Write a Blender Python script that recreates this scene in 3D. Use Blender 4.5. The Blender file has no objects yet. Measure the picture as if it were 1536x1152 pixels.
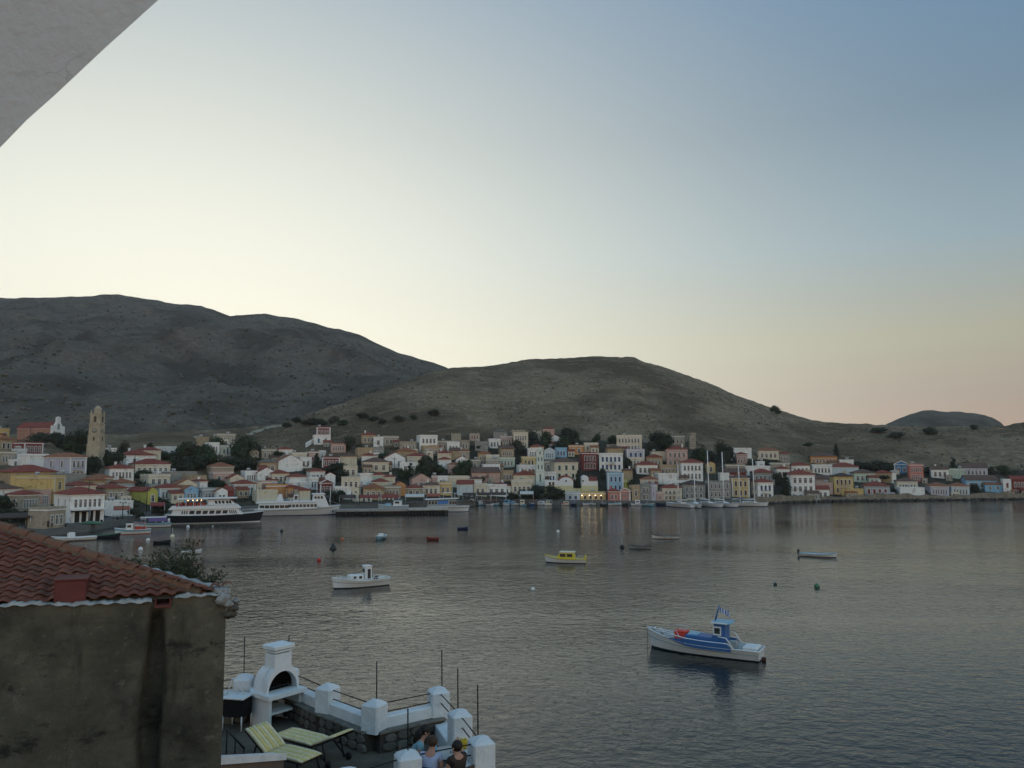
import bpy, math, random
import numpy as np
from mathutils import Vector, Matrix, noise
R = math.radians
random.seed(7)
scene = bpy.context.scene
col = scene.collection

# ------------------------------------------------------------------ camera, sky, sun, exposure
EYE = 15.0                      # metres above the water
FPX = 1200.0                    # focal length in photograph pixels (1536 wide)
PITCH = math.atan(114.0/FPX)
cam_data = bpy.data.cameras.new("camera")
cam_data.sensor_width = 36.0
cam_data.lens = FPX/1536*36.0
cam_data.clip_start = 0.1
cam_data.clip_end = 9000
cam = bpy.data.objects.new("camera", cam_data)
cam.location = (0, 0, EYE)
cam.rotation_euler = (math.pi/2+PITCH, 0, 0)
col.objects.link(cam)
scene.camera = cam

SUN_AZ = R(-20)                 # from +Y, clockwise positive
SUN_EL = R(3.2)
world = bpy.data.worlds.new("World")
scene.world = world
world.use_nodes = True
nt = world.node_tree
nt.nodes.clear()
wo = nt.nodes.new("ShaderNodeOutputWorld")
bg = nt.nodes.new("ShaderNodeBackground")
def srgb(r, g, b):
    f = lambda c: c/12.92 if c <= 0.04045 else ((c+0.055)/1.055)**2.4
    return (f(r/255), f(g/255), f(b/255), 1.0)

def N(kind, **kw):
    n = nt.nodes.new(kind)
    for k, v in kw.items():
        setattr(n, k, v)
    return n
def L(a, b):
    nt.links.new(a, b)
# evening sky: an elevation ramp, a broad glow round the point where the sun went down, and a share of the Nishita sky
sky = N("ShaderNodeTexSky")
sky.sky_type = 'NISHITA'
sky.sun_disc = False
sky.sun_elevation = R(1.0)
sky.sun_rotation = SUN_AZ
sky.air_density = 1.0
sky.dust_density = 0.6
sky.ozone_density = 1.5
tc = N("ShaderNodeTexCoord")
sep = N("ShaderNodeSeparateXYZ")
L(tc.outputs['Generated'], sep.inputs[0])
asin = N("ShaderNodeMath", operation='ARCSINE')
L(sep.outputs['Z'], asin.inputs[0])
ev = N("ShaderNodeMapRange")            # elevation -10..90 degrees -> 0..1
ev.inputs['From Min'].default_value = R(-10); ev.inputs['From Max'].default_value = R(90)
L(asin.outputs[0], ev.inputs['Value'])
ramp = N("ShaderNodeValToRGB")
cr = ramp.color_ramp
cr.interpolation = 'LINEAR'
stops = [(-10, (134, 116, 108)), (0, (170, 140, 124)), (4, (156, 141, 130)), (8, (160, 157, 134)), (14, (128, 152, 164)),
         (22, (97, 125, 147)), (36, (76, 120, 159)), (60, (78, 113, 150)), (90, (78, 109, 146))]
cr.elements[0].position = 0.0; cr.elements[0].color = srgb(*stops[0][1])
cr.elements[1].position = 1.0; cr.elements[1].color = srgb(*stops[-1][1])
for e, c in stops[1:-1]:
    el = cr.elements.new((e+10)/100.0); el.color = srgb(*c)
L(ev.outputs[0], ramp.inputs['Fac'])
dot = N("ShaderNodeVectorMath", operation='DOT_PRODUCT')
ga, ge = R(-24), 0.0
dot.inputs[1].default_value = (math.sin(ga)*math.cos(ge), math.cos(ga)*math.cos(ge), math.sin(ge))
flat = N("ShaderNodeVectorMath", operation='MULTIPLY'); flat.inputs[1].default_value = (1, 1, 1.3)   # the glow lies flat along the horizon
nrm = N("ShaderNodeVectorMath", operation='NORMALIZE')
L(tc.outputs['Generated'], flat.inputs[0]); L(flat.outputs[0], nrm.inputs[0]); L(nrm.outputs[0], dot.inputs[0])
acos = N("ShaderNodeMath", operation='ARCCOSINE'); L(dot.outputs['Value'], acos.inputs[0])
dv = N("ShaderNodeMath", operation='DIVIDE'); L(acos.outputs[0], dv.inputs[0]); dv.inputs[1].default_value = R(38.5)
pw = N("ShaderNodeMath", operation='POWER'); L(dv.outputs[0], pw.inputs[0]); pw.inputs[1].default_value = 2.4
ng = N("ShaderNodeMath", operation='MULTIPLY'); L(pw.outputs[0], ng.inputs[0]); ng.inputs[1].default_value = -1.0
ex = N("ShaderNodeMath", operation='EXPONENT'); L(ng.outputs[0], ex.inputs[0])
mixg = N("ShaderNodeMixRGB"); L(ex.outputs[0], mixg.inputs['Fac'])
L(ramp.outputs['Color'], mixg.inputs['Color1'])
mixg.inputs['Color2'].default_value = srgb(253, 252, 234)
gain = N("ShaderNodeMixRGB", blend_type='MULTIPLY'); gain.inputs['Fac'].default_value = 1.0
L(sky.outputs['Color'], gain.inputs['Color1']); gain.inputs['Color2'].default_value = (0.55, 0.55, 0.55, 1)
mixn = N("ShaderNodeMixRGB"); mixn.inputs['Fac'].default_value = 0.03
L(mixg.outputs['Color'], mixn.inputs['Color1']); L(gain.outputs['Color'], mixn.inputs['Color2'])
# the unseen sky away from the sunset is brightened and warmed to light the town
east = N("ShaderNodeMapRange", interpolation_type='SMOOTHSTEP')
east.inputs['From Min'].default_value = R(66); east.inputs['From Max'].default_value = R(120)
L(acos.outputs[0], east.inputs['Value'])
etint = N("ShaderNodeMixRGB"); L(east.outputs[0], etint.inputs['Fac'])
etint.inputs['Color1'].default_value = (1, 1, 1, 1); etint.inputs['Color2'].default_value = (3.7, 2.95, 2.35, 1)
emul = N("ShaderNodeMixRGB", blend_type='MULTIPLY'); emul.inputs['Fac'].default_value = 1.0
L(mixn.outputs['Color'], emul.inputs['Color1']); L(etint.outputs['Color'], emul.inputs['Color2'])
bg.inputs['Strength'].default_value = 1.0
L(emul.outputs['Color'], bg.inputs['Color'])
L(bg.outputs['Background'], wo.inputs['Surface'])

sun_data = bpy.data.lights.new("sun", 'SUN')
sun_data.energy = 0.25
sun_data.angle = R(12)
sun_data.color = (1.0, 0.86, 0.68)
sun = bpy.data.objects.new("sun", sun_data)
sd = Vector((math.sin(SUN_AZ)*math.cos(SUN_EL), math.cos(SUN_AZ)*math.cos(SUN_EL), math.sin(SUN_EL)))
sun.rotation_euler = sd.to_track_quat('Z', 'Y').to_euler()
col.objects.link(sun)

scene.view_settings.view_transform = 'Standard'
scene.view_settings.look = 'None'
scene.view_settings.gamma = 1.0
scene.view_settings.use_curve_mapping = False
scene.view_settings.exposure = 0.22
scene.render.engine = 'CYCLES'
scene.cycles.use_denoising = True
scene.cycles.max_bounces = 6
scene.cycles.diffuse_bounces = 3
scene.cycles.glossy_bounces = 3
scene.cycles.transmission_bounces = 3
scene.cycles.transparent_max_bounces = 6
# ------------------------------------------------------------------ helpers
CP, SP = math.cos(PITCH), math.sin(PITCH)
def ray(px, py):
    u, v = (px-768)/FPX, (576-py)/FPX
    return Vector((u, CP - v*SP, SP + v*CP))
def at(px, py, Y):
    d = ray(px, py); k = Y/d.y
    return Vector((d.x*k, Y, EYE + d.z*k))
def on_z(px, py, z=0.0):
    d = ray(px, py); k = (z-EYE)/d.z
    return Vector((d.x*k, d.y*k, z))
def to_px(p):
    x, y, z = p[0], p[1], p[2]-EYE
    dep = y*CP + z*SP
    return 768 + FPX*x/dep, 576 - FPX*(z*CP - y*SP)/dep

def tag(o, label=None, cat=None, group=None, kind=None):
    if label: o['label'] = label
    if cat: o['category'] = cat
    if group: o['group'] = group
    if kind: o['kind'] = kind
    return o
def thing(name, label, cat, loc=(0, 0, 0), rz=0.0, group=None):
    o = bpy.data.objects.new(name, None)
    o.empty_display_size = 0.2
    o.location = loc; o.rotation_euler = (0, 0, rz)
    col.objects.link(o)
    return tag(o, label, cat, group)
def link(name, me, parent=None, loc=(0, 0, 0), rot=(0, 0, 0), sc=(1, 1, 1)):
    o = bpy.data.objects.new(name, me)
    o.location = loc; o.rotation_euler = rot; o.scale = sc
    if parent: o.parent = parent
    col.objects.link(o)
    return o
def copy_tree(o, parent=None):
    c = o.copy(); col.objects.link(c)
    if parent: c.parent = parent
    for ch in o.children:
        copy_tree(ch, c)
    return c

class MB:
    """collects faces, then becomes one mesh"""
    def __init__(s):
        s.v = []; s.f = []; s.m = []; s.sm = []
    def add(s, verts, faces, mi=0, smooth=False, M=None):
        o = len(s.v)
        if M is not None:
            verts = [M @ Vector(p) for p in verts]
        s.v += [tuple(p) for p in verts]
        for f in faces:
            s.f.append(tuple(i+o for i in f)); s.m.append(mi); s.sm.append(smooth)
        return s
    def box(s, x0, y0, z0, x1, y1, z1, mi=0, M=None):
        v = [(x0, y0, z0), (x1, y0, z0), (x1, y1, z0), (x0, y1, z0), (x0, y0, z1), (x1, y0, z1), (x1, y1, z1), (x0, y1, z1)]
        return s.add(v, [(0, 3, 2, 1), (4, 5, 6, 7), (0, 1, 5, 4), (1, 2, 6, 5), (2, 3, 7, 6), (3, 0, 4, 7)], mi, False, M)
    def bevbox(s, x0, y0, z0, x1, y1, z1, b=0.03, mi=0, M=None):
        """box with chamfered vertical edges and top"""
        def ring(e, z):
            return [(x0+e+b, y0+e, z), (x1-e-b, y0+e, z), (x1-e, y0+e+b, z), (x1-e, y1-e-b, z), (x1-e-b, y1-e, z), (x0+e+b, y1-e, z), (x0+e, y1-e-b, z), (x0+e, y0+e+b, z)]
        v = ring(0, z0) + ring(0, z1-b) + ring(b, z1)
        f = [tuple(range(7, -1, -1)), tuple(range(16, 24))]
        for r in (0, 8):
            for i in range(8):
                j = (i+1) % 8
                f.append((r+i, r+j, r+8+j, r+8+i))
        return s.add(v, f, mi, False, M)
    def prism(s, pts, y0, y1, mi=0, M=None, smooth=False):
        """polygon in xz (counter-clockwise seen from -y) extruded along y"""
        n = len(pts)
        v = [(x, y0, z) for x, z in pts] + [(x, y1, z) for x, z in pts]
        f = [tuple(range(n)), tuple(range(2*n-1, n-1, -1))]
        for i in range(n):
            j = (i+1) % n
            f.append((j, i, n+i, n+j))
        return s.add(v, f, mi, smooth, M)
    def plate(s, pts, z0, z1, mi=0, M=None):
        """polygon in xy (counter-clockwise from above) extruded along z"""
        n = len(pts)
        v = [(x, y, z0) for x, y in pts] + [(x, y, z1) for x, y in pts]
        f = [tuple(range(n-1, -1, -1)), tuple(range(n, 2*n))]
        for i in range(n):
            j = (i+1) % n
            f.append((i, j, n+j, n+i))
        return s.add(v, f, mi, False, M)
    def tube(s, path, r, n=8, mi=0, M=None, cap=True):
        path = [Vector(p) for p in path]
        rs = r if isinstance(r, (list, tuple)) else [r]*len(path)
        v = []; f = []
        for i, p in enumerate(path):
            d = (path[min(i+1, len(path)-1)] - path[max(i-1, 0)]).normalized()
            a = d.orthogonal().normalized() if i == 0 else (a - d*a.dot(d)).normalized()
            b = d.cross(a)
            for k in range(n):
                t = 2*math.pi*k/n
                v.append(p + (a*math.cos(t) + b*math.sin(t))*rs[i])
        for i in range(len(path)-1):
            for k in range(n):
                j = (k+1) % n
                f.append((i*n+k, i*n+j, (i+1)*n+j, (i+1)*n+k))
        if cap:
            f.append(tuple(range(n-1, -1, -1)))
            f.append(tuple(range((len(path)-1)*n, len(path)*n)))
        return s.add(v, f, mi, n > 5, M)
    def lathe(s, prof, n=16, mi=0, M=None, a0=0.0, a1=2*math.pi, smooth=True):
        """(r, z) profile, bottom to top"""
        full = abs(a1-a0) > 6.28
        cols = n if full else n+1
        v = []; f = []
        for r, z in prof:
            for k in range(cols):
                t = a0 + (a1-a0)*k/n
                v.append((r*math.cos(t), r*math.sin(t), z))
        for i in range(len(prof)-1):
            for k in range(n):
                j = (k+1) % cols
                f.append((i*cols+k, i*cols+j, (i+1)*cols+j, (i+1)*cols+k))
        if full:
            if prof[0][0] > 1e-4: f.append(tuple(range(cols-1, -1, -1)))
            if prof[-1][0] > 1e-4: f.append(tuple(range((len(prof)-1)*cols, len(prof)*cols)))
        return s.add(v, f, mi, smooth, M)
    def ball(s, c, r, n=10, m=6, mi=0, sz=1.0):
        prof = [(max(r*math.sin(math.pi*i/m), 1e-5), -r*sz*math.cos(math.pi*i/m)) for i in range(m+1)]
        return s.lathe(prof, n, mi, Matrix.Translation(c))
    def loft(s, rings, mi=0, closed=True, caps=True, smooth=True, M=None):
        n = len(rings[0]); v = [p for r in rings for p in r]; f = []
        for i in range(len(rings)-1):
            for k in range(n if closed else n-1):
                j = (k+1) % n
                f.append((i*n+k, i*n+j, (i+1)*n+j, (i+1)*n+k))
        if caps and closed:
            f.append(tuple(range(n-1, -1, -1))); f.append(tuple(range((len(rings)-1)*n, len(rings)*n)))
        return s.add(v, f, mi, smooth, M)
    def mesh(s, name, mats):
        me = bpy.data.meshes.new(name)
        me.from_pydata(s.v, [], s.f)
        mats = mats if isinstance(mats, (list, tuple)) else [mats]
        for m in mats: me.materials.append(m)
        me.polygons.foreach_set('material_index', s.m)
        me.polygons.foreach_set('use_smooth', s.sm)
        me.update()
        return me
    def build(s, name, mats, parent=None, loc=(0, 0, 0), rot=(0, 0, 0)):
        return link(name, s.mesh(name, mats), parent, loc, rot)

# ---- materials
MATS = {}
def mat(name, c, rough=0.8, var=0.12, scale=2.0, bump=0.0, bscale=30.0, metal=0.0, spec=0.3, c2=None, coords='Object', detail=5, stretch=None):
    """plain painted / plastered surface: base colour broken up by noise, fine relief by bump"""
    if name in MATS: return MATS[name]
    m = bpy.data.materials.new(name); m.use_nodes = True
    t = m.node_tree; b = t.nodes['Principled BSDF']
    b.inputs['Roughness'].default_value = rough
    b.inputs['Metallic'].default_value = metal
    b.inputs['Specular IOR Level'].default_value = spec
    tcn = t.nodes.new('ShaderNodeTexCoord')
    src = tcn.outputs[coords]
    if coords == 'World':
        pass
    if stretch:
        mp = t.nodes.new('ShaderNodeMapping'); mp.inputs['Scale'].default_value = stretch
        t.links.new(src, mp.inputs[0]); src = mp.outputs[0]
    nz = t.nodes.new('ShaderNodeTexNoise'); nz.inputs['Scale'].default_value = scale; nz.inputs['Detail'].default_value = detail
    nz.inputs['Roughness'].default_value = 0.65
    t.links.new(src, nz.inputs['Vector'])
    rp = t.nodes.new('ShaderNodeMapRange'); rp.inputs['From Min'].default_value = 0.3; rp.inputs['From Max'].default_value = 0.7
    t.links.new(nz.outputs['Fac'], rp.inputs['Value'])
    mx = t.nodes.new('ShaderNodeMixRGB'); t.links.new(rp.outputs[0], mx.inputs['Fac'])
    d = c2 or tuple(x*(1-2*var) for x in c[:3])
    mx.inputs['Color1'].default_value = (*c[:3], 1); mx.inputs['Color2'].default_value = (*d[:3], 1)
    t.links.new(mx.outputs[0], b.inputs['Base Color'])
    if bump:
        n2 = t.nodes.new('ShaderNodeTexNoise'); n2.inputs['Scale'].default_value = bscale; n2.inputs['Detail'].default_value = 4
        t.links.new(src, n2.inputs['Vector'])
        bp = t.nodes.new('ShaderNodeBump'); bp.inputs['Strength'].default_value = bump; bp.inputs['Distance'].default_value = 0.05
        t.links.new(n2.outputs['Fac'], bp.inputs['Height']); t.links.new(bp.outputs[0], b.inputs['Normal'])
    MATS[name] = m
    return m
def glow(name, c, strength):
    if name in MATS: return MATS[name]
    m = bpy.data.materials.new(name); m.use_nodes = True
    b = m.node_tree.nodes['Principled BSDF']
    b.inputs['Emission Color'].default_value = (*c, 1); b.inputs['Emission Strength'].default_value = strength
    MATS[name] = m
    return m

# ---- smooth value noise, vectorised
def _hash(ix, iy, seed):
    h = (ix.astype(np.int64)*374761393 + iy.astype(np.int64)*668265263 + seed*1442695041) & 0xffffffff
    h = ((h ^ (h >> 13))*1274126177) & 0xffffffff
    return ((h ^ (h >> 16)) & 0xffff)/65535.0
def vnoise(x, y, seed=0):
    x = np.asarray(x, float); y = np.asarray(y, float)
    ix, iy = np.floor(x), np.floor(y); fx, fy = x-ix, y-iy
    ux, uy = fx*fx*(3-2*fx), fy*fy*(3-2*fy)
    a = _hash(ix, iy, seed); b = _hash(ix+1, iy, seed); c = _hash(ix, iy+1, seed); d = _hash(ix+1, iy+1, seed)
    return (a*(1-ux)+b*ux)*(1-uy) + (c*(1-ux)+d*ux)*uy - 0.5
def fbm(x, y, oct=5, seed=0, gain=0.5):
    s = 0; a = 1.0
    for o in range(oct):
        s = s + a*vnoise(np.asarray(x)*2**o + 17.3*o, np.asarray(y)*2**o - 9.1*o, seed+o); a *= gain
    return s
# ------------------------------------------------------------------ the land round the bay, the mountain behind it, the water
def tpx(px, py=690):
    d = ray(px, py); return d.x/d.y
def ctl(pts, f):
    a = sorted(f(*p) for p in pts)
    return np.array([p[0] for p in a]), np.array([p[1] for p in a])
SHORE = [(-900, 900), (-500, 868), (-300, 848), (-50, 822), (60, 805), (130, 798), (178, 789), (215, 782), (262, 774), (385, 768), (500, 765),
         (600, 762), (670, 759), (760, 757), (1000, 757), (1150, 755.5), (1250, 752), (1400, 750.5), (1536, 749), (1800, 747), (2300, 745)]
sh_t, sh_Y = ctl(SHORE, lambda px, py: (tpx(px, py), on_z(px, py, 0).y))
CREST_Y = [(-900, 260), (0, 320), (300, 345), (420, 385), (570, 450), (700, 500), (870, 520), (1000, 510), (1160, 475), (1330, 440), (1536, 430), (2300, 430)]
cy_t, cy_Y = ctl(CREST_Y, lambda px, Y: (tpx(px, 600), Y))
LINE = [(-900, 640), (0, 652), (200, 652), (330, 645), (420, 634), (500, 609), (570, 586), (640, 561), (675, 551.5), (740, 548), (762, 544), (790, 538.5),
        (830, 538), (900, 535), (952, 536), (965, 542), (1000, 552), (1060, 574), (1110, 595), (1160, 612), (1200, 626), (1240, 634), (1330, 638.5), (1420, 640),
        (1505, 639), (1520, 636), (1560, 630), (1700, 618), (2300, 600)]
def _line(px, py):
    d = ray(px, py); t = d.x/d.y
    return (t, d.z/d.y)
ln_t, ln_e = ctl(LINE, _line)
Q_t = np.array([tpx(p) for p in (-900, 200, 300, 700, 1000, 1150, 2300)])
Q_w = np.array([14, 14, 10, 9, 8, 4, 4.0])
ZQ = 1.35
def land_z(X, Y):
    """height of the land at (X, Y); vectorised"""
    X = np.asarray(X, float); Y = np.asarray(Y, float)
    t = X/Y
    ys = np.interp(t, sh_t, sh_Y); yc = np.interp(t, cy_t, cy_Y); e = np.interp(t, ln_t, ln_e)
    zc = EYE + e*yc
    q = np.interp(t, Q_t, Q_w)
    s = (Y-ys-q)/(yc-ys-q)
    sc = np.clip(s, 0, 1)
    pr = sc + 0.10*np.sin(sc*math.pi*2)*-0.35
    z = ZQ + (zc-ZQ)*pr
    w = np.clip((sc-0.28)*3.0, 0, 1)
    z = z + w*(2.4*fbm(X/55, Y/55, 3, 3) + 1.5*fbm(X/11, Y/15, 4, 11))*np.clip(1.15-sc, 0.25, 1) + w*0.7*fbm(X/3.1, Y/3.1, 2, 21)
    z = np.where(s > 1, z-(Y-yc)*0.25, z)
    return z
def on_land(px, py, y0=None):
    """where the ray of a pixel meets the land"""
    d = ray(px, py); t = d.x/d.y
    ys = float(np.interp(t, sh_t, sh_Y)); yc = float(np.interp(t, cy_t, cy_Y))
    Y = np.linspace(ys+0.5, yc, 900); z = EYE + d.z/d.y*Y
    h = land_z(t*Y, Y)
    i = int(np.argmax(h >= z)) if (h >= z).any() else 899
    return Vector((t*Y[i], Y[i], h[i]))

def ground_mat(name, c_soil, c_rock, c_dry, strata=0.5, patch=0.03):
    m = bpy.data.materials.new(name); m.use_nodes = True
    t = m.node_tree; b = t.nodes['Principled BSDF']; b.inputs['Roughness'].default_value = 0.95; b.inputs['Specular IOR Level'].default_value = 0.1
    g = t.nodes.new('ShaderNodeNewGeometry')
    def noise(sc, det=6, rough=0.65, vec=None):
        n = t.nodes.new('ShaderNodeTexNoise'); n.inputs['Scale'].default_value = sc; n.inputs['Detail'].default_value = det; n.inputs['Roughness'].default_value = rough
        t.links.new(vec or g.outputs['Position'], n.inputs['Vector']); return n.outputs['Fac']
    def rng(v, a, z):
        r = t.nodes.new('ShaderNodeMapRange'); r.inputs['From Min'].default_value = a; r.inputs['From Max'].default_value = z
        t.links.new(v, r.inputs['Value']); return r.outputs[0]
    def mix(f, a, z):
        x = t.nodes.new('ShaderNodeMixRGB'); t.links.new(f, x.inputs['Fac'])
        for k, c in (('Color1', a), ('Color2', z)):
            if isinstance(c, tuple): x.inputs[k].default_value = (*c, 1)
            else: t.links.new(c, x.inputs[k])
        return x.outputs[0]
    base = mix(rng(noise(patch), .42, .6), c_soil, c_dry)
    mp = t.nodes.new('ShaderNodeMapping'); mp.inputs['Scale'].default_value = (0.05, 0.05, 0.75)
    t.links.new(g.outputs['Position'], mp.inputs[0])
    st = rng(noise(1.0, 7, .7, mp.outputs[0]), .52, .66)
    rock = mix(rng(noise(0.35, 8, .75), .50, .62), base, c_rock)
    c = mix(st, rock, c_rock) if strata else rock
    if strata:
        fm = t.nodes.new('ShaderNodeMath'); fm.operation = 'MULTIPLY'; fm.inputs[1].default_value = strata
        t.links.new(st, fm.inputs[0])
        c = mix(fm.outputs[0], rock, c_rock)
    c = mix(rng(noise(0.12, 9, .8), .56, .68), c, tuple(x*0.5 for x in c_soil))
    c = mix(rng(noise(0.018, 4, .6), .47, .60), c, tuple(x*0.62 for x in c_soil))
    c = mix(rng(noise(0.055, 6, .7), .54, .66), c, tuple(x*0.75 for x in c_soil))
    t.links.new(c, b.inputs['Base Color'])
    bp = t.nodes.new('ShaderNodeBump'); bp.inputs['Strength'].default_value = 0.9; bp.inputs['Distance'].default_value = 1.6
    t.links.new(noise(0.28, 10, .75), bp.inputs['Height']); t.links.new(bp.outputs[0], b.inputs['Normal'])
    return m
M_land = ground_mat('dry_hillside', (0.160, 0.122, 0.074), (0.30, 0.245, 0.175), (0.215, 0.162, 0.098), 0.45)
M_mount = ground_mat('rocky_mountain', (0.092, 0.080, 0.063), (0.165, 0.148, 0.124), (0.118, 0.102, 0.077), 0.5, 0.012)

def grid_mesh(name, P, material):
    r, c = P.shape[:2]
    me = bpy.data.meshes.new(name)
    i = np.arange(r*c).reshape(r, c)
    f = np.stack([i[:-1, :-1], i[:-1, 1:], i[1:, 1:], i[1:, :-1]], -1).reshape(-1, 4)
    me.from_pydata(P.reshape(-1, 3).tolist(), [], f.tolist())
    me.polygons.foreach_set('use_smooth', [True]*len(f))
    me.materials.append(material); me.update()
    o = link(name, me)
    return tag(o, kind='structure')

pxs = np.concatenate([np.arange(-900, -40, 20), np.arange(-40, 1580, 3.5), np.arange(1580, 2301, 20)])
tt = np.array([tpx(p, 640) for p in pxs])
ys = np.interp(tt, sh_t, sh_Y); yc = np.interp(tt, cy_t, cy_Y); q = np.interp(tt, Q_t, Q_w)
M_quay = mat('quay_concrete', (.13, .12, .105), .95, .2, .3, .4, 2, detail=8)
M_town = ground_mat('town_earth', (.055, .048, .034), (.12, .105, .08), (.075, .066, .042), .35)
rows = []
rows.append(np.stack([tt*ys, ys, np.full_like(ys, -3.0)], -1))
rows.append(np.stack([tt*(ys+.02), ys+.02, np.full_like(ys, ZQ)], -1))
for k in (0.5, 1.0):
    Yk = ys+q*k; rows.append(np.stack([tt*Yk, Yk, np.full_like(ys, ZQ)], -1))
for s in np.linspace(0.01, 1.0, 150):
    Yk = ys+q+(yc-ys-q)*s; rows.append(np.stack([tt*Yk, Yk, land_z(tt*Yk, Yk)], -1))
for d in (4, 10, 30, 80, 200):
    Yk = yc+d; rows.append(np.stack([tt*Yk, Yk, land_z(tt*Yk, Yk)], -1))
_n = 4+46
grid_mesh('quay', np.array(rows[:4]), M_quay)
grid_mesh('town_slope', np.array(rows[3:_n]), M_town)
grid_mesh('hillside', np.array(rows[_n-1:]), M_land)

# the mountain behind the town, and the far knoll
BIG = [(-900, 470), (-400, 452), (-100, 448), (0, 447), (60, 447), (100, 446), (130, 444), (160, 442), (178, 441), (200, 445), (222, 449), (262, 455), (300, 459), (325, 467), (345, 474),
       (370, 472), (395, 471), (420, 474), (440, 477), (470, 484), (490, 491), (512, 494), (540, 502), (570, 517), (600, 530), (625, 537), (650, 544), (672, 553), (720, 575), (800, 600)]
MY = [(-900, 900), (0, 950), (178, 940), (400, 900), (672, 850), (800, 840)]
b_t, b_e = ctl(BIG, _line)
m_t, m_Y = ctl(MY, lambda px, Y: (tpx(px, 500), Y))
pxs = np.concatenate([np.arange(-900, -40, 20), np.arange(-40, 800, 3.2)])
tt = np.array([tpx(p, 500) for p in pxs])
y0 = np.interp(tt, cy_t, cy_Y)+8; y1 = np.interp(tt, m_t, m_Y)
z0 = EYE+np.interp(tt, ln_t, ln_e)*y0-9; z1 = EYE+np.interp(tt, b_t, b_e)*y1
rows = []
for s in list(np.linspace(0, 1, 170))+[1.03, 1.15, 1.5]:
    Y = y0+(y1-y0)*s; X = tt*Y
    z = z0+(z1-z0)*min(s, 1)**0.94
    env = math.sin(min(s, 1)*math.pi)**0.7
    ridg = np.abs(fbm(X/190+3, Y/260, 4, 31))
    z = z + env*(46*(0.30-ridg) + 20*(0.25-np.abs(fbm(X/75+5, Y/130, 4, 47))) + 13*fbm(X/50, Y/60, 4, 41)) + (0.35+0.65*env)*4.4*fbm(X/14, Y/16, 4, 51)
    if s < 1: z = np.minimum(z, EYE+np.interp(tt, b_t, b_e)*Y-1.5-18*(1-s)-1.2*np.abs(fbm(X/20, Y/20, 3, 58)))
    if s > 1: z = z-(Y-y1)*0.3
    rows.append(np.stack([X, Y, z], -1))
P_mount = np.array(rows)
grid_mesh('mountain', P_mount, M_mount)

KNOLL = [(1300, 650), (1330, 636.5), (1348, 629), (1365, 622), (1385, 616.5), (1400, 616), (1420, 618), (1440, 617.5), (1470, 622), (1490, 627.5), (1502, 634), (1512, 645)]
k_t, k_e = ctl(KNOLL, _line)
pxs = np.arange(1290, 1524, 3.0)
tt = np.array([tpx(p, 630) for p in pxs])
rows = []
for s in list(np.linspace(0, 1, 40))+[1.1, 1.5]:
    Y = 560+140*s; X = tt*Y
    zt = EYE+np.interp(tt, k_t, k_e)*700
    z = np.interp(s, [0, 1], [0, 1])*(zt-18)+18-6*(1-s)+1.6*fbm(X/16, np.full_like(X, Y/16), 4, 61)*min(1, s*3)
    if s > 1: z = z-(Y-700)*.3
    rows.append(np.stack([X, np.full_like(X, Y), z], -1))
grid_mesh('distant_knoll', np.array(rows), M_mount)

# water
def water_mat():
    m = bpy.data.materials.new('sea_water'); m.use_nodes = True
    t = m.node_tree; b = t.nodes['Principled BSDF']
    b.inputs['Base Color'].default_value = (0.002, 0.010, 0.011, 1)
    b.inputs['IOR'].default_value = 1.33; b.inputs['Roughness'].default_value = 0.04
    g = t.nodes.new('ShaderNodeNewGeometry')
    def layer(sx, sy, rot, det, rough):
        mp = t.nodes.new('ShaderNodeMapping'); mp.inputs['Scale'].default_value = (sx, sy, 1); mp.inputs['Rotation'].default_value = (0, 0, rot)
        t.links.new(g.outputs['Position'], mp.inputs[0])
        n = t.nodes.new('ShaderNodeTexNoise'); n.inputs['Scale'].default_value = 1.0; n.inputs['Detail'].default_value = det; n.inputs['Roughness'].default_value = rough
        n.inputs['Distortion'].default_value = 0.4
        t.links.new(mp.outputs[0], n.inputs['Vector']); return n.outputs['Fac']
    def math_(op, a, c):
        x = t.nodes.new('ShaderNodeMath'); x.operation = op
        for i, k in enumerate((a, c)):
            if isinstance(k, (int, float)): x.inputs[i].default_value = k
            else: t.links.new(k, x.inputs[i])
        return x.outputs[0]
    fine = layer(1.25, 1.7, 0.3, 3, 0.55)
    mid = layer(0.45, 0.62, -0.35, 2, 0.5)
    gust = layer(0.010, 0.030, 0.1, 4, 0.6)          # breeze patches roughen the surface
    r = t.nodes.new('ShaderNodeMapRange'); r.inputs['From Min'].default_value = 0.38; r.inputs['From Max'].default_value = 0.62
    r.inputs['To Min'].default_value = 0.45; r.inputs['To Max'].default_value = 1.15
    t.links.new(gust, r.inputs['Value'])
    h = math_('ADD', math_('MULTIPLY', fine, 0.17), math_('MULTIPLY', mid, 0.16))
    h = math_('MULTIPLY', h, r.outputs[0])
    rr = t.nodes.new('ShaderNodeMapRange'); rr.inputs['From Min'].default_value = 0.36; rr.inputs['From Max'].default_value = 0.64
    rr.inputs['To Min'].default_value = 0.05; rr.inputs['To Max'].default_value = 0.12
    t.links.new(gust, rr.inputs['Value']); t.links.new(rr.outputs[0], b.inputs['Roughness'])
    bp = t.nodes.new('ShaderNodeBump'); bp.inputs['Strength'].default_value = 1.0; bp.inputs['Distance'].default_value = 0.36
    t.links.new(h, bp.inputs['Height']); t.links.new(bp.outputs[0], b.inputs['Normal'])
    return m
wb = MB()
wb.add([(-2500, -400, 0), (2500, -400, 0), (2500, 3000, 0), (-2500, 3000, 0)], [(0, 1, 2, 3)])
sea = wb.build('sea', water_mat()); tag(sea, kind='structure')
sb = MB(); sb.add([(-2500, -400, -4), (2500, -400, -4), (2500, 3000, -4), (-2500, 3000, -4)], [(0, 1, 2, 3)])
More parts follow.
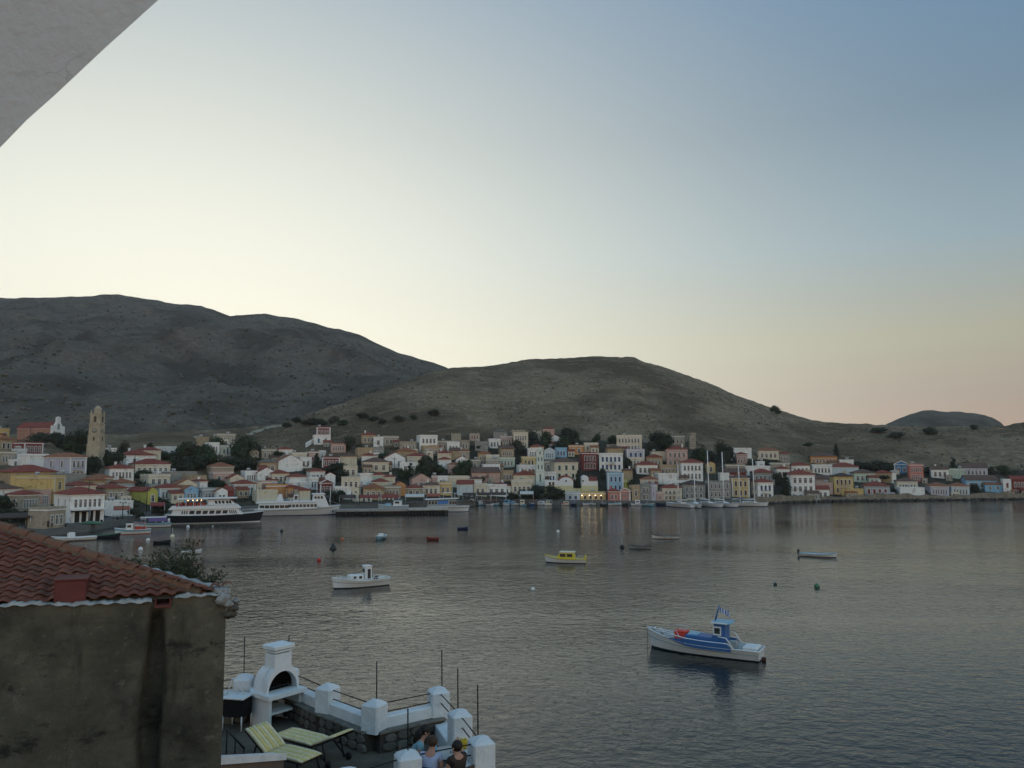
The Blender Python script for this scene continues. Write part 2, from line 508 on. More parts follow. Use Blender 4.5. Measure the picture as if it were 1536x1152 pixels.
# ------------------------------------------------------------------ the town: every house a thing with wall, roof, cornice, windows
WALLC = dict(w=(0.78, 0.78, 0.75), c=(0.62, 0.56, 0.43), e=(0.37, 0.33, 0.255), g=(0.30, 0.30, 0.275), y=(0.56, 0.42, 0.18), Y=(0.50, 0.47, 0.12),
             o=(0.52, 0.27, 0.12), p=(0.50, 0.34, 0.29), r=(0.20, 0.048, 0.042), s=(0.26, 0.46, 0.62), S=(0.50, 0.57, 0.60), b=(0.07, 0.20, 0.38),
             l=(0.48, 0.47, 0.54), m=(0.44, 0.53, 0.44), t=(0.43, 0.33, 0.21), k=(0.34, 0.37, 0.39), P=(0.50, 0.19, 0.15))
def wall_mat(k):
    rough_stone = k in 'egt'
    if ('W', k) in MATS: return MATS[('W', k)]
    m = mat('plaster_'+k if not rough_stone else 'stone_'+k, WALLC[k], 0.9, 0.16 if rough_stone else 0.09, 0.9, 0.5 if rough_stone else 0.2, 2.5, detail=8)
    # rain streaks and patches of fallen plaster, different on every house
    t = m.node_tree; b = t.nodes['Principled BSDF']; old_ = b.inputs['Base Color'].links[0].from_socket
    g = t.nodes.new('ShaderNodeNewGeometry')
    for sc_, st, lo, hi, mul in ((1.0, (1.3, 1.3, .22), .53, .68, .70), (.55, (1, 1, 1), .57, .63, .58)):
        mp = t.nodes.new('ShaderNodeMapping'); mp.inputs['Scale'].default_value = st; t.links.new(g.outputs['Position'], mp.inputs[0])
        n = t.nodes.new('ShaderNodeTexNoise'); n.inputs['Scale'].default_value = sc_; n.inputs['Detail'].default_value = 7; n.inputs['Roughness'].default_value = .7; t.links.new(mp.outputs[0], n.inputs['Vector'])
        r = t.nodes.new('ShaderNodeMapRange'); r.inputs['From Min'].default_value = lo; r.inputs['From Max'].default_value = hi; r.inputs['To Max'].default_value = .8; t.links.new(n.outputs['Fac'], r.inputs['Value'])
        mx = t.nodes.new('ShaderNodeMixRGB'); mx.blend_type = 'MULTIPLY'; t.links.new(r.outputs[0], mx.inputs['Fac']); t.links.new(old_, mx.inputs['Color1']); mx.inputs['Color2'].default_value = (mul, mul*.95, mul*.88, 1); old_ = mx.outputs[0]
    t.links.new(old_, b.inputs['Base Color'])
    MATS[('W', k)] = m
    return m
ROOFC = dict(R=(0.29, 0.070, 0.048), O=(0.34, 0.135, 0.07), B=(0.17, 0.10, 0.075), D=(0.085, 0.062, 0.055), G=(0.20, 0.18, 0.155))
def roof_mat(k):
    n = 'roof_tiles_'+k
    if n in MATS: return MATS[n]
    m = mat(n, ROOFC[k], 0.9, 0.22, 0.8, 0, detail=9)
    t = m.node_tree; b = t.nodes['Principled BSDF']
    tcn = t.nodes.new('ShaderNodeTexCoord'); wv = t.nodes.new('ShaderNodeTexWave'); wv.inputs['Scale'].default_value = 1.3; wv.inputs['Distortion'].default_value = 0.6
    t.links.new(tcn.outputs['Object'], wv.inputs['Vector'])
    bp = t.nodes.new('ShaderNodeBump'); bp.inputs['Strength'].default_value = 0.6; bp.inputs['Distance'].default_value = 0.12
    t.links.new(wv.outputs['Fac'], bp.inputs['Height']); t.links.new(bp.outputs[0], b.inputs['Normal'])
    return m
M_trim = mat('white_trim', (0.70, 0.70, 0.68), 0.8, 0.08, 1.5)
M_trimc = mat('cream_trim', (0.60, 0.55, 0.43), 0.85, 0.1, 1.5)
M_pane = mat('window_dark', (0.012, 0.013, 0.015), 0.25, 0.2, 3, spec=0.4)
M_stone = mat('rubble_stone', (0.25, 0.22, 0.17), 0.95, 0.28, 0.5, 0.8, 2.0, detail=9)
SHUT = dict(d=None, b=(0.035, 0.11, 0.26), n=(0.10, 0.05, 0.03), g=(0.05, 0.12, 0.08), r=(0.30, 0.04, 0.035), k=(0.22, 0.26, 0.27), a=(0.16, 0.36, 0.5))
def window_mesh(trim, sh):
    key = ('window', trim, sh)
    if key in MATS: return MATS[key]
    b = MB()
    # unit window: x -0.5..0.5, z 0..1, facing -y; surround proud of the wall
    for x0, x1, z0, z1 in ((-.62, -.47, -.04, 1.0), (.47, .62, -.04, 1.0), (-.62, .62, 1.0, 1.09)):
        b.box(x0, -.09, z0, x1, .02, z1, 0)
    b.box(-.68, -.16, -.10, .68, .02, -.04, 0)
    b.box(-.47, -.02, -.04, .47, .03, 1.0, 1)
    if sh == 'd':
        b.box(-.03, -.05, -.04, .03, -.02, 1.0, 0)
        b.box(-.47, -.05, .66, -.03, -.02, .70, 0); b.box(.03, -.05, .66, .47, -.02, .70, 0)
        mats = [M_trim if trim == 'w' else M_trimc, M_pane]
    else:
        b.box(-.46, -.06, .0, -.16, -.02, .97, 2); b.box(.16, -.06, .0, .46, -.02, .97, 2)
        mats = [M_trim if trim == 'w' else M_trimc, M_pane, mat('shutter_'+sh, SHUT[sh], 0.7, 0.1, 3)]
    me = b.mesh('window', mats)
    MATS[key] = me
    return me
def door_mesh(sh):
    key = ('door', sh)
    if key in MATS: return MATS[key]
    b = MB()
    for x0, x1, z0, z1 in ((-.62, -.48, 0, 1.0), (.48, .62, 0, 1.0), (-.62, .62, 1.0, 1.07)):
        b.box(x0, -.10, z0, x1, .02, z1, 0)
    b.box(-.48, -.03, 0, -.012, .02, 1.0, 1); b.box(.012, -.03, 0, .48, .02, 1.0, 1)
    for sx in (-1, 1):
        for z0, z1 in ((.08, .42), (.5, .92)):
            b.box(sx*.25-.15, -.05, z0, sx*.25+.15, -.03, z1, 1)
    me = b.mesh('door', [M_trim, mat('door_'+sh, SHUT[sh] or (0.05, 0.035, 0.03), 0.6, 0.1, 3)])
    MATS[key] = me
    return me
def hip_roof(w, d, rise, o=0.35, z=0.0):
    """front at y=0"""
    b = MB(); x0, x1, y0, y1 = -w/2-o, w/2+o, -o, d+o
    W, D = x1-x0, y1-y0
    if W >= D: A, B = (x0+D/2, (y0+y1)/2), (x1-D/2, (y0+y1)/2)
    else: A, B = (0, y0+W/2), (0, y1-W/2)
    t = 0.16
    v = [(x0, y0, z), (x1, y0, z), (x1, y1, z), (x0, y1, z), (x0, y0, z+t), (x1, y0, z+t), (x1, y1, z+t), (x0, y1, z+t), (*A, z+t+rise), (*B, z+t+rise)]
    f = [(0, 3, 2, 1), (0, 1, 5, 4), (1, 2, 6, 5), (2, 3, 7, 6), (3, 0, 4, 7)]
    f += [(4, 5, 9, 8), (5, 6, 9), (6, 7, 8, 9), (7, 4, 8)] if W >= D else [(4, 5, 8), (5, 6, 9, 8), (6, 7, 9), (7, 4, 8, 9)]
    return b.add(v, f)
def front_gable_roof(w, d, rise, o=0.3, z=0.0):
    b = MB(); t = 0.17
    for s in (-1, 1):
        pts = [(0, z+rise), (s*(w/2+o), z-rise*o/(w/2)), (s*(w/2+o), z-rise*o/(w/2)+t), (0, z+rise+t)]
        b.prism(pts if s > 0 else pts[::-1], 0.12, d+o)
    return b
def side_gable_roof(w, d, rise, o=0.3, z=0.0):
    b = MB(); t = 0.17
    Mr = Matrix.Rotation(math.pi/2, 4, 'Z')
    for s in (-1, 1):
        yy = (-o, d/2) if s < 0 else (d/2, d+o)
        za, zb = (z-rise*o/(d/2), z+rise)
        y0, y1 = -o, d+o
        if s < 0: q = [(-o, za), (d/2, zb), (d/2, zb+t), (-o, za+t)]
        else: q = [(d/2, zb), (d+o, za), (d+o, za+t), (d/2, zb+t)]
        v = [(-w/2-o, y, zz) for y, zz in q] + [(w/2+o, y, zz) for y, zz in q]
        b.add(v, [(0, 1, 2, 3)[::-1], (4, 5, 6, 7), (0, 4, 5, 1)[::-1], (1, 5, 6, 2)[::-1], (2, 6, 7, 3)[::-1], (3, 7, 4, 0)[::-1]])
    return b

HOUSES = {}
def solve_place(pxc, ye, H, y_min=None):
    """depth at which a house of height H standing on the land has its eave on row ye"""
    d = ray(pxc, ye); t = d.x/d.y
    ys = float(np.interp(t, sh_t, sh_Y)); yc = float(np.interp(t, cy_t, cy_Y))
    Y = np.linspace(ys+(y_min or 5.0), yc, 1200)
    h = land_z(t*Y, Y)+H-(EYE+d.z/d.y*Y)
    ok = h >= 0
    i = int(np.argmax(ok)) if ok.any() else len(Y)-1
    return t*Y[i], Y[i], float(land_z(t*Y[i], Y[i]))

def put_house(px0, px1, ye, yb, c, roof, rows, cols, label, rel=None, depth=None, ground=False, q=False, rc=None, wc='d', trim='w', back=None, door=None, cat='house', group='houses of the harbour town', name='house', base=None, drop=4.0, inset=0.6):
    pxc = (px0+px1)/2
    if rel is None:
        rel = 36 if pxc < 160 else 26 if pxc < 320 else 15 if pxc < 480 else 5+random.uniform(-7, 7) if pxc < 1000 else 9+random.uniform(-5, 5)
    if ground:
        p = on_land(pxc, yb); X, Y, Z = p
        if back: 
            pass
        H = (at(pxc, ye, Y).z-Z)
    else:
        H = max(rows, 1)*3.05+0.75
        X, Y, Z = solve_place(pxc, ye, H)
        H = at(pxc, ye, Y).z-Z
    va = math.atan2(X, Y)                     # azimuth of the view, clockwise
    rz = -va + R(rel)
    fx, fy = math.cos(rz), math.sin(rz)
    def hit(px):
        d = ray(px, ye); t = d.x/d.y          # X = t*Y on the facade line (X0+k fx, Y0+k fy)
        return (t*Y-X)/(fx-t*fy)
    k0, k1 = hit(px0), hit(px1)
    w = k1-k0
    cx, cy = X+(k0+k1)/2*fx, Y+(k0+k1)/2*fy
    d = depth or min(max(0.85*w, 5.5), 8.5)
    root = thing(name, label, cat, (cx, cy, Z), rz, group)
    wm = wall_mat(c)
    wb = MB()
    rise = 0.40*min(w, d)/2
    if roof == 'g':
        rise = 0.52*w/2 if w < 9 else 0.40*w/2
        wb.prism([(-w/2, -drop), (w/2, -drop), (w/2, H), (0, H+rise), (-w/2, H)], 0, d)
    elif roof == 's':
        rise = 0.42*d/2
        v = [(-w/2, 0, -drop), (-w/2, d, -drop), (-w/2, d, H), (-w/2, d/2, H+rise), (-w/2, 0, H)]
        v += [(w/2, y, z) for _, y, z in v]
        wb.add(v, [(0, 1, 2, 3, 4)[::-1], (5, 6, 7, 8, 9), (0, 5, 9, 4), (1, 2, 7, 6), (0, 1, 6, 5)[::-1]])
    elif roof == 'n':
        n = 14; top = [H-random.random()*1.3*(0.3+(i % 5 == 0)) for i in range(n+1)]
        pts = [(-w/2, -drop), (w/2, -drop)] + [(w/2-w*i/n, top[i]) for i in range(n+1)]
        wb.prism(pts, 0, 0.55); wb.box(-w/2, .55, -drop, -w/2+.55, d, H-1.0); wb.box(w/2-.55, .55, -drop, w/2, d, H-.6); wb.box(-w/2, d, -drop, w/2, d+.5, H-.4)
    else:
        wb.box(-w/2, 0, -drop, w/2, d, H)
    wb.build('wall', wm, root)
    rk = rc or random.choice('RRROOB')
    if roof == 'h': hip_roof(w, d, rise, z=H).build('roof', roof_mat(rk), root)
    elif roof == 'g': front_gable_roof(w, d, rise, z=H).build('roof', roof_mat(rk), root)
    elif roof == 's': side_gable_roof(w, d, rise, z=H).build('roof', roof_mat(rk), root)
    elif roof == 'f':
        b = MB(); b.box(-w/2+.28, .28, H, w/2-.28, d-.28, H+.06); b.build('roof', mat('flat_roof', (0.30, 0.28, 0.25), 0.95, 0.2, 1), root)
        b = MB()
        for x0, y0, x1, y1 in ((-w/2-.05, -.05, w/2+.05, .25), (-w/2-.05, .25, -w/2+.25, d-.25), (w/2-.25, .25, w/2+.05, d-.25), (-w/2-.05, d-.25, w/2+.05, d+.05)):
            b.box(x0, y0, H+.002, x1, y1, H+.38)
        b.build('parapet', wm, root)
    tm = M_trim if trim == 'w' else M_trimc
    if roof in 'hf' and (q or random.random() < .75) and c not in 'gt':
        b = MB()
        b.box(-w/2-.16, -.16, H-.30, w/2+.16, -.003, H-.04); b.box(-w/2-.16, .0, H-.30, -w/2-.003, d*.9, H-.04); b.box(w/2+.003, .0, H-.30, w/2+.16, d*.9, H-.04)
        b.build('cornice', tm, root)
    if q:
        for sx in (-1, 1):
            b = MB(); b.box(sx*(w/2-.2)-.22, -.09, 0, sx*(w/2-.2)+.22, -.003, H-.3); b.build('pilaster', tm, root)
    if roof == 'g' and q:
        b = MB()
        b.box(-w/2-.2, -.22, H-.12, w/2+.2, -.003, H+.1)
        for s in (-1, 1):
            pts = [(s*.0, H+rise-.05), (s*(w/2+.25), H-.05), (s*(w/2+.25), H+.22), (0, H+rise+.27)]
            b.prism(pts if s < 0 else pts[::-1], -.22, 0.1)
        b.build('pediment', tm, root)
    if base:
        b = MB(); b.box(-w/2-.1, -.14, -drop, w/2+.1, -.003, base); b.build('plinth', M_stone, root)
    # windows
    if rows and cols:
        sh = (H-.5)/rows if ground else 3.05
        span = w-2*inset
        pitch = span/cols
        ww = min(1.05, pitch*.52); wh = min(1.75, sh*.56)
        me = window_mesh(trim, wc)
        for r in range(rows):
            if r == 1 and 'open dark ground floor' in label: continue
            zb = H-.55-sh*(r+1)+(sh-wh)*.52
            for k in range(cols):
                x = -w/2+inset+pitch*(k+.5)
                if door and r == rows-1 and k == cols//2:
                    link('door', door_mesh(door), root, (x, 0, max(zb-.75, -.5)), sc=(ww*1.1, 1, wh+.75)); continue
                link('window', me, root, (x, 0, zb), sc=(ww, 1, wh))
            if abs(rel) > 14 and d > 5 and roof != 'n' and (rel < 50 or c == 'e') and c != 'Y':
                s = -1 if rel > 0 else 1
                nside = 2
                for k in range(nside):
                    link('window', me, root, (s*w/2, d*(k+.7)/(nside+.4), zb), (0, 0, s*math.pi/2), (ww, 1, wh))
    if roof in 'hs' and random.random() < .3:
        b = MB(); cxx = random.uniform(-.3, .3)*w
        b.box(cxx-.3, d*.6-.3, H+rise*.2, cxx+.3, d*.6+.3, H+rise+.7); b.box(cxx-.38, d*.6-.38, H+rise+.7, cxx+.38, d*.6+.38, H+rise+.85)
        b.build('chimney', M_trim if random.random() < .5 else wm, root)
    # lean-tos, balconies, water tanks: the clutter that grows round each house
    if not ground and rows and roof != 'n' and random.random() < .62:
        ah = random.uniform(2.2, 3.0); aw = w*random.uniform(.35, .6); ad = random.uniform(2.0, 3.2); s = random.choice((-1, 1)); ax = s*(w/2-aw/2+random.uniform(-.2, 1.2)); ab = -drop-1
        za = -random.uniform(.6, 1.6); ck = random.choice([c, c, 'w', 'c', 'e', 'g', 't'])
        b = MB(); b.box(ax-aw/2, -ad, ab, ax+aw/2, -.004, za+ah); an = b.build('annex', wall_mat(ck), root)
        if random.random() < .55:
            b = MB(); v = [(ax-aw/2-.2, -ad-.25, za+ah-.05), (ax+aw/2+.2, -ad-.25, za+ah-.05), (ax+aw/2+.2, -.006, za+ah+.75), (ax-aw/2-.2, -.006, za+ah+.75)]
            b.add(v+[(x, y, z+.14) for x, y, z in v], [(3, 2, 1, 0), (4, 5, 6, 7), (0, 1, 5, 4), (1, 2, 6, 5), (2, 3, 7, 6), (3, 0, 4, 7)]); b.build('annex_roof', roof_mat(random.choice('RROOB')), an)
        link('window', window_mesh(trim, 'd'), an, (ax-aw*.2, -ad, za+ah-1.75), sc=(.75, 1, 1.1))
        if aw > 2.6: link('window', window_mesh(trim, 'd'), an, (ax+aw*.22, -ad, za+ah-1.75), sc=(.75, 1, 1.1))
    if rows > 1 and cols > 1 and roof != 'n' and random.random() < .5:
        bw = min(w*.5, 3.0); zb = H-.55-(H-.5 if ground else 6.1)/2*1.0-.15
        b = MB(); b.box(-bw/2, -.95, zb-.12, bw/2, -.004, zb); bl = b.build('balcony', tm, root)
        b = MB()
        for i in range(int(bw/.22)+1): b.box(-bw/2+.22*i, -.93, zb, -bw/2+.22*i+.03, -.90, zb+.9)
        b.box(-bw/2, -.94, zb+.9, bw/2, -.89, zb+.95); b.box(-bw/2, -.94, zb+.9, -bw/2+.04, -.01, zb+.95); b.box(bw/2-.04, -.94, zb+.9, bw/2, -.01, zb+.95); b.build('railing', mat('balcony_iron', (.03, .03, .032), .6), bl)
    if roof == 'f' and d > 5 and random.random() < .45:
        b = MB(); tx = random.uniform(-.3, .3)*w; b.tube([(tx-.6, d*.6, H+.95), (tx+.6, d*.6, H+.95)], .32, 10); b.box(tx-.45, d*.6-.2, H+.06, tx-.35, d*.6+.2, H+.75); b.box(tx+.35, d*.6-.2, H+.06, tx+.45, d*.6+.2, H+.75); b.build('water_tank', mat('tank_grey', (.45, .46, .46), .5), root)
    if 'open dark ground floor' in label and ground:     # open cafe front under the first floor
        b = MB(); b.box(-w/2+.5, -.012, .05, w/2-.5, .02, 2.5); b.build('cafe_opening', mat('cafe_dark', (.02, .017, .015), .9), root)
        for i in range(5): b = MB(); b.box(-w/2+.5+(w-1.4)*i/4, -.25, 0, -w/2+.9+(w-1.4)*i/4, -.02, 2.7); b.build('pier', tm, root)
        b = MB(); b.box(-w/2, -1.4, 2.7, w/2, -.004, 2.95); b.build('terrace_slab', tm, root)
    HOUSES[label] = dict(root=root, w=w, d=d, H=H, X=cx, Y=cy, Z=Z, rz=rz, rel=rel)
    return root

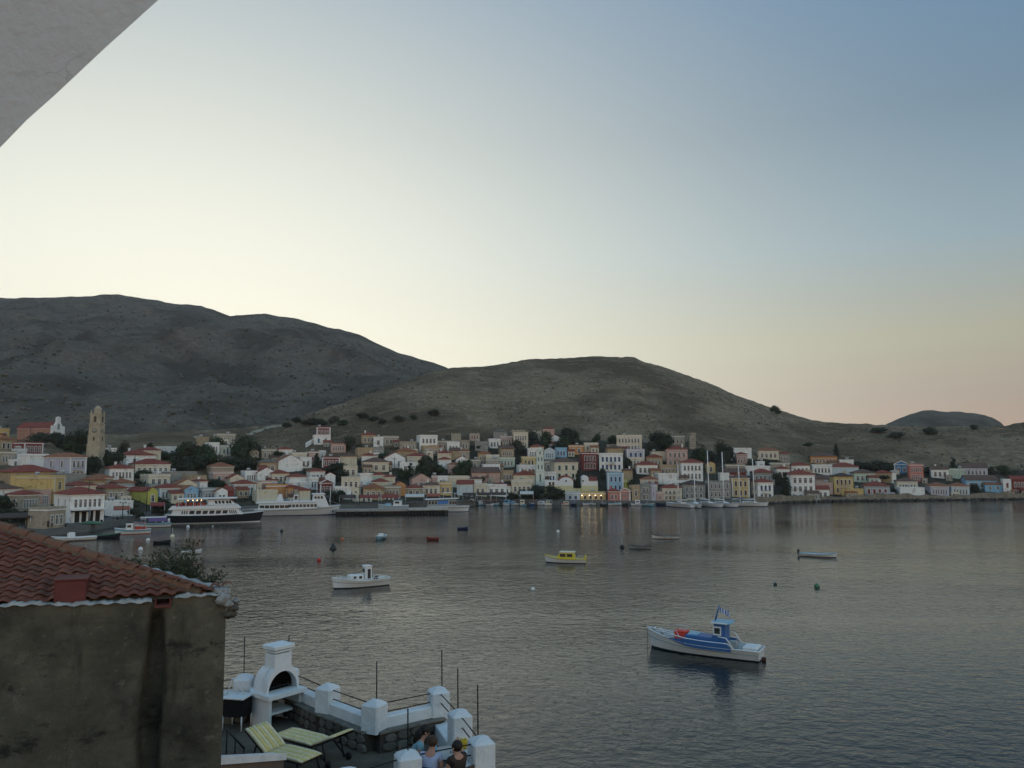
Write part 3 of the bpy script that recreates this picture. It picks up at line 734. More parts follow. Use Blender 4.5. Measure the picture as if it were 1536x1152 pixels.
TILES = dict(A=(0, 620), B=(0, 700), C=(150, 640), D=(300, 640), E=(450, 635), F=(600, 635), G=(740, 640), I=(880, 645), J=(1000, 650), K=(1120, 650), L=(1240, 650), M=(1376, 650))
HOUSE_DATA = """
A 20 140 230 320 y f 1 1 |small yellow cube house beside the white gabled church, highest at far left
A 0 245 380 560 t h 1 3 rc=O wc=n|tan stone house with orange roof and brown windows at left edge under the yellow cube
A 350 625 425 570 r f 1 4 q|dark red house with thick white frame and four windows below the white gabled church
A 0 240 560 800 e f 1 4 |grey beige stone house with four tall windows at left edge below a tan house
A 265 390 525 680 S f 1 1 rel=20|small pale blue hut with flat roof beneath the white-framed red house
A 400 700 600 740 w f 0 0 rel=30|long blank white wall house between pale blue hut and grey neoclassical house
A 1010 1250 625 860 l h 2 3 q rc=O rel=38 d=11|lilac grey neoclassical house with white corners and orange hip roof below the bell tower
A 160 820 845 910 t h 0 0 rc=R rel=20 d=9|long low building with wide red roof just above the ochre side-walled house
B 785 940 150 600 y f 2 1 q rel=58 d=11 trim=c|tall ochre yellow house on the left quay with balcony and long blank side wall
B 690 950 605 880 e f 1 3 G rel=50 d=4.5|beige stone ground storey under the ochre yellow house on the left quay
B 0 310 320 560 w h 1 2 rc=B rel=40|white house with brown roof at left edge left of the ochre yellow house
B 300 580 400 680 e h 1 5 rc=R rel=30|beige house with red roof and row of tall narrow windows before the ochre house
B 585 740 350 600 p f 1 3 rel=25|pink house with balcony pressed against the ochre yellow house
B 930 1010 410 800 r f 0 0 G rel=15 d=7|narrow dark red blank building right of the ochre yellow house
B 1020 1510 395 800 w h 2 6 G rc=R rel=22 d=9|wide white house with red roof and open dark ground floor on the left quay
B 1375 1530 190 340 t h 1 3 rc=O|tan house with orange roof right behind the white house with open ground floor
B 1080 1380 272 345 c h 0 0 rc=R|low cream house with small red roof behind the white house with open ground floor
A 950 1240 885 1000 g f 0 2 |grey stone ruin terrace directly under the lilac grey neoclassical house
C 140 490 600 730 w h 1 6 rc=R rel=14|long white house with six windows and red roof right of the bell tower foot
C -20 190 735 930 e h 1 3 rc=O|beige stone house with three dark windows and orange roof below the bell tower
C 250 500 805 1000 k h 1 3 rc=O|grey blue house under a wide orange hip roof left of the lime yellow house
C 90 385 885 1090 e h 1 3 rc=R d=7|grey stone house with red roof behind the white harbour kiosk building
C 380 800 412 480 w h 1 2 rc=R|white house with red roof and one dark window below the dark tree belt at left
C 640 880 342 400 c h 0 0 rc=R d=7|cream house with wide red roof half hidden by round trees at left
C 955 1230 300 400 w f 1 2 rel=35|white flat house on the slope left of the dark tree belt
C 70 240 320 360 w f 0 0|low white house just right of the bell tower
C 500 1015 540 690 c h 1 6 rc=R rel=12|long cream house with six windows at the foot of the dark tree belt
C 700 1010 700 800 c f 1 3|low cream flat house below the long cream house with six windows
C 1010 1400 662 720 g f 0 0|long grey flat house without windows under the dark tree belt
C 860 1160 880 1050 S h 1 5 q rc=R rel=20 G=0|pale grey house with white corners and five windows between lime yellow and bright blue houses
C 1130 1400 830 900 c g 0 1 rel=20|cream house with small pointed pediment above the bright blue gabled house
C 1220 1420 905 1060 s g 1 3 rc=O rel=28 d=7|bright blue gabled house behind the black-hulled ferry
C 690 835 925 1110 Y g 1 1 rc=R rel=44 d=8|lime yellow gabled house left of the black-hulled ferry
D 40 240 900 1010 k f 1 3|grey house with veranda above the stern of the black-hulled ferry
C 80 480 1092 1290 w f 0 1 G rel=25 d=6|low white kiosk building on the quay beside moored caiques
C 1300 1536 720 800 t f 0 0|tan blank house with flat roof above the bright blue gabled house
D 130 280 240 420 w f 2 3 |white two-storey house standing among dark trees above the ferries
D 250 520 112 240 e f 1 4 |pale beige house with four openings, highest above the dark trees
D 300 500 278 370 c f 1 3 |cream house right of the white house among dark trees
D 40 130 160 220 t f 0 0|small tan hut by the track above the dark trees
D 720 850 362 420 e g 0 0|small grey beige gabled hut right of the big round tree
D 890 1110 332 430 e f 1 3 |grey beige stone house at the slope foot between two dark bushes
D 1140 1330 325 400 w h 0 0 rc=R|low white house with red roof and white eaves line above the white gable wall
D 1330 1540 385 470 c f 1 5 |cream house with five arched openings below the white stepped wall
D 1130 1480 500 590 w g 0 1 |wide white gable wall house above the cream house behind the white ferry
D 870 1120 515 590 t h 1 2 rc=G|sandy yellow house with two dark windows left of the wide white gable
D 160 490 575 640 e h 0 1 rc=O|tan house with small ornate pediment below the big round tree
D 190 480 660 840 p f 1 2 |brick pink house above the bow of the black-hulled ferry
D 430 640 742 770 c g 0 0 rc=R|low cream house with white triangular pediment left of the pale white four-window house
D 650 830 650 770 w f 1 4 |white house with four pale blue windows beside the white gabled house
D 830 1100 660 770 w g 1 1 rc=R|white gabled house with square attic window above the orange building
D 1040 1290 672 830 c h 1 3 rc=R|cream yellow house with red roof directly above the orange building
D 1300 1536 722 770 w h 0 1 rc=R|low white house with red roof right of the cream yellow house above the orange building
D 1290 1536 800 880 w f 1 1 |white flat house with one dark window above the white ferry wheelhouse
D 500 810 822 1020 S h 1 4 q rc=R rel=14 wc=g G=0|pale blue house with green shutters and red roof right behind the black-hulled ferry
D 820 890 820 990 c f 1 1 |narrow cream house squeezed right of the pale blue shuttered house
D 880 1110 795 900 p f 0 1 |pinkish flat house above the cream shed left of the orange building
D 960 1270 850 990 o f 0 0 rel=6|big plain orange building behind the white ferry
D 1270 1420 872 1010 o h 1 3 rc=R|orange house with red awning roof right of the plain orange building
D 240 400 925 1010 w g 1 2 |small white gabled house above the deck of the black-hulled ferry
D 390 490 920 1010 r s 0 1 rc=R|dark red shed left of the pale blue shuttered house
D 820 1120 930 1010 c f 0 1 |low cream shed behind the stern of the white ferry
D 1400 1536 900 1010 c h 0 2 rc=R|cream house with red roof behind the wheelhouse of the white ferry
D 0 110 785 870 w h 0 0 rc=R|small white house with red roof behind the bright blue gabled house
E 240 440 60 150 r f 1 4 q|dark red house with white frames standing alone, highest on the hillside left of centre
E 200 440 178 280 w f 1 2 wc=a|white house with long sloping white wall below the lone dark red house
E 450 660 285 410 p h 1 5 rc=B|pale pink house with many windows below and right of the lone dark red house
E 890 1090 165 290 t h 1 3 rc=R trim=w|orange-cream house with arched openings and white side wing high on the slope
E 1060 1200 205 290 w f 1 1 |small white flat house right of the orange-cream arched house
E 1200 1420 192 250 e f 1 3 |pale stone house with slit windows high on the slope right of a small white house
E 130 280 415 490 p f 1 3|pinkish house with three openings above the white-framed red house row
E 280 370 402 500 S f 1 1 |narrow pale blue house beside the pinkish house with three openings
E 0 170 500 640 w f 1 2 |white house with two windows above the white ferry wheelhouse, under the pinkish house
E 320 575 492 590 r f 1 4 q|dark red house with four white-framed windows in mid slope above the pine tree
E 580 820 475 580 c h 0 2 rc=B|cream house with deep shaded porch right of the mid-slope dark red house
E 630 830 622 740 c f 1 2|cream yellow flat house with two dark windows below the deep shaded porch
E 920 1280 556 680 c h 1 3 rc=B|wide cream house with low brown roof and small balcony in mid slope
E 830 1060 362 440 t f 0 2|tan stone house below the orange-cream arched house
E 890 1090 465 500 w h 0 0 rc=R|low white house with red roof below a tan stone house
E 1050 1210 352 430 g f 1 3|grey stone house with three windows below the pale stone slit-window house
F -220 80 500 570 w g 1 2|broad white gabled house above the long white villa with palm
F 0 240 272 360 e f 1 4|beige stone house with four dark arched windows left of the white three-storey house
F -40 240 402 450 t h 0 3 rc=O|tan house with orange roof under the four arched windows house
F 0 270 572 700 w f 1 2|long white villa beside palm and cypress trees, mid slope
E 150 360 692 800 w h 1 3 rc=R|white house with three dark windows above the red pediment house
E 360 510 750 790 w g 0 2|small white gabled house right of the white three-window house above red pediment
E 140 265 790 960 w f 1 2|tall white house with two long windows left of the red pediment house
E 290 490 862 960 r g 1 3 q rc=R|dark red house with white-edged triangular pediment above the white ferry bow
E 600 870 788 910 c f 2 3|cream house with ochre corner stripe right of the red pediment house
E 870 1060 735 840 w f 0 2 wc=b|white grey flat house with blue panel shutters beside the mint green house
E 1050 1220 742 810 m h 1 1 rc=R|mint green house with red roof in mid slope
E 1220 1370 772 820 c h 0 0 rc=R d=10|cream house under a tall steep red roof right of the mint green house
E 1050 1280 842 890 c h 0 1 rc=R|cream house with red roof below the mint green house
E 500 740 925 1040 w f 0 1|bluish white low house right of the dark tree by the ferry bow
E 740 910 862 1050 l f 1 2 G=0|pale lavender house with white walls behind the waterfront awnings
E 910 1210 935 1040 t h 1 3 rc=O d=8|tan stone house with long terracotta roof behind the pier awnings
E 1210 1450 912 1020 e f 1 4|beige stone house with four openings left of the orange tower-like facade
F -60 80 880 1000 o g 0 1|narrow orange red facade with gable by the palm behind the pier
E 0 140 865 930 S f 0 1|pale blue flat house left of the tall white two-window house
E 0 150 965 1010 c h 0 0 rc=R|low cream house with red roof behind the white ferry mast
F 290 540 180 330 w f 2 4 rel=14|white three-storey block with square windows, highest at centre left
F 330 560 332 420 t f 1 5|yellowish tan stone house just under the white three-storey block
F 540 850 262 330 e f 1 5|long pale stone house with small windows right of the white three-storey block
F 680 860 285 370 w f 1 3|white house with three dark windows below the long pale stone house
F 740 880 137 190 e n 0 0|low roofless stone ruin alone on the slope above the pale stone house
F 870 1000 252 350 e f 1 2|beige flat house left of the ruined stone tower house
F 1000 1150 132 340 e n 1 3 wc=r|tall ruined stone house with red door near the top of the town
F 1080 1270 272 350 g f 0 2|grey stone house right of the tall ruin with red door
F 100 380 470 550 c h 0 6 rc=R|red roofed house with white eaves line and dark columned porch
F 380 480 412 520 c f 0 1|narrow cream house right of the dark columned porch
F 540 740 430 490 c h 0 0 rc=R d=9|barn-like house with large dark red roof in mid slope
F 560 740 520 600 w h 0 1 rc=R|small white house under the large dark red barn roof
F 740 870 392 480 t s 0 1 rc=B|tan house with brown roof right of the large dark red barn roof
F 850 1000 402 500 e h 1 1 rc=O|beige house with bright orange roof in mid slope above a white gable
F 810 980 520 580 w g 1 1|small white gabled house beneath the bright orange roof
F 1120 1300 432 510 t h 1 4 rc=O|tan arcade house with orange roof right of a white gable, mid slope
F 690 850 595 660 p h 0 2 rc=O|pink house with terracotta roof between two big dark trees
F 1000 1150 530 640 e f 1 1|grey beige house right of the big dark trees, one pale window
F 1240 1430 462 510 c f 1 3|cream house with three square windows above a stone twin
F 1240 1440 522 590 e f 1 3|stone house with three dark windows beneath the cream three-window house
F 1200 1440 602 680 w f 1 3 trim=c|low white house with three round dark windows below the stone three-window house
F 1280 1450 232 370 w f 1 3|white pale green house with three openings near the top of the town
G 110 270 142 290 p f 1 4|tan pink house with four arched windows beside the tall cream school-like house
F 170 450 800 870 p g 1 3 rc=B|large pink gabled house behind the waterfront, three arched windows
F 540 690 772 850 w f 1 2|white house with chimney right of the large pink gabled house
F 460 540 765 880 p f 0 1|pink annex joined to the large pink gabled house
F 690 1000 772 850 c f 0 3|long cream house behind the waterfront right of the white chimney house
F 1010 1180 802 850 w h 0 0 rc=B|small white house with brown roof above the grey box building
F 1040 1440 705 770 p s 0 2 rc=B|long pinkish house with continuous tan roof in mid slope
F 330 570 892 1040 c h 1 3 q rc=B G|cream neoclassical waterfront house with three white-framed openings behind the tour boat
F 560 745 862 1040 y f 1 2 G|pale yellow waterfront house right of the cream neoclassical house
F 80 325 930 1040 e h 1 2 rc=R G|beige waterfront taverna house with dark balcony behind the pier
F 820 1050 870 1045 S s 0 0 rc=R G rel=-4|large windowless pale grey building with narrow red roof on the waterfront
F 1060 1250 882 1050 c f 1 2 G|cream waterfront house with two tall shuttered windows right of the grey building
F 1250 1536 892 1050 w f 1 3 G|white waterfront house with long balcony left of the round quay trees
G -40 105 640 770 e f 1 2|beige house with two windows above the white balcony house
G 290 500 92 250 c f 2 5 |tall cream house with five windows per floor near the top of the town
G 270 470 38 90 e n 0 0|roofless stone ruin behind the tall cream five-window house
G 490 700 52 130 e n 1 5|stone ruin with five window holes right of the tall cream house
G 720 880 35 80 p h 0 3 rc=R|reddish house half hidden in dark trees at the top of the town
G 0 200 72 130 g h 0 2 rc=G|grey house with pale roof at the top of the town left of tan pink house
G 110 300 312 380 t s 1 5 rc=B|brown tan house with colonnade under the tan pink arched house
G 500 640 322 400 w f 1 3|white house with three dark windows left of the top of the campanile
G 540 730 290 330 c h 0 0 rc=R|cream house with red roof behind the campanile top
G 805 970 165 250 w g 1 3|white gabled chapel-like house framed by dark trees at the top
G 730 890 340 430 S g 1 4 wc=a|pale blue gabled house right of the campanile top
G 890 1060 312 430 s f 1 3 wc=b|blue patterned house between pale blue gable and orange house
G 1085 1300 275 400 o f 1 2|orange house with cream top band left of the stone house above the dark red building
G 1310 1510 242 380 c f 1 3|pale stone house with three windows directly above the big dark red building
G 1280 1500 380 600 r f 2 4 rel=14 wc=n trim=w|big dark red three-storey building in the middle of the town
G 80 310 452 540 m f 1 4|pale green grey house with four windows left of the yellow-topped house
G 420 610 440 540 y f 1 3 wc=n|yellow house with cream base left of the campanile
G 370 620 562 640 w f 1 4|long white house with four windows left of the campanile shaft
G 740 900 500 620 e f 1 2|beige house with two windows right of the campanile shaft
G 880 1220 512 690 c h 2 3 rc=B wc=g|large cream mansion with tall green shuttered windows above the twin-arched church
G 740 910 662 770 w f 1 3 wc=b|white house with three blue windows directly left of the arched church
G 290 600 695 780 c h 0 2 rc=R d=9|low house with broad red roof left of the campanile base
G 110 290 642 760 t f 1 3|tan house with white parasol terrace left of the broad red roof
G 260 560 780 1000 c f 1 4 G d=7|long pale waterfront house behind round quay trees, left of the campanile
G 0 250 852 1000 w h 1 4 rc=R G|white waterfront house with red roof and balcony behind a round tree
I 430 790 82 200 c f 2 7|grand cream villa with seven windows and ornate skyline high right of centre
I 180 520 345 540 w f 2 5 wc=b|white house with five deep blue windows right of the dark red building
I 300 520 262 330 t h 0 0 rc=B|tan house with brown roof just above the white blue-windowed house
I 580 830 285 400 l f 1 3 q wc=b|lavender house with white edges and red cornice below the grand cream villa
I 600 830 402 480 c f 1 4|cream house with four dark arches under the lavender house
I 860 1090 392 480 t h 1 4 rc=R|tan house with red roof and four windows right of the four-arched cream house
I 720 1020 502 640 w h 1 4 rc=R G=0|white house with four windows and orange red roof below the tan four-window house
I 1150 1450 282 420 p h 2 4 rc=R|pink stone house with red roof and white eaves above the brown terrace house
I 940 1150 322 360 c f 0 2|low cream house left of the pink stone house
I 1150 1410 92 200 e f 1 4|pale stone house with four windows left of the stone tower house
I 1480 1570 52 240 e f 2 3|tall narrow pale stone tower house with six windows, highest right of centre
I 1050 1340 512 610 t f 1 5|brown stone house with five windows and white terrace line left of the balcony house
I 300 530 625 850 s f 2 3 wc=b rel=5 q G=0|sky blue two-storey house on the waterfront right of the lit restaurant
I 520 660 582 700 t h 0 0 rc=B|tan house with dark wooden porch behind the sky blue house
I 540 640 730 800 Y f 0 1|small lime green wall house at the right of the sky blue house
I 475 630 882 1025 P g 2 3 q rc=R G rel=3|coral red temple-front house with white pediment on the quay
I 310 472 882 1025 P h 1 2 rc=R G rel=3|coral pink low wing left of the temple-front house
I 770 925 790 1025 g f 2 2 G|grey stone waterfront house with four dark openings between two narrow facades
I 770 1020 712 790 c h 1 4 rc=O|cream house with orange roof behind the grey stone waterfront house
I 650 768 780 1025 t n 1 1 G|ruined brown stone facade right of the temple-front house
I 928 1000 800 1025 l f 1 1 G|narrow lavender grey waterfront house right of the grey stone house
I 1005 1100 900 1025 p f 1 2 G|low pink grey waterfront house left of the white yachts
I 1090 1370 835 1020 c h 2 4 rc=R G|cream waterfront house with red roof behind the leftmost white yacht
I 1030 1300 640 740 w f 0 3|white terrace house below the brown stone five-window house
J 210 520 422 590 w h 2 5 rc=R rel=8|white two-storey house with red roof and iron balconies behind the yacht masts
J 575 700 440 600 y g 1 1 |tall narrow yellow gabled house with arched doorway among dark trees
J 230 550 735 935 g h 2 4 rc=D G|grey stone waterfront house with dark roof behind the yacht masts
J 590 925 672 935 g n 2 5 G|roofless grey stone waterfront ruin left of the yellow mansion
J 935 1190 640 920 y h 2 3 q rc=B G wc=n rel=7|ochre yellow mansion with white corners on the waterfront by the yachts
J 850 1150 562 620 r s 1 2 rc=B|brown roofed house with red walls behind the ochre yellow mansion
J 850 1130 455 520 e f 0 0|blank beige house behind the brown roof of the ochre mansion
J 770 900 582 650 w f 0 1|small white house with dark window left behind the ochre mansion
J 850 940 260 310 w g 0 1|small white gabled house at left end of the pink and white row above the mansion
J 945 1220 222 300 w f 0 4|white house with four windows above the pink house behind the mast tops
J 1000 1160 302 440 p h 1 4 rc=R|pink house with red roof and white frames below the white four-window house
J 1130 1490 482 550 w f 0 0|long blank white terrace house right of the mansion, behind
J 1300 1410 415 460 w f 0 0|small blank white cube house over the long blank white terrace
K 170 460 250 390 c h 1 4 rc=O|cream house with orange roof high on the right slope
K 460 620 292 370 g h 1 3 rc=R|grey green house with red roof right of the cream house high on the slope
J 1240 1530 562 650 g h 1 4 rc=R|grey house with red striped roof above the blue and white house
K 160 380 702 860 w h 2 3 rc=R wc=b rel=24 G=0|white house with bright blue balconies and red roof on the sea wall
K 430 620 512 590 w h 1 3 rc=R wc=r|white house with red hip roof and red shutters left above the big white house
K 640 910 462 550 w h 1 4 rc=R|white house with four windows and red roof behind the big white house
K 340 620 432 500 e f 0 0|beige blank house behind the red-shuttered white house
K 630 980 595 930 w h 3 4 rc=R rel=16 G=0 d=9 drop=3|big white three-storey house with red hip roof on the sea wall
K 920 1300 332 440 o h 1 7 rc=B|long orange and white house with seven windows high above the sea wall
K 945 1230 462 590 w f 1 5|white house with five windows under the long orange house
K 1340 1540 390 450 w f 1 4|white flat house right of the long orange house
K 980 1190 655 730 p s 1 4 rc=B|brownish pink house with shaded veranda between big white and yellow houses
K 1000 1190 805 925 w s 1 2 rc=R|small white annex with curved red roof at right foot of the big white house
K 1000 1240 722 800 p f 1 3|pink grey house behind the small white annex
L 100 380 622 880 y h 2 4 rc=D wc=n G=0|yellow two-storey house with dark roof and brown shutters on the sea wall
L 210 530 812 920 y f 0 3|low yellow annex in front of the two-storey yellow house
L 80 460 482 540 S h 0 0 rc=R|pale blue house with red roof and blue awning above the yellow house
L 390 700 572 700 m h 1 4 rc=B|pale green house with four windows right of the yellow house
L 935 1000 582 680 w f 0 0|narrow white house end right of the umbrella-shaped tree
L 700 930 572 610 t h 0 0 rc=R|tan house with red roof behind the umbrella-shaped tree
L 540 910 757 920 k h 1 4 rc=R wc=r G=0|grey green sea wall house with red arched doors and red roof
L 1010 1310 692 790 c h 1 6 rc=B wc=g|cream house with six tall green openings above a white sea wall house
L 1050 1410 792 910 w f 0 3|low white sea wall house with small dark windows below the six green openings
L 970 1180 450 620 b g 1 2 q rc=R|deep blue house with white triangular pediment at right above the orange roofs
L 1185 1390 452 600 P f 2 5|red and white house with many windows right of the deep blue house
M 200 450 517 600 w s 1 3 rc=B|white house with dark glazed veranda above the orange roofs at right
M 455 690 520 600 m f 0 2|grey green low house right of the dark glazed veranda
M 630 1010 492 610 l s 1 6 rc=B|lavender white columned house above the blue sea wall house
M 190 455 762 850 l h 1 6 rc=O d=9 G=0|lavender house with big orange hip roof on the sea wall, left one of two
M 490 750 762 850 S h 1 5 rc=O d=9 G=0|pale blue white house with big orange roof on the sea wall, right one of two
M 700 1150 672 850 s s 1 5 rc=B G=0|long light blue house with white eaves on the sea wall at far right
M 1235 1350 672 850 w f 2 1 wc=r|white and red narrow house right of the long light blue house
M 1355 1560 662 850 r s 2 3 rc=R|dark red brown house at the right edge of the waterfront
G 1040 1252 958 1055 S f 1 2 G rc=R wc=b rel=2|low pale blue restaurant half with blue doors left of the lit lamps
G 1258 1617 958 1055 y f 1 4 G wc=n rel=2 trim=w|low yellow restaurant front lit by four lamps on the quay
"""
for _ln in HOUSE_DATA.strip().splitlines():
    _a, _lab = _ln.split('|'); _f = _a.split()
    _ox, _oy = TILES[_f[0]]
    _c = [float(x) for x in _f[1:5]]
    _kw = {}
    for _o in _f[9-0:] if len(_f) > 9 else []:
        if _o == 'q': _kw['q'] = True
        elif _o == 'G': _kw['ground'] = True
        elif '=' in _o:
            _k, _v = _o.split('=')
            if _k == 'rel': _kw['rel'] = float(_v)
            elif _k == 'd': _kw['depth'] = float(_v)
            elif _k == 'drop': _kw['drop'] = float(_v)
            elif _k == 'G': _kw['back'] = True
            elif _k in ('rc', 'wc', 'trim'): _kw[_k] = _v
    put_house(_ox+_c[0]/9.6, _ox+_c[1]/9.6, _oy+_c[2]/9.6, _oy+_c[3]/9.6, _f[5], _f[6], int(_f[7]), int(_f[8]), _lab.strip(), **_kw)
# ------------------------------------------------------------------ bell tower, churches, lamps, sea wall, pier
def face_frame(px, py, rel, Y=None):
    p = on_land(px, py) if Y is None else at(px, py, Y)
    rz = -math.atan2(p.x, p.y) + R(rel)
    return p, rz
def arch_pts(w, h, n=8):
    """arched opening outline (x, z), base at z=0"""
    r = w/2
    return [(-r, 0), (r, 0)] + [(r*math.cos(math.pi*i/n), h-r+r*math.sin(math.pi*i/n)) for i in range(n+1)]

M_tower = mat('tower_stone', (0.43, 0.375, 0.275), 0.95, 0.2, 0.8, 0.7, 2.2, detail=9)
p, rz = face_frame(143, 693, -24)
Ht = at(143, 608, p.y).z - p.z
t = thing('bell_tower', 'tall stone bell tower with clock and small cupola, left of the village', 'bell tower', p, rz)
W = 27/FPX*p.y*0.70
def stage(name, w, z0, z1):
    b = MB(); b.box(-w/2, -w/2, z0, w/2, w/2, z1); return b.build(name, M_tower, t)
def band(w, z, h=0.28, e=0.16):
    b = MB(); b.box(-w/2-e, -w/2-e, z, w/2+e, w/2+e, z+h); b.build('cornice', M_tower, t)
zs = [-3, Ht*.30, Ht*.46, Ht*.66, Ht*.84]
ws = [W, W*.93, W*.86, W*.80]
for i in range(4):
    stage(('shaft', 'shaft', 'clock_stage', 'belfry')[i], ws[i], zs[i], zs[i+1]-.001*i)
    band(ws[i], zs[i+1]-.14, .28, .10+.03*i)
for s, nx in ((0, 0), (1, math.pi/2), (-1, -math.pi/2)):
    for (zz, ww, hh, wst) in ((Ht*.70, .9, 2.0, ws[3]), (Ht*.37, .55, 1.3, ws[1])):
        b = MB(); b.prism(arch_pts(ww, hh), -.05, .06); b.prism(arch_pts(ww+.3, hh+.15), -.03, .02, 1)
        b.build('belfry_opening' if zz > Ht*.6 else 'slit_window', [M_pane, M_tower], t, (s*(wst/2) if s else 0, 0 if s else -wst/2, zz), (0, 0, nx))
    b = MB(); b.tube([(0, .02, 0), (0, -.07, 0)], .72, 20, 0); b.tube([(0, -.07, 0), (0, -.09, 0)], .58, 20, 1); b.box(-.03, -.12, 0, .03, -.09, .45, 0); b.box(0, -.12, -.03, .3, -.09, .03, 0)
    b.build('clock_face', [mat('clock_iron', (0.05, 0.045, 0.04), .6), mat('clock_dial', (0.36, 0.34, 0.28), .7)], t, (s*(ws[2]/2) if s else 0, 0 if s else -ws[2]/2, Ht*.55), (0, 0, nx))
b = MB(); r = ws[3]*.36
b.lathe([(r, Ht*.84), (r, Ht*.92), (r*1.12, Ht*.92), (r*1.12, Ht*.93), (r*.95, Ht*.945), (r*.6, Ht*.975), (r*.2, Ht*.99), (.08, Ht)], 8, smooth=False)
b.build('cupola', M_tower, t)
for sx in (-1, 1):
    for sy in (-1, 1):
        b = MB(); b.lathe([(.28, Ht*.84), (.28, Ht*.88), (.01, Ht*.915)], 6, 0, Matrix.Translation((sx*ws[3]*.42, sy*ws[3]*.42, 0)), smooth=False); b.build('pinnacle', M_tower, t)

# church of the left quarter: long body, white stepped front towards the right
p, rz = face_frame(86, 661, 56)
t = thing('church', 'church with long red roof and white stepped gable front, highest at left', 'church', p, rz)
w, d, H = 7.2, 13.5, 4.6
b = MB(); b.prism([(-w/2, -4), (w/2, -4), (w/2, H), (0, H+2.2), (-w/2, H)], .4, d); b.build('wall', mat('church_side', (0.36, 0.20, 0.15), .9, .15, 1, .3, 3), t)
front_gable_roof(w, d, 2.2, .35, H).build('roof', roof_mat('R'), t)
b = MB(); b.box(-w/2-.3, .5, H-.35, -w/2-.003, d, H-.02); b.build('eaves_band', M_trim, t)
out = [(-w/2-.2, -4), (w/2+.2, -4), (w/2+.2, H+.9), (w/2-.6, H+.9), (w/2-.6, H+.2), (w/2-1.5, H+1.2), (1.15, H+2.4), (1.15, H+4.2), (.7, H+4.2), (.7, H+3.8), (.3, H+3.8), (.3, H+4.5), (-.3, H+4.5),
       (-.3, H+3.8), (-.7, H+3.8), (-.7, H+4.2), (-1.15, H+4.2), (-1.15, H+2.4), (-w/2+1.5, H+1.2), (-w/2+.6, H+.2), (-w/2+.6, H+.9), (-w/2-.2, H+.9)]
b = MB(); b.prism(out, -.2, .38); b.build('front_facade', M_trim, t)
b = MB(); b.prism(arch_pts(1.2, 2.2), -.28, -.19); b.build('window', mat('grey_glass', (.2, .23, .25), .4), t, (0, 0, H-.4))
b = MB(); b.prism(arch_pts(1.5, 2.6), -.28, -.19); b.build('door', mat('door_n2', (.1, .06, .04), .7), t, (0, 0, .1))

# white campanile in the middle of the waterfront
p, rz = face_frame(810, 727, 4)
Hc = at(810, 670.5, p.y).z - p.z
t = thing('campanile', 'slender white church campanile in four tiers rising in the middle of the town', 'bell tower', p, rz)
M_camp = mat('campanile_white', (0.60, 0.64, 0.58), .85, .08, 1.2)
W = 13.5/FPX*p.y
ws = [W, W*.88, W*.78, W*.66]; zs = [-2, Hc*.36, Hc*.58, Hc*.77, Hc*.92]
for i in range(4):
    b = MB(); b.box(-ws[i]/2, -ws[i]/2, zs[i], ws[i]/2, ws[i]/2, zs[i+1]-.001*i); b.build('tier', M_camp, t)
    b = MB(); b.box(-ws[i]/2-.18, -ws[i]/2-.18, zs[i+1]-.1, ws[i]/2+.18, ws[i]/2+.18, zs[i+1]+.16); b.build('cornice', M_camp, t)
    for s, nx in ((0, 0), (1, math.pi/2), (-1, -math.pi/2)):
        hh = (zs[i+1]-max(zs[i], 0))*.55
        for k in ((-1, 1) if i in (1, 2) else (0,)):
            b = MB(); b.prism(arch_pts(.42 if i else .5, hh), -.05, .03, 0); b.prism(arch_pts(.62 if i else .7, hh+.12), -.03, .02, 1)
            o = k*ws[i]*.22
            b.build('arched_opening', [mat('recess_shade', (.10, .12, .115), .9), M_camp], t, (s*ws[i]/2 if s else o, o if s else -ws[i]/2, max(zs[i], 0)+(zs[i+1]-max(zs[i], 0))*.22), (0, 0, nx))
b = MB(); b.lathe([(ws[3]*.36, Hc*.92), (ws[3]*.36, Hc*.95), (ws[3]*.3, Hc*.97), (ws[3]*.15, Hc*.99), (.03, Hc)], 12); b.build('dome', M_camp, t)

# church with two barrel gables, yellow below and white above
p, rz = face_frame(848, 741, 2)
t = thing('church', 'pale yellow church with two rounded white gables beside the cypress, middle waterfront', 'church', p, rz)
sc = p.y/FPX
def bx(px): return (px-848)*sc
def bz(py): return at(848, py, p.y).z-p.z
M_yel = mat('church_yellow', (0.60, 0.55, 0.33), .85, .08, 1)
def G(x, y): return 740+x/9.6, 640+y/9.6
def arch_wall(x0, x1, ytop, ybot, ysh, y0, y1, name, m):
    X0, X1 = bx(740+x0/9.6), bx(740+x1/9.6); zt, zb, zsh = bz(640+ytop/9.6), bz(640+ybot/9.6), bz(640+ysh/9.6)
    n = 12; c = (X0+X1)/2; r = (X1-X0)/2
    pts = [(X0, zb), (X1, zb)] + [(c+r*math.cos(math.pi*i/n), zsh+(zt-zsh)*math.sin(math.pi*i/n)) for i in range(n+1)]
    b = MB(); b.prism(pts, y0, y1); return b.build(name, m, t)
def flat_wall(x0, x1, ytop, ybot, y0, y1, name, m):
    b = MB(); b.box(bx(740+x0/9.6), y0, bz(640+ybot/9.6), bx(740+x1/9.6), y1, bz(640+ytop/9.6)); return b.build(name, m, t)
arch_wall(945, 1150, 728, 850, 800, 0, 9, 'gable_wall', M_trim)
arch_wall(935, 1160, 705, 800, 790, .5, 9.2, 'barrel_roof', roof_mat('R'))
flat_wall(748, 1150, 851, 1010, -.06, 8, 'wall', M_yel)
flat_wall(748, 944, 776, 850, 0, 7, 'wall', M_trim)
arch_wall(1268, 1372, 702, 850, 760, 0, 9, 'gable_wall', M_trim)
flat_wall(1373, 1500, 780, 850, 0.02, 8, 'wall', M_trim)
flat_wall(1266, 1503, 851, 1010, -.06, 8, 'wall', M_yel)
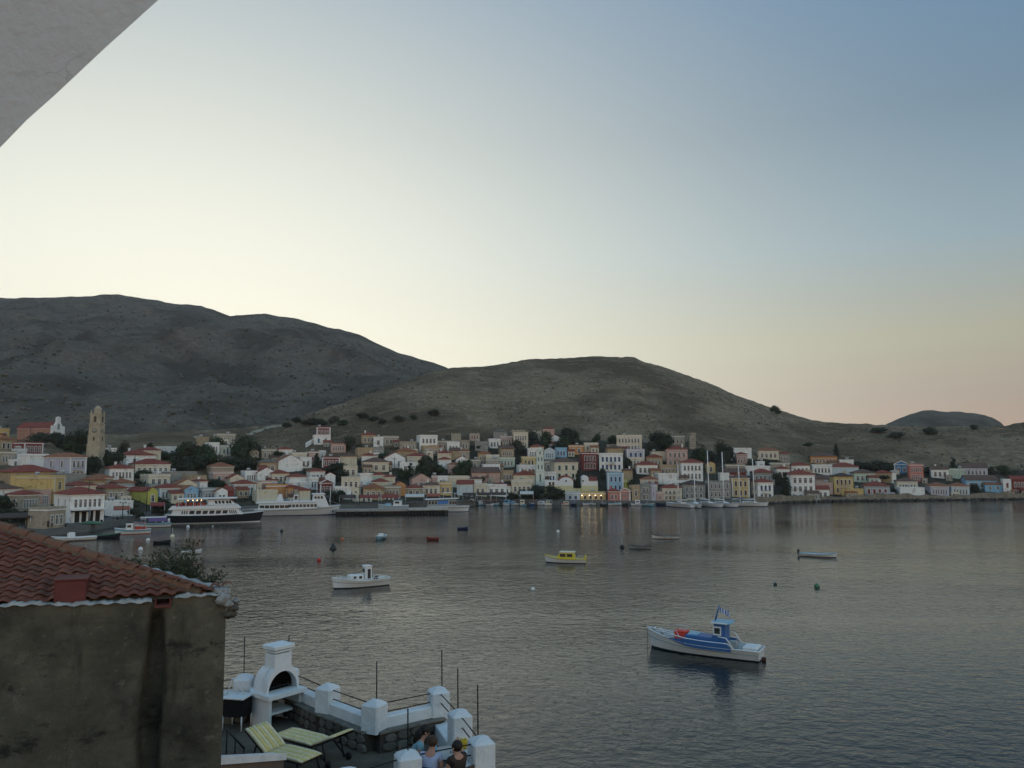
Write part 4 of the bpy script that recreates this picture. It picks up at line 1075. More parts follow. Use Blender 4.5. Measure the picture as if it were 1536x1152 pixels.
flat_wall(1151, 1265, 890, 1010, .3, 7, 'courtyard_wall', M_yel)
b = MB(); x0, x1 = bx(740+1375/9.6), bx(740+1495/9.6); z0, z1 = bz(640+778/9.6), bz(640+722/9.6)
b.add([(x0, -.3, z0), (x1, -.3, z0), (x1, 4, z1), (x0, 4, z1), (x0, 8, z0), (x1, 8, z0)], [(0, 1, 2, 3), (3, 2, 5, 4), (0, 3, 4), (1, 5, 2), (0, 4, 5, 1)]); b.build('roof', roof_mat('R'), t)
for gx, gy in ((818, 805), (866, 805)):
    link('window', window_mesh('w', 'n'), t, (bx(740+gx/9.6), 0, bz(640+(gy+36)/9.6)), sc=(.8, 1, 1.1))
for gx, gy in ((1048, 780), (1290, 778)):
    b = MB(); b.tube([(0, .05, 0), (0, -.08, 0)], .42, 14, 0); b.tube([(0, -.08, 0), (0, -.1, 0)], .3, 14, 1); b.build('round_window', [M_trim, M_pane], t, (bx(740+gx/9.6), 0, bz(640+gy/9.6)))

# four lit lamps on the restaurant
hs = HOUSES['low yellow restaurant front lit by four lamps on the quay']
M_bulb = glow('lit_bulb', (1.0, 0.80, 0.48), 3.0)
for i, lx in enumerate((872.8, 884.0, 892.9, 901.6)):
    k = (lx-(740+1258/9.6))/((1617-1258)/9.6)-.5
    loc = Matrix.Translation((hs['X'], hs['Y'], hs['Z'])) @ Matrix.Rotation(hs['rz'], 4, 'Z') @ Vector((k*hs['w'], -.35, hs['H']-.75))
    t = thing('wall_lamp', ('leftmost lit lamp', 'second lit lamp from the left', 'third lit lamp from the left', 'rightmost lit lamp')[i]+' on the yellow restaurant front', 'lamp', loc, hs['rz'], 'lit lamps on the restaurant')
    b = MB(); b.tube([(0, .35, .1), (0, .05, .16), (0, 0, .1)], .025, 6); b.build('bracket', mat('lamp_iron', (.03, .03, .03), .5), t)
    b = MB(); b.ball((0, 0, 0), .15, 10, 6); b.build('bulb', M_bulb, t)
    ld = bpy.data.lights.new('lamp_light', 'POINT'); ld.energy = 6; ld.color = (1, .68, .32); ld.shadow_soft_size = .2
    lo = bpy.data.objects.new('lamp_light', ld); lo.parent = t; lo.location = (0, -.3, -.05); col.objects.link(lo)

# sea wall under the right-hand houses
def strip_along(px_list, off, z0, z1, thick, name, m):
    b = MB(); pts = []
    for px in px_list:
        tt_ = tpx(px, 755); Y = float(np.interp(tt_, sh_t, sh_Y))+off; pts.append((tt_*Y, Y, tt_*(Y+thick), Y+thick))
    rings = []
    for i, (x, y, x2, y2) in enumerate(pts):
        zt = z1-.35+.45*math.sin(i*1.7)*math.sin(i*.37)+.5*math.sin(i*.31)
        rings.append([(x, y-.25, z0), (x, y, zt), (x2, y2, zt), (x2, y2, z0)])
    b.loft(rings, smooth=False)
    return b.build(name, m)
o = strip_along(list(range(1132, 1700, 8)), -.5, -1.5, 2.5, 1.6, 'sea_wall', M_stone)
tag(o, 'long rubble stone sea wall under the houses on the right shore', 'wall')
random.seed(21)
b = MB()
for i in range(420):
    px = random.uniform(1130, 1640); tt_ = tpx(px, 755); Y = float(np.interp(tt_, sh_t, sh_Y))-random.uniform(.3, 2.4)
    r = random.uniform(.25, .7); n0 = len(b.v)
    b.ball((tt_*Y, Y, random.uniform(-.1, .25)), r*1.35, 6, 4, sz=.7)
    for k in range(n0, len(b.v)):
        v = Vector(b.v[k]); c = Vector((tt_*Y, Y, 0)); b.v[k] = tuple(c+(v-c)*random.uniform(.8, 1.25))
tag(b.build('shore_rocks', mat('wet_rock', (.045, .04, .033), .7, .2, 1)), kind='stuff')
# ------------------------------------------------------------------ trees, hill scrub and stones
def crown_mesh(name, kind, seed, m, n=1500):
    rnd = random.Random(seed); b = MB()
    lobes = []
    for i in range(9 if kind == 'round' else 7):
        if kind == 'round': lobes.append((Vector((rnd.uniform(-.55, .55), rnd.uniform(-.5, .5), rnd.uniform(-.35, .45))), rnd.uniform(.30, .55)))
        elif kind == 'umbrella': lobes.append((Vector((rnd.uniform(-.75, .75), rnd.uniform(-.6, .6), rnd.uniform(-.1, .3))), rnd.uniform(.22, .4)))
        else:
            z = -.9+1.8*(i/6); lobes.append((Vector((rnd.uniform(-.15, .15), rnd.uniform(-.15, .15), z)), .42*(1.05-(z+.9)/2.0)+.06))
    for i in range(n):
        c, r = rnd.choice(lobes)
        d = Vector((rnd.gauss(0, 1), rnd.gauss(0, 1), rnd.gauss(0, .85))).normalized()
        p = c + d*r*rnd.choice((rnd.uniform(.5, 1.0), rnd.uniform(.8, 1.28)))
        if kind == 'cone': p = Vector((p.x, p.y, p.z))
        s = rnd.uniform(.05, .12)*(1.0 if kind != 'cone' else .7)
        nrm = (d+Vector((rnd.uniform(-.7, .7), rnd.uniform(-.7, .7), rnd.uniform(-.4, .9)))).normalized()
        u = nrm.orthogonal().normalized(); a = rnd.uniform(0, 6.28); v = nrm.cross(u); u, v = u*math.cos(a)+v*math.sin(a), v*math.cos(a)-u*math.sin(a)
        b.add([p-u*s, p+v*s*.7, p+u*s*1.1, p-v*s*.7], [(0, 1, 2, 3)])
    for c, r in lobes:      # inner mass so that the crown is not see-through everywhere
        b.ball(c, r*.55, 6, 4)
    return b.mesh('crown', m)
def leaf_mat(name, c):
    return mat(name, c, .85, .3, 3.5, 0, detail=6)
LEAF = [leaf_mat('leaf_dark', (.030, .042, .020)), leaf_mat('leaf_olive', (.052, .060, .032)), leaf_mat('leaf_green', (.040, .062, .024))]
M_bark = mat('bark', (.10, .075, .05), .9, .25, 6, .5, 20)
CR = {}
for k, nn in (('round', 4), ('cone', 2), ('umbrella', 2)):
    for i in range(nn):
        for li in range(3):
            if k != 'round' and li == 1: continue
            CR[(k, i, li)] = crown_mesh('crown', k, 100+i*7, LEAF[li])
tb = MB(); tb.tube([(0, 0, -1.2), (.03, 0, .3), (-.02, .03, .75)], [.09, .07, .045], 7); tb.tube([(0, 0, .4), (.16, .05, .75), (.28, .1, 1.0)], [.05, .035, .02], 5); tb.tube([(0, 0, .45), (-.16, -.05, .8), (-.25, .05, 1.0)], [.05, .035, .02], 5)
TRUNK = tb.mesh('trunk', M_bark)
TREES = """
60 661 30 16 r|dark tree below the white gabled church at left
82 657 20 14 r|dark tree below the white gabled church at left
96 664 22 16 r|dark tree below the white gabled church at left
115 663 32 26 r|dark tree directly left of the bell tower
106 674 24 16 r|dark tree directly left of the bell tower
138 698 20 22 r|dark tree at the bell tower foot beside the lilac grey house
80 705 26 10 r|low dark tree beside the lilac grey neoclassical house
22 718 20 7 r|dark shrub on the wall above the left edge house
4 757 22 22 r|dark tree at the left edge beside the white house
158 683 14 16 r|dark tree in the pair right of the bell tower
172 690 24 20 r|dark tree in the pair right of the bell tower
186 678 14 22 r|tall dark tree standing over the long white six-window house
232 681 16 12 r|round dark tree beside the wide red roofed cream house
248 684 20 10 r|round dark tree beside the wide red roofed cream house
268 682 22 16 r|dark tree in the big tree belt of the left slope
284 678 28 20 r|dark tree in the big tree belt of the left slope
300 682 26 20 r|dark tree in the big tree belt of the left slope
270 698 30 18 r|dark tree in the big tree belt of the left slope
292 699 30 18 r|dark tree in the big tree belt of the left slope
312 692 32 20 r|dark tree in the big tree belt of the left slope
336 697 30 15 r|dark tree in the big tree belt of the left slope
358 696 34 14 r|dark tree in the big tree belt of the left slope
380 694 26 14 r|dark tree in the big tree belt of the left slope
330 668 20 16 r|dark tree between the white house and the cream house above the belt
366 673 28 32 r|big round dark tree standing alone above the tree belt
390 678 12 16 r|slim dark tree beside the small grey beige gabled hut
412 681 16 10 r|dark bush beside the grey beige hillside house
421 682 14 10 r|dark bush beside the grey beige hillside house
212 712 22 9 r|dark hedge tree above the grey blue orange roofed house
223 671 16 9 c|low dark conifer on the slope above the wide red roof
180 716 12 7 r|small green tree in front of the long white six-window house
320 726 16 13 r|dark tree before the brick pink house
328 730 12 12 r|dark tree before the brick pink house
475 691 13 17 c|dark pine beside the mid-slope dark red house
500 704 30 15 r|dark tree below the mid-slope dark red house
512 713 18 16 r|dark tree below the mid-slope dark red house
520 690 14 9 r|dark tree shading the deep porch house
497 745 26 18 r|dark tree by the bow of the white ferry
510 743 14 14 r|dark tree by the bow of the white ferry
540 674 14 15 r|brown green tree between pale pink and arched houses
521 667 20 18 r|brown green tree between pale pink and arched houses
576 684 22 8 r|flat dark tree above the wide cream brown roofed house
583 662 18 7 r|flat dark tree before the pale slit-window house
603 711 12 14 r|dark tree beside the long white villa
614 708 14 20 c|dark cypress beside the long white villa
641 698 26 28 r|big dark tree in mid slope, left large clump
633 706 20 18 r|big dark tree in mid slope, left large clump
656 706 22 16 r|big dark tree in mid slope, left large clump
678 703 10 12 r|green tree between the two large mid slope clumps
698 702 24 24 r|big dark tree in mid slope, right large clump
687 707 18 14 r|big dark tree in mid slope, right large clump
715 706 16 8 r|big dark tree in mid slope, right large clump
717 671 11 7 r|small dark tree below the tall ruin with red door
728 717 15 11 r|dark tree before the long pinkish house with tan roof
779 671 15 17 r|brown green tree right of the tall cream five-window house
800 655 18 12 r|brown green tree under the stone ruins at the top
820 662 18 22 r|dark tree around the white chapel-like house at the top
833 672 20 14 r|dark tree around the white chapel-like house at the top
846 664 18 18 r|dark tree around the white chapel-like house at the top
858 655 20 18 r|dark tree around the white chapel-like house at the top
866 666 16 14 r|dark tree around the white chapel-like house at the top
850 648 16 10 r|dark tree around the white chapel-like house at the top
894 659 10 12 r|dark shrub tree left of the grand cream villa
918 661 14 13 r|dark tree touching the left wall of the grand cream villa
990 661 34 22 r|large dark tree right of the grand cream villa
978 673 16 16 r|large dark tree right of the grand cream villa
1002 664 16 14 r|large dark tree right of the grand cream villa
941 697 13 18 r|dark tree between blue-windowed house and four-arched house
948 728 13 16 r|green tree behind the temple-front house
905 712 10 14 r|dark tree left of the sky blue house
866.5 724 13 27 c|tall dark cypress between the two rounded church gables
772 721 8 6 r|tiny tree on the terrace of the parasol house
805 739 23 17 r|round quay tree left of the campanile base front
831 740 27 19 r|round quay tree right in front of the pale yellow church
783 741 12 11 r|small round quay tree by the red roofed balcony house
769 745 15 11 r|small round quay tree by the red roofed balcony house
1052 682 24 20 r|dark tree behind the yacht mast tops
1085 680 26 28 r|dark tree behind the yacht mast tops
1092 694 16 18 r|dark tree behind the yacht mast tops
1066 684 14 14 r|dark tree behind the yacht mast tops
1180 729 20 30 c|dark conifer left of the big white sea wall house
1167 718 14 18 r|dark tree behind the white and bright blue house
1160 694 26 7 r|dark hedge below the hill houses of the right slope
1144 692 14 8 r|dark hedge below the hill houses of the right slope
1130 694 14 10 r|dark hedge below the hill houses of the right slope
1255 676 11 16 c|dark conifer rising behind the long orange house
1212 667 14 6 r|dark shrub on the right slope above the orange house
1323 716 30 11 u|flat topped umbrella shaped pine on the right shore
1300 700 26 12 r|dark grey tree in the grove behind the pale green house
1318 698 24 14 r|dark grey tree in the grove behind the pale green house
1335 700 16 12 r|dark grey tree in the grove behind the pale green house
1284 697 14 9 r|dark grey tree in the grove behind the pale green house
1341 737 8 8 r|small green bush on the sea wall by the red arched doors
1392 706 14 9 r|green tree right of the red and white house
1430 694 10 12 c|small pointed conifer above the glazed veranda house
1450 697 18 7 r|dark tree behind the lavender columned house
1486 707 11 12 r|dark tree right of the lavender columned house
1508 706 18 12 r|dark tree at the upper right edge of the town
1462 732 12 13 r|dark bush left of the long light blue house
1163 616 14 11 r|lone round tree on the skyline of the hill's right flank
1319 645 20 6 r|flat dark bush on the right hill, left one
1345 653 20 9 r|dark bush on the right hill, middle one
1394 647 20 10 r|dark bush on the right hill, right one
1460 641 12 6 r|small dark bush below the distant knoll
430 637 12 7 r|dark bush in the scrub patch above the lone dark red house
444 630 13 8 r|dark bush in the scrub patch above the lone dark red house
456 634 13 8 r|dark bush in the scrub patch above the lone dark red house
468 632 16 10 r|dark bush in the scrub patch above the lone dark red house
483 634 16 9 r|dark bush in the scrub patch above the lone dark red house
501 630 15 9 r|dark bush in the scrub patch above the lone dark red house
516 634 14 9 r|dark bush in the scrub patch above the lone dark red house
543 624 18 8 r|dark bush along the dry slope above the arched house
560 628 14 7 r|dark bush along the dry slope above the arched house
574 632 12 7 r|dark bush along the dry slope above the arched house
598 628 16 9 r|dark bush along the dry slope above the arched house
620 626 10 8 r|dark bush along the dry slope above the arched house
650 619 16 8 r|dark bush along the dry slope above the arched house
10 772 26 16 r|dark tree behind the cafe awnings at the far left quay
38 776 22 14 r|dark tree behind the cafe awnings at the far left quay
128 708 16 12 r|dark tree below the lilac grey house terrace
150 724 14 9 r|dark shrub before the beige house under the bell tower
204 770 16 10 r|dark tree behind the low white kiosk building
240 762 20 14 r|dark tree left of the black-hulled ferry stern
415 700 16 10 r|dark shrub left of the cream five arched house
560 713 18 10 r|dark shrub below the wide cream brown roofed house
"""
rows_ = [l.split('|') for l in TREES.strip().splitlines()]
from collections import defaultdict
cl = defaultdict(list)
for a, h in rows_:
    f = a.split(); cl[h].append([float(x) for x in f[:4]]+[f[4]])
ORD = ['leftmost', 'second from the left', 'third from the left', 'fourth from the left', 'fifth from the left', 'sixth from the left', 'seventh from the left', 'eighth from the left', 'ninth from the left']
random.seed(5)
for h, lst in cl.items():
    lst.sort()
    for i, (px, py, w, hh, k) in enumerate(lst):
        # stands where the bottom of its crown meets the land
        pb = on_land(px, py+hh*.55)
        pc = at(px, py, pb.y)
        kx = 1.22 if px < 420 else 1.08
        rw, rh = w/FPX*pb.y/2*1.25*kx, hh/FPX*pb.y/2*1.2*kx
        lab = h if len(lst) == 1 else h+', '+('rightmost' if i == len(lst)-1 else ORD[i])
        t = thing('tree' if k != 'c' else 'conifer_tree', lab, 'tree' if hh > 8.5 else 'bush', pb, random.uniform(0, 6.28), h if len(lst) > 1 else 'trees of the harbour town')
        kind = {'r': 'round', 'c': 'cone', 'u': 'umbrella'}[k]
        var = random.randrange(4 if k == 'r' else 2)
        li = random.choice([0, 0, 0, 2, 1]) if k == 'r' else 0
        if 'brown green' in h: li = 1
        link('crown', CR[(kind, var, li)], t, (0, 0, pc.z-pb.z+(.0 if k != 'c' else 0)), sc=(rw*(1.0 if k != 'c' else 1.5), rw*(1.0 if k != 'c' else 1.5), rh*(1.15 if k == 'r' else 1.0)))
        th = max(pc.z-pb.z, .4)
        link('trunk', TRUNK, t, (0, 0, 0), sc=(max(th, .9), max(th, .9), th))

# scrub and stones strewn over the slopes
def blob(b, c, r, rnd, n=6, m=4, sz=.7):
    n0 = len(b.v); b.ball(c, r, n, m, sz=sz); c = Vector(c)
    for k in range(n0, len(b.v)):
        b.v[k] = tuple(c+(Vector(b.v[k])-c)*rnd.uniform(.7, 1.25))
def scatter(name, n, seed, m, px_rng, s_rng, r_rng, sz, mountain=False, dens=None):
    rnd = random.Random(seed); b = MB(); i = 0; tries = 0
    while i < n and tries < n*8:
        tries += 1
        if mountain:
            r_, c_ = rnd.randrange(8, P_mount.shape[0]-4), rnd.randrange(40, P_mount.shape[1]-40)
            p = P_mount[r_, c_] + np.array([rnd.uniform(-2, 2), rnd.uniform(-2, 2), 0])
            if fbm(p[0]/50, p[1]/50, 3, seed) < rnd.uniform(-.35, .2): continue
        else:
            px = rnd.uniform(*px_rng); t_ = tpx(px, 640); ys_ = float(np.interp(t_, sh_t, sh_Y)); yc_ = float(np.interp(t_, cy_t, cy_Y))
            s = rnd.uniform(*s_rng); Y = ys_+12+(yc_-ys_-12)*s
            if float(fbm(t_*Y/26, Y/30, 3, seed)) < rnd.uniform(-.35, .25): continue
            p = (t_*Y, Y, float(land_z(t_*Y, Y)))
        r = rnd.uniform(*r_rng)*rnd.choice((.6, .8, 1, 1, 1.4))
        blob(b, (p[0], p[1], p[2]+r*.15), r, rnd, sz=sz); i += 1
    o = b.build(name, m); tag(o, kind='stuff'); return o
M_scrub = mat('scrub_olive', (.092, .090, .052), .9, .3, .4)
M_rockp = mat('pale_rock', (.36, .325, .27), .95, .2, .6)
scatter('hillside_scrub', 3400, 3, M_scrub, (380, 1600), (.33, .99), (.18, .5), .6)
scatter('hillside_stones', 2600, 4, mat('hill_rock', (.27, .235, .18), .95, .25, .6), (380, 1600), (.36, 1.0), (.12, .42), .6)
scatter('mountain_scrub', 3000, 5, M_scrub, None, None, (.35, 1.0), .6, True)
scatter('mountain_stones', 2600, 6, mat('mountain_rock', (.165, .15, .128), .95, .25, .6), None, None, (.3, 1.0), .7, True)

# shrubs and creepers in the yards between the houses
rnd = random.Random(91); b = MB(); i = 0
while i < 1500:
    px = rnd.uniform(-20, 1580); t_ = tpx(px, 700); ys_ = float(np.interp(t_, sh_t, sh_Y)); yc_ = float(np.interp(t_, cy_t, cy_Y)); q_ = float(np.interp(t_, Q_t, Q_w))
    s = rnd.uniform(.0, .34)**1.0; Y = ys_+q_+3+(yc_-ys_-q_)*s
    if float(fbm(t_*Y/14, Y/14, 3, 77)) < rnd.uniform(-.2, .15): continue
    c = Vector((t_*Y, Y, float(land_z(t_*Y, Y)))); r = rnd.uniform(.5, 1.5)
    for k in range(16):
        d_ = Vector((rnd.gauss(0, 1), rnd.gauss(0, 1), abs(rnd.gauss(0, .9)))).normalized(); p = c+d_*r*rnd.uniform(.5, 1.0); u = d_.orthogonal().normalized(); v = d_.cross(u); s_ = rnd.uniform(.16, .34)
        b.add([p-u*s_, p+v*s_*.8, p+u*s_, p-v*s_*.8], [(0, 1, 2, 3)])
    i += 1
tag(b.build('yard_shrubbery', LEAF[1]), kind='stuff')
# dry stone terrace walls and tracks on the slopes
rnd = random.Random(14); b = MB()
for k in range(190):
    px = rnd.uniform(400, 1560); s = rnd.uniform(.36, .96); L1 = rnd.uniform(6, 34); n = max(3, int(L1/3)); rings = []
    hh = rnd.uniform(.2, .5)
    for j in range(n+1):
        t_ = tpx(px+L1*j/n, 640); ys_ = float(np.interp(t_, sh_t, sh_Y)); yc_ = float(np.interp(t_, cy_t, cy_Y)); Y = ys_+12+(yc_-ys_-12)*s+.5*math.sin(j*.5+k)
        z = float(land_z(t_*Y, Y)); h1 = hh*rnd.uniform(.6, 1.1)
        rings.append([(t_*Y, Y-.3, z-.5), (t_*Y, Y-.15, z+h1), (t_*Y, Y+.15, z+h1), (t_*Y, Y+.3, z-.5)])
    b.loft(rings, smooth=False)
tag(b.build('terrace_walls', mat('field_wall', (.235, .20, .15), .95, .25, .5)), kind='stuff')
def ribbon(name, pts, w):
    b = MB(); rings = []
    for (x0, y0), (x1, y1) in zip(pts, pts[1:]):
        for j in range(8):
            p = on_land(x0+(x1-x0)*j/8, y0+(y1-y0)*j/8); rings.append(p)
    rr = []
    for i, p in enumerate(rings):
        d = rings[min(i+1, len(rings)-1)]-rings[max(i-1, 0)]; nn = Vector((-d.y, d.x, 0)).normalized()
        a, c = p+nn*w/2, p-nn*w/2
        rr.append([(a.x, a.y, float(land_z(a.x, a.y))+.25), (c.x, c.y, float(land_z(c.x, c.y))+.25)])
    b.loft(rr, closed=False); tag(b.build(name, mat('track_dust', (.33, .285, .21), .95, .2, .5)), kind='structure')
ribbon('path', [(372, 653), (384, 648), (402, 642), (418, 638.5), (431, 640)], 3.0)
ribbon('path', [(293, 655), (299, 659), (304, 664), (296, 668)], 2.2)
# ------------------------------------------------------------------ boats
def paint(n, c, rough=.45, var=.07): return mat('paint_'+n, c, rough, var, 3.0, .08, 8, spec=.4)
PW = paint('white', (.66, .68, .69)); PB = paint('blue', (.035, .12, .32)); PK = paint('black', (.014, .016, .022)); PR = paint('red', (.42, .035, .025)); PY = paint('yellow', (.55, .46, .04))
PG = paint('grey', (.28, .31, .32)); PN = paint('navy', (.02, .03, .10)); PT = paint('wood', (.20, .11, .05), .6, .2); PGR = paint('green', (.06, .16, .09)); PL = paint('light_blue', (.20, .40, .52)); PBR = paint('antifouling', (.07, .025, .02), .7)
PO = paint('orange', (.6, .16, .03)); PCR = paint('cream', (.6, .56, .42)); PAL = mat('aluminium', (.55, .57, .6), .35, .05, 4, metal=.8); GLASS = mat('boat_glass', (.015, .02, .025), .12, .1, 2, spec=.6)
PP = paint('violet', (.12, .10, .30)); ROPE = mat('rope', (.10, .09, .08), .9)
class Hull:
    """wooden or plastic hull along +x (bow at +x), water at z=0"""
    def __init__(s, L, B, fb, fm, fs, stern=.75, draft=.5, full=.62, flare=.12):
        s.L, s.B, s.fb, s.fm, s.fs, s.st, s.dr, s.full, s.flare = L, B, fb, fm, fs, stern, draft, full, flare
        s.N = 18
    def half(s, u):         # half breadth at the gunwale, u 0 stern .. 1 bow
        a = s.st + (1-s.st)*math.sin(min(u/.45, 1)*math.pi/2)
        f = 1 if u < s.full else max(math.cos((u-s.full)/(1-s.full)*math.pi/2), 0)**.75
        return s.B/2*a*f
    def sheer(s, u):
        if u < .4: k = (.4-u)/.4; return s.fm+(s.fs-s.fm)*k**1.8
        k = (u-.4)/.6; return s.fm+(s.fb-s.fm)*k**2
    def x(s, u, zf):        # zf 0 keel..1 gunwale: raked stem
        rake = s.L*.055
        return -s.L/2 + s.L*u + (zf-.7)*rake*max(0, (u-.7)/.3) - (zf-.7)*rake*.3*max(0, (.2-u)/.2)
    def side(s, levels, name, m, parent, out=0.0, u0=0.0, u1=1.0, thick=None):
        """band between heights given as fractions of the sheer height (or metres below, if negative)"""
        b = MB(); us = [u0+(u1-u0)*i/s.N for i in range(s.N+1)]
        for sgn in (1, -1):
            rings = []
            for u in us:
                sh = s.sheer(u); hb = s.half(u); r = []
                for lv in levels:
                    z = lv*sh if lv >= 0 else lv
                    f = (z+s.dr)/(sh+s.dr)
                    y = hb*(max(f, 0)**.45)*(1-s.flare*(1-f)) if f > 0 else 0
                    r.append((s.x(u, f), sgn*(y+out), z))
                rings.append(r if sgn > 0 else r[::-1])
            b.loft(rings, closed=False, smooth=True)
        # transom
        u = us[0]
        if u0 == 0:
            sh = s.sheer(0); hb = s.half(0); left = []
            for lv in levels:
                z = lv*sh if lv >= 0 else lv; f = (z+s.dr)/(sh+s.dr); y = hb*(max(f, 0)**.45)*(1-s.flare*(1-f))
                left.append((s.x(0, f), y+out, z))
            pts = left + [(x, -y, z) for x, y, z in left[::-1]]
            b.add(pts, [tuple(range(len(pts)))])
        return b.build(name, m, parent)
    def deck(s, dz, name, m, parent, u0=0, u1=.985):
        b = MB(); v = []; n = s.N
        for i in range(n+1):
            u = u0+(u1-u0)*i/n; z = s.sheer(u)-dz; hb = s.half(u)*.97; v += [(s.x(u, 1), hb, z), (s.x(u, 1), -hb, z)]
        b.add(v, [(2*i, 2*i+1, 2*i+3, 2*i+2) for i in range(n)]); return b.build(name, m, parent)
    def rail(s, r, name, m, parent, dz=0):
        b = MB()
        for sgn in (1, -1):
            b.tube([(s.x(i/s.N, 1), sgn*s.half(i/s.N), s.sheer(i/s.N)+dz) for i in range(s.N+1)], r, 6)
        b.tube([(s.x(0, 1), -s.half(0), s.sheer(0)+dz), (s.x(0, 1), s.half(0), s.sheer(0)+dz)], r, 6)
        return b.build(name, m, parent)
def place(px, py, yaw):
    p = on_z(px, py, 0); return p, yaw - math.atan2(p.x, p.y)
def wheelhouse(parent, x, y, z, l, w, h, m, roofm, win=True, rake=.12, over=.12):
    b = MB(); v = [(x-l/2, y-w/2, z), (x+l/2, y-w/2, z), (x+l/2, y+w/2, z), (x-l/2, y+w/2, z), (x-l/2, y-w/2, z+h), (x+l/2-rake, y-w/2, z+h), (x+l/2-rake, y+w/2, z+h), (x-l/2, y+w/2, z+h)]
    b.add(v, [(0, 3, 2, 1), (4, 5, 6, 7), (0, 1, 5, 4), (1, 2, 6, 5), (2, 3, 7, 6), (3, 0, 4, 7)]); c = b.build('cabin', m, parent)
    b = MB(); b.bevbox(x-l/2-over, y-w/2-over, z+h+.002, x+l/2+over-rake, y+w/2+over, z+h+.09, .03); b.build('cabin_roof', roofm, c)
    if win:
        for sg in (-1, 1):
            b = MB(); b.box(x-l*.22, y+sg*w/2-.015, z+h*.5, x+l*.30, y+sg*w/2+.015, z+h*.88); b.build('window', GLASS, c)
        b = MB(); b.box(-.02, -w*.36, 0, .02, w*.36, h*.36); b.build('window', GLASS, c, (x+l/2-rake*.72, y, z+h*.52), (0, -math.atan2(rake, h), 0))
    return c
BOATG = 'boats moored in the open bay'

# -- the big blue and white caique
P0, rz = place(1055, 980, math.pi+R(-17))
t = thing('fishing_boat', 'large blue and white wooden fishing boat with red box and wheelhouse, nearest in the bay', 'boat', P0, rz)
L_ = 8.9
h = Hull(L_, 2.7, 1.55, .85, .82, .8, .55, .58)
h.side([-.5, -.25, 0, .10], 'bottom', PK, t)
h.side([.10, .3, .62], 'hull', PW, t)
h.side([.62, .8, 1.0], 'hull_upper', PW, t, .012)
h.side([.585, .635], 'rubbing_strake', PL, t, .05)
h.rail(.055, 'gunwale', PW, t)
h.deck(.16, 'deck', paint('deck', (.42, .43, .40), .8), t)
# raised blue bulwark amidships
b = MB()
for sg in (1, -1):
    us = [.22+.56*i/14 for i in range(15)]; r = []
    for k, u in enumerate(us):
        e = min(1, (14-k)/5+.06)*min(1, .12+k/1.2)
        y = h.half(u)+.035; z0 = h.sheer(u)-.22*min(1, (14-k)/5+.06); z1 = h.sheer(u)-.02+.38*e
        r.append([(h.x(u, 1), sg*y, z0), (h.x(u, 1), sg*(y+.03), z1), (h.x(u, 1), sg*(y-.05), z1), (h.x(u, 1), sg*(y-.07), z0)])
    b.loft(r, smooth=False)
b.build('bulwark', PB, t)
b = MB()
for sg in (1, -1):
    b.tube([(h.x(u, 1), sg*(h.half(u)+.0), h.sheer(u)+.36) for u in [.25+.5*i/10 for i in range(11)]]+[(h.x(.80, 1), sg*h.half(.80), h.sheer(.8)+.02)], .045, 6)
    b.tube([(h.x(.25, 1), sg*h.half(.25), h.sheer(.25)+.36), (h.x(.19, 1), sg*h.half(.19), h.sheer(.19))], .045, 6)
b.build('bulwark_rail', PW, t)
zd = h.sheer(.4)-.05
b = MB(); b.bevbox(-.9, -.72, zd, 1.25, .72, zd+.62, .06); b.build('engine_cover', PB, t)
b = MB(); b.bevbox(.25, -.55, zd+.622, 1.1, .55, zd+.70, .03); b.build('hatch', PL, t)
c = wheelhouse(t, -1.35, 0, zd, 1.15, 1.25, 1.72, PB, PW, False, .3, .22)
for sg in (-1, 1):
    b = MB(); b.box(-1.62, sg*.625-.03, zd+.82, -.98, sg*.625+.03, zd+1.48, 0); f = b.build('window_frame', PW, c)
    b = MB(); b.box(-1.52, sg*.625-.045, zd+.94, -1.10, sg*.625+.045, zd+1.38); b.build('window', GLASS, c)
b = MB(); b.box(-.03, -.42, 0, .03, .42, .5); b.build('window', GLASS, c, (-.93, 0, zd+1.0), (0, -.18, 0))
b = MB(); b.bevbox(-2.35, -.78, zd+1.735, -.85, .78, zd+1.83, .04); b.build('roof_rack', PL, t)
b = MB(); b.tube([(-1.0, 0, zd+1.8), (-1.35, 0, zd+3.0)], [.07, .04], 8); b.tube([(-1.30, 0, zd+2.75), (-2.35, 0, zd+1.95)], .018, 5); b.tube([(-1.30, 0, zd+2.75), (-.6, 0, zd+1.85)], .015, 5); b.build('mast', PB, t)
b = MB(); n = 9
v = []
for i in range(n):
    u = i/(n-1); v += [(-1.40-.75*u, .03+.06*math.sin(u*7), zd+2.86-.32*u), (-1.40-.75*u, .03+.06*math.sin(u*7+.4), zd+2.50-.30*u), ]
for i in range(n):
    u = i/(n-1); v += [(-1.40-.75*u, .045+.06*math.sin(u*7), zd+2.86-.32*u), (-1.40-.75*u, .045+.06*math.sin(u*7+.4), zd+2.50-.30*u)]
f = [(2*i, 2*i+2, 2*i+3, 2*i+1) for i in range(n-1)]+[(18+2*i, 18+2*i+1, 18+2*i+3, 18+2*i+2) for i in range(n-1)]
b.add(v, f); b.m = [0 if (k % (n-1)) % 2 else 1 for k in range(len(b.f))]
b.build('flag', [paint('flag_white', (.6, .62, .65), .9), paint('flag_blue', (.06, .13, .4), .9)], t)
b = MB()
for sg in (1, -1):
    b.tube([(h.x(.83, 1), sg*h.half(.83), h.sheer(.83)), (h.x(.83, 1), sg*h.half(.83)*.9, h.sheer(.83)+.55), (h.x(.70, 1), sg*h.half(.7)*.9, h.sheer(.7)+.72), (h.x(.66, 1), sg*h.half(.66), h.sheer(.66)+.3)], .025, 6)
b.build('handrail', PAL, t)
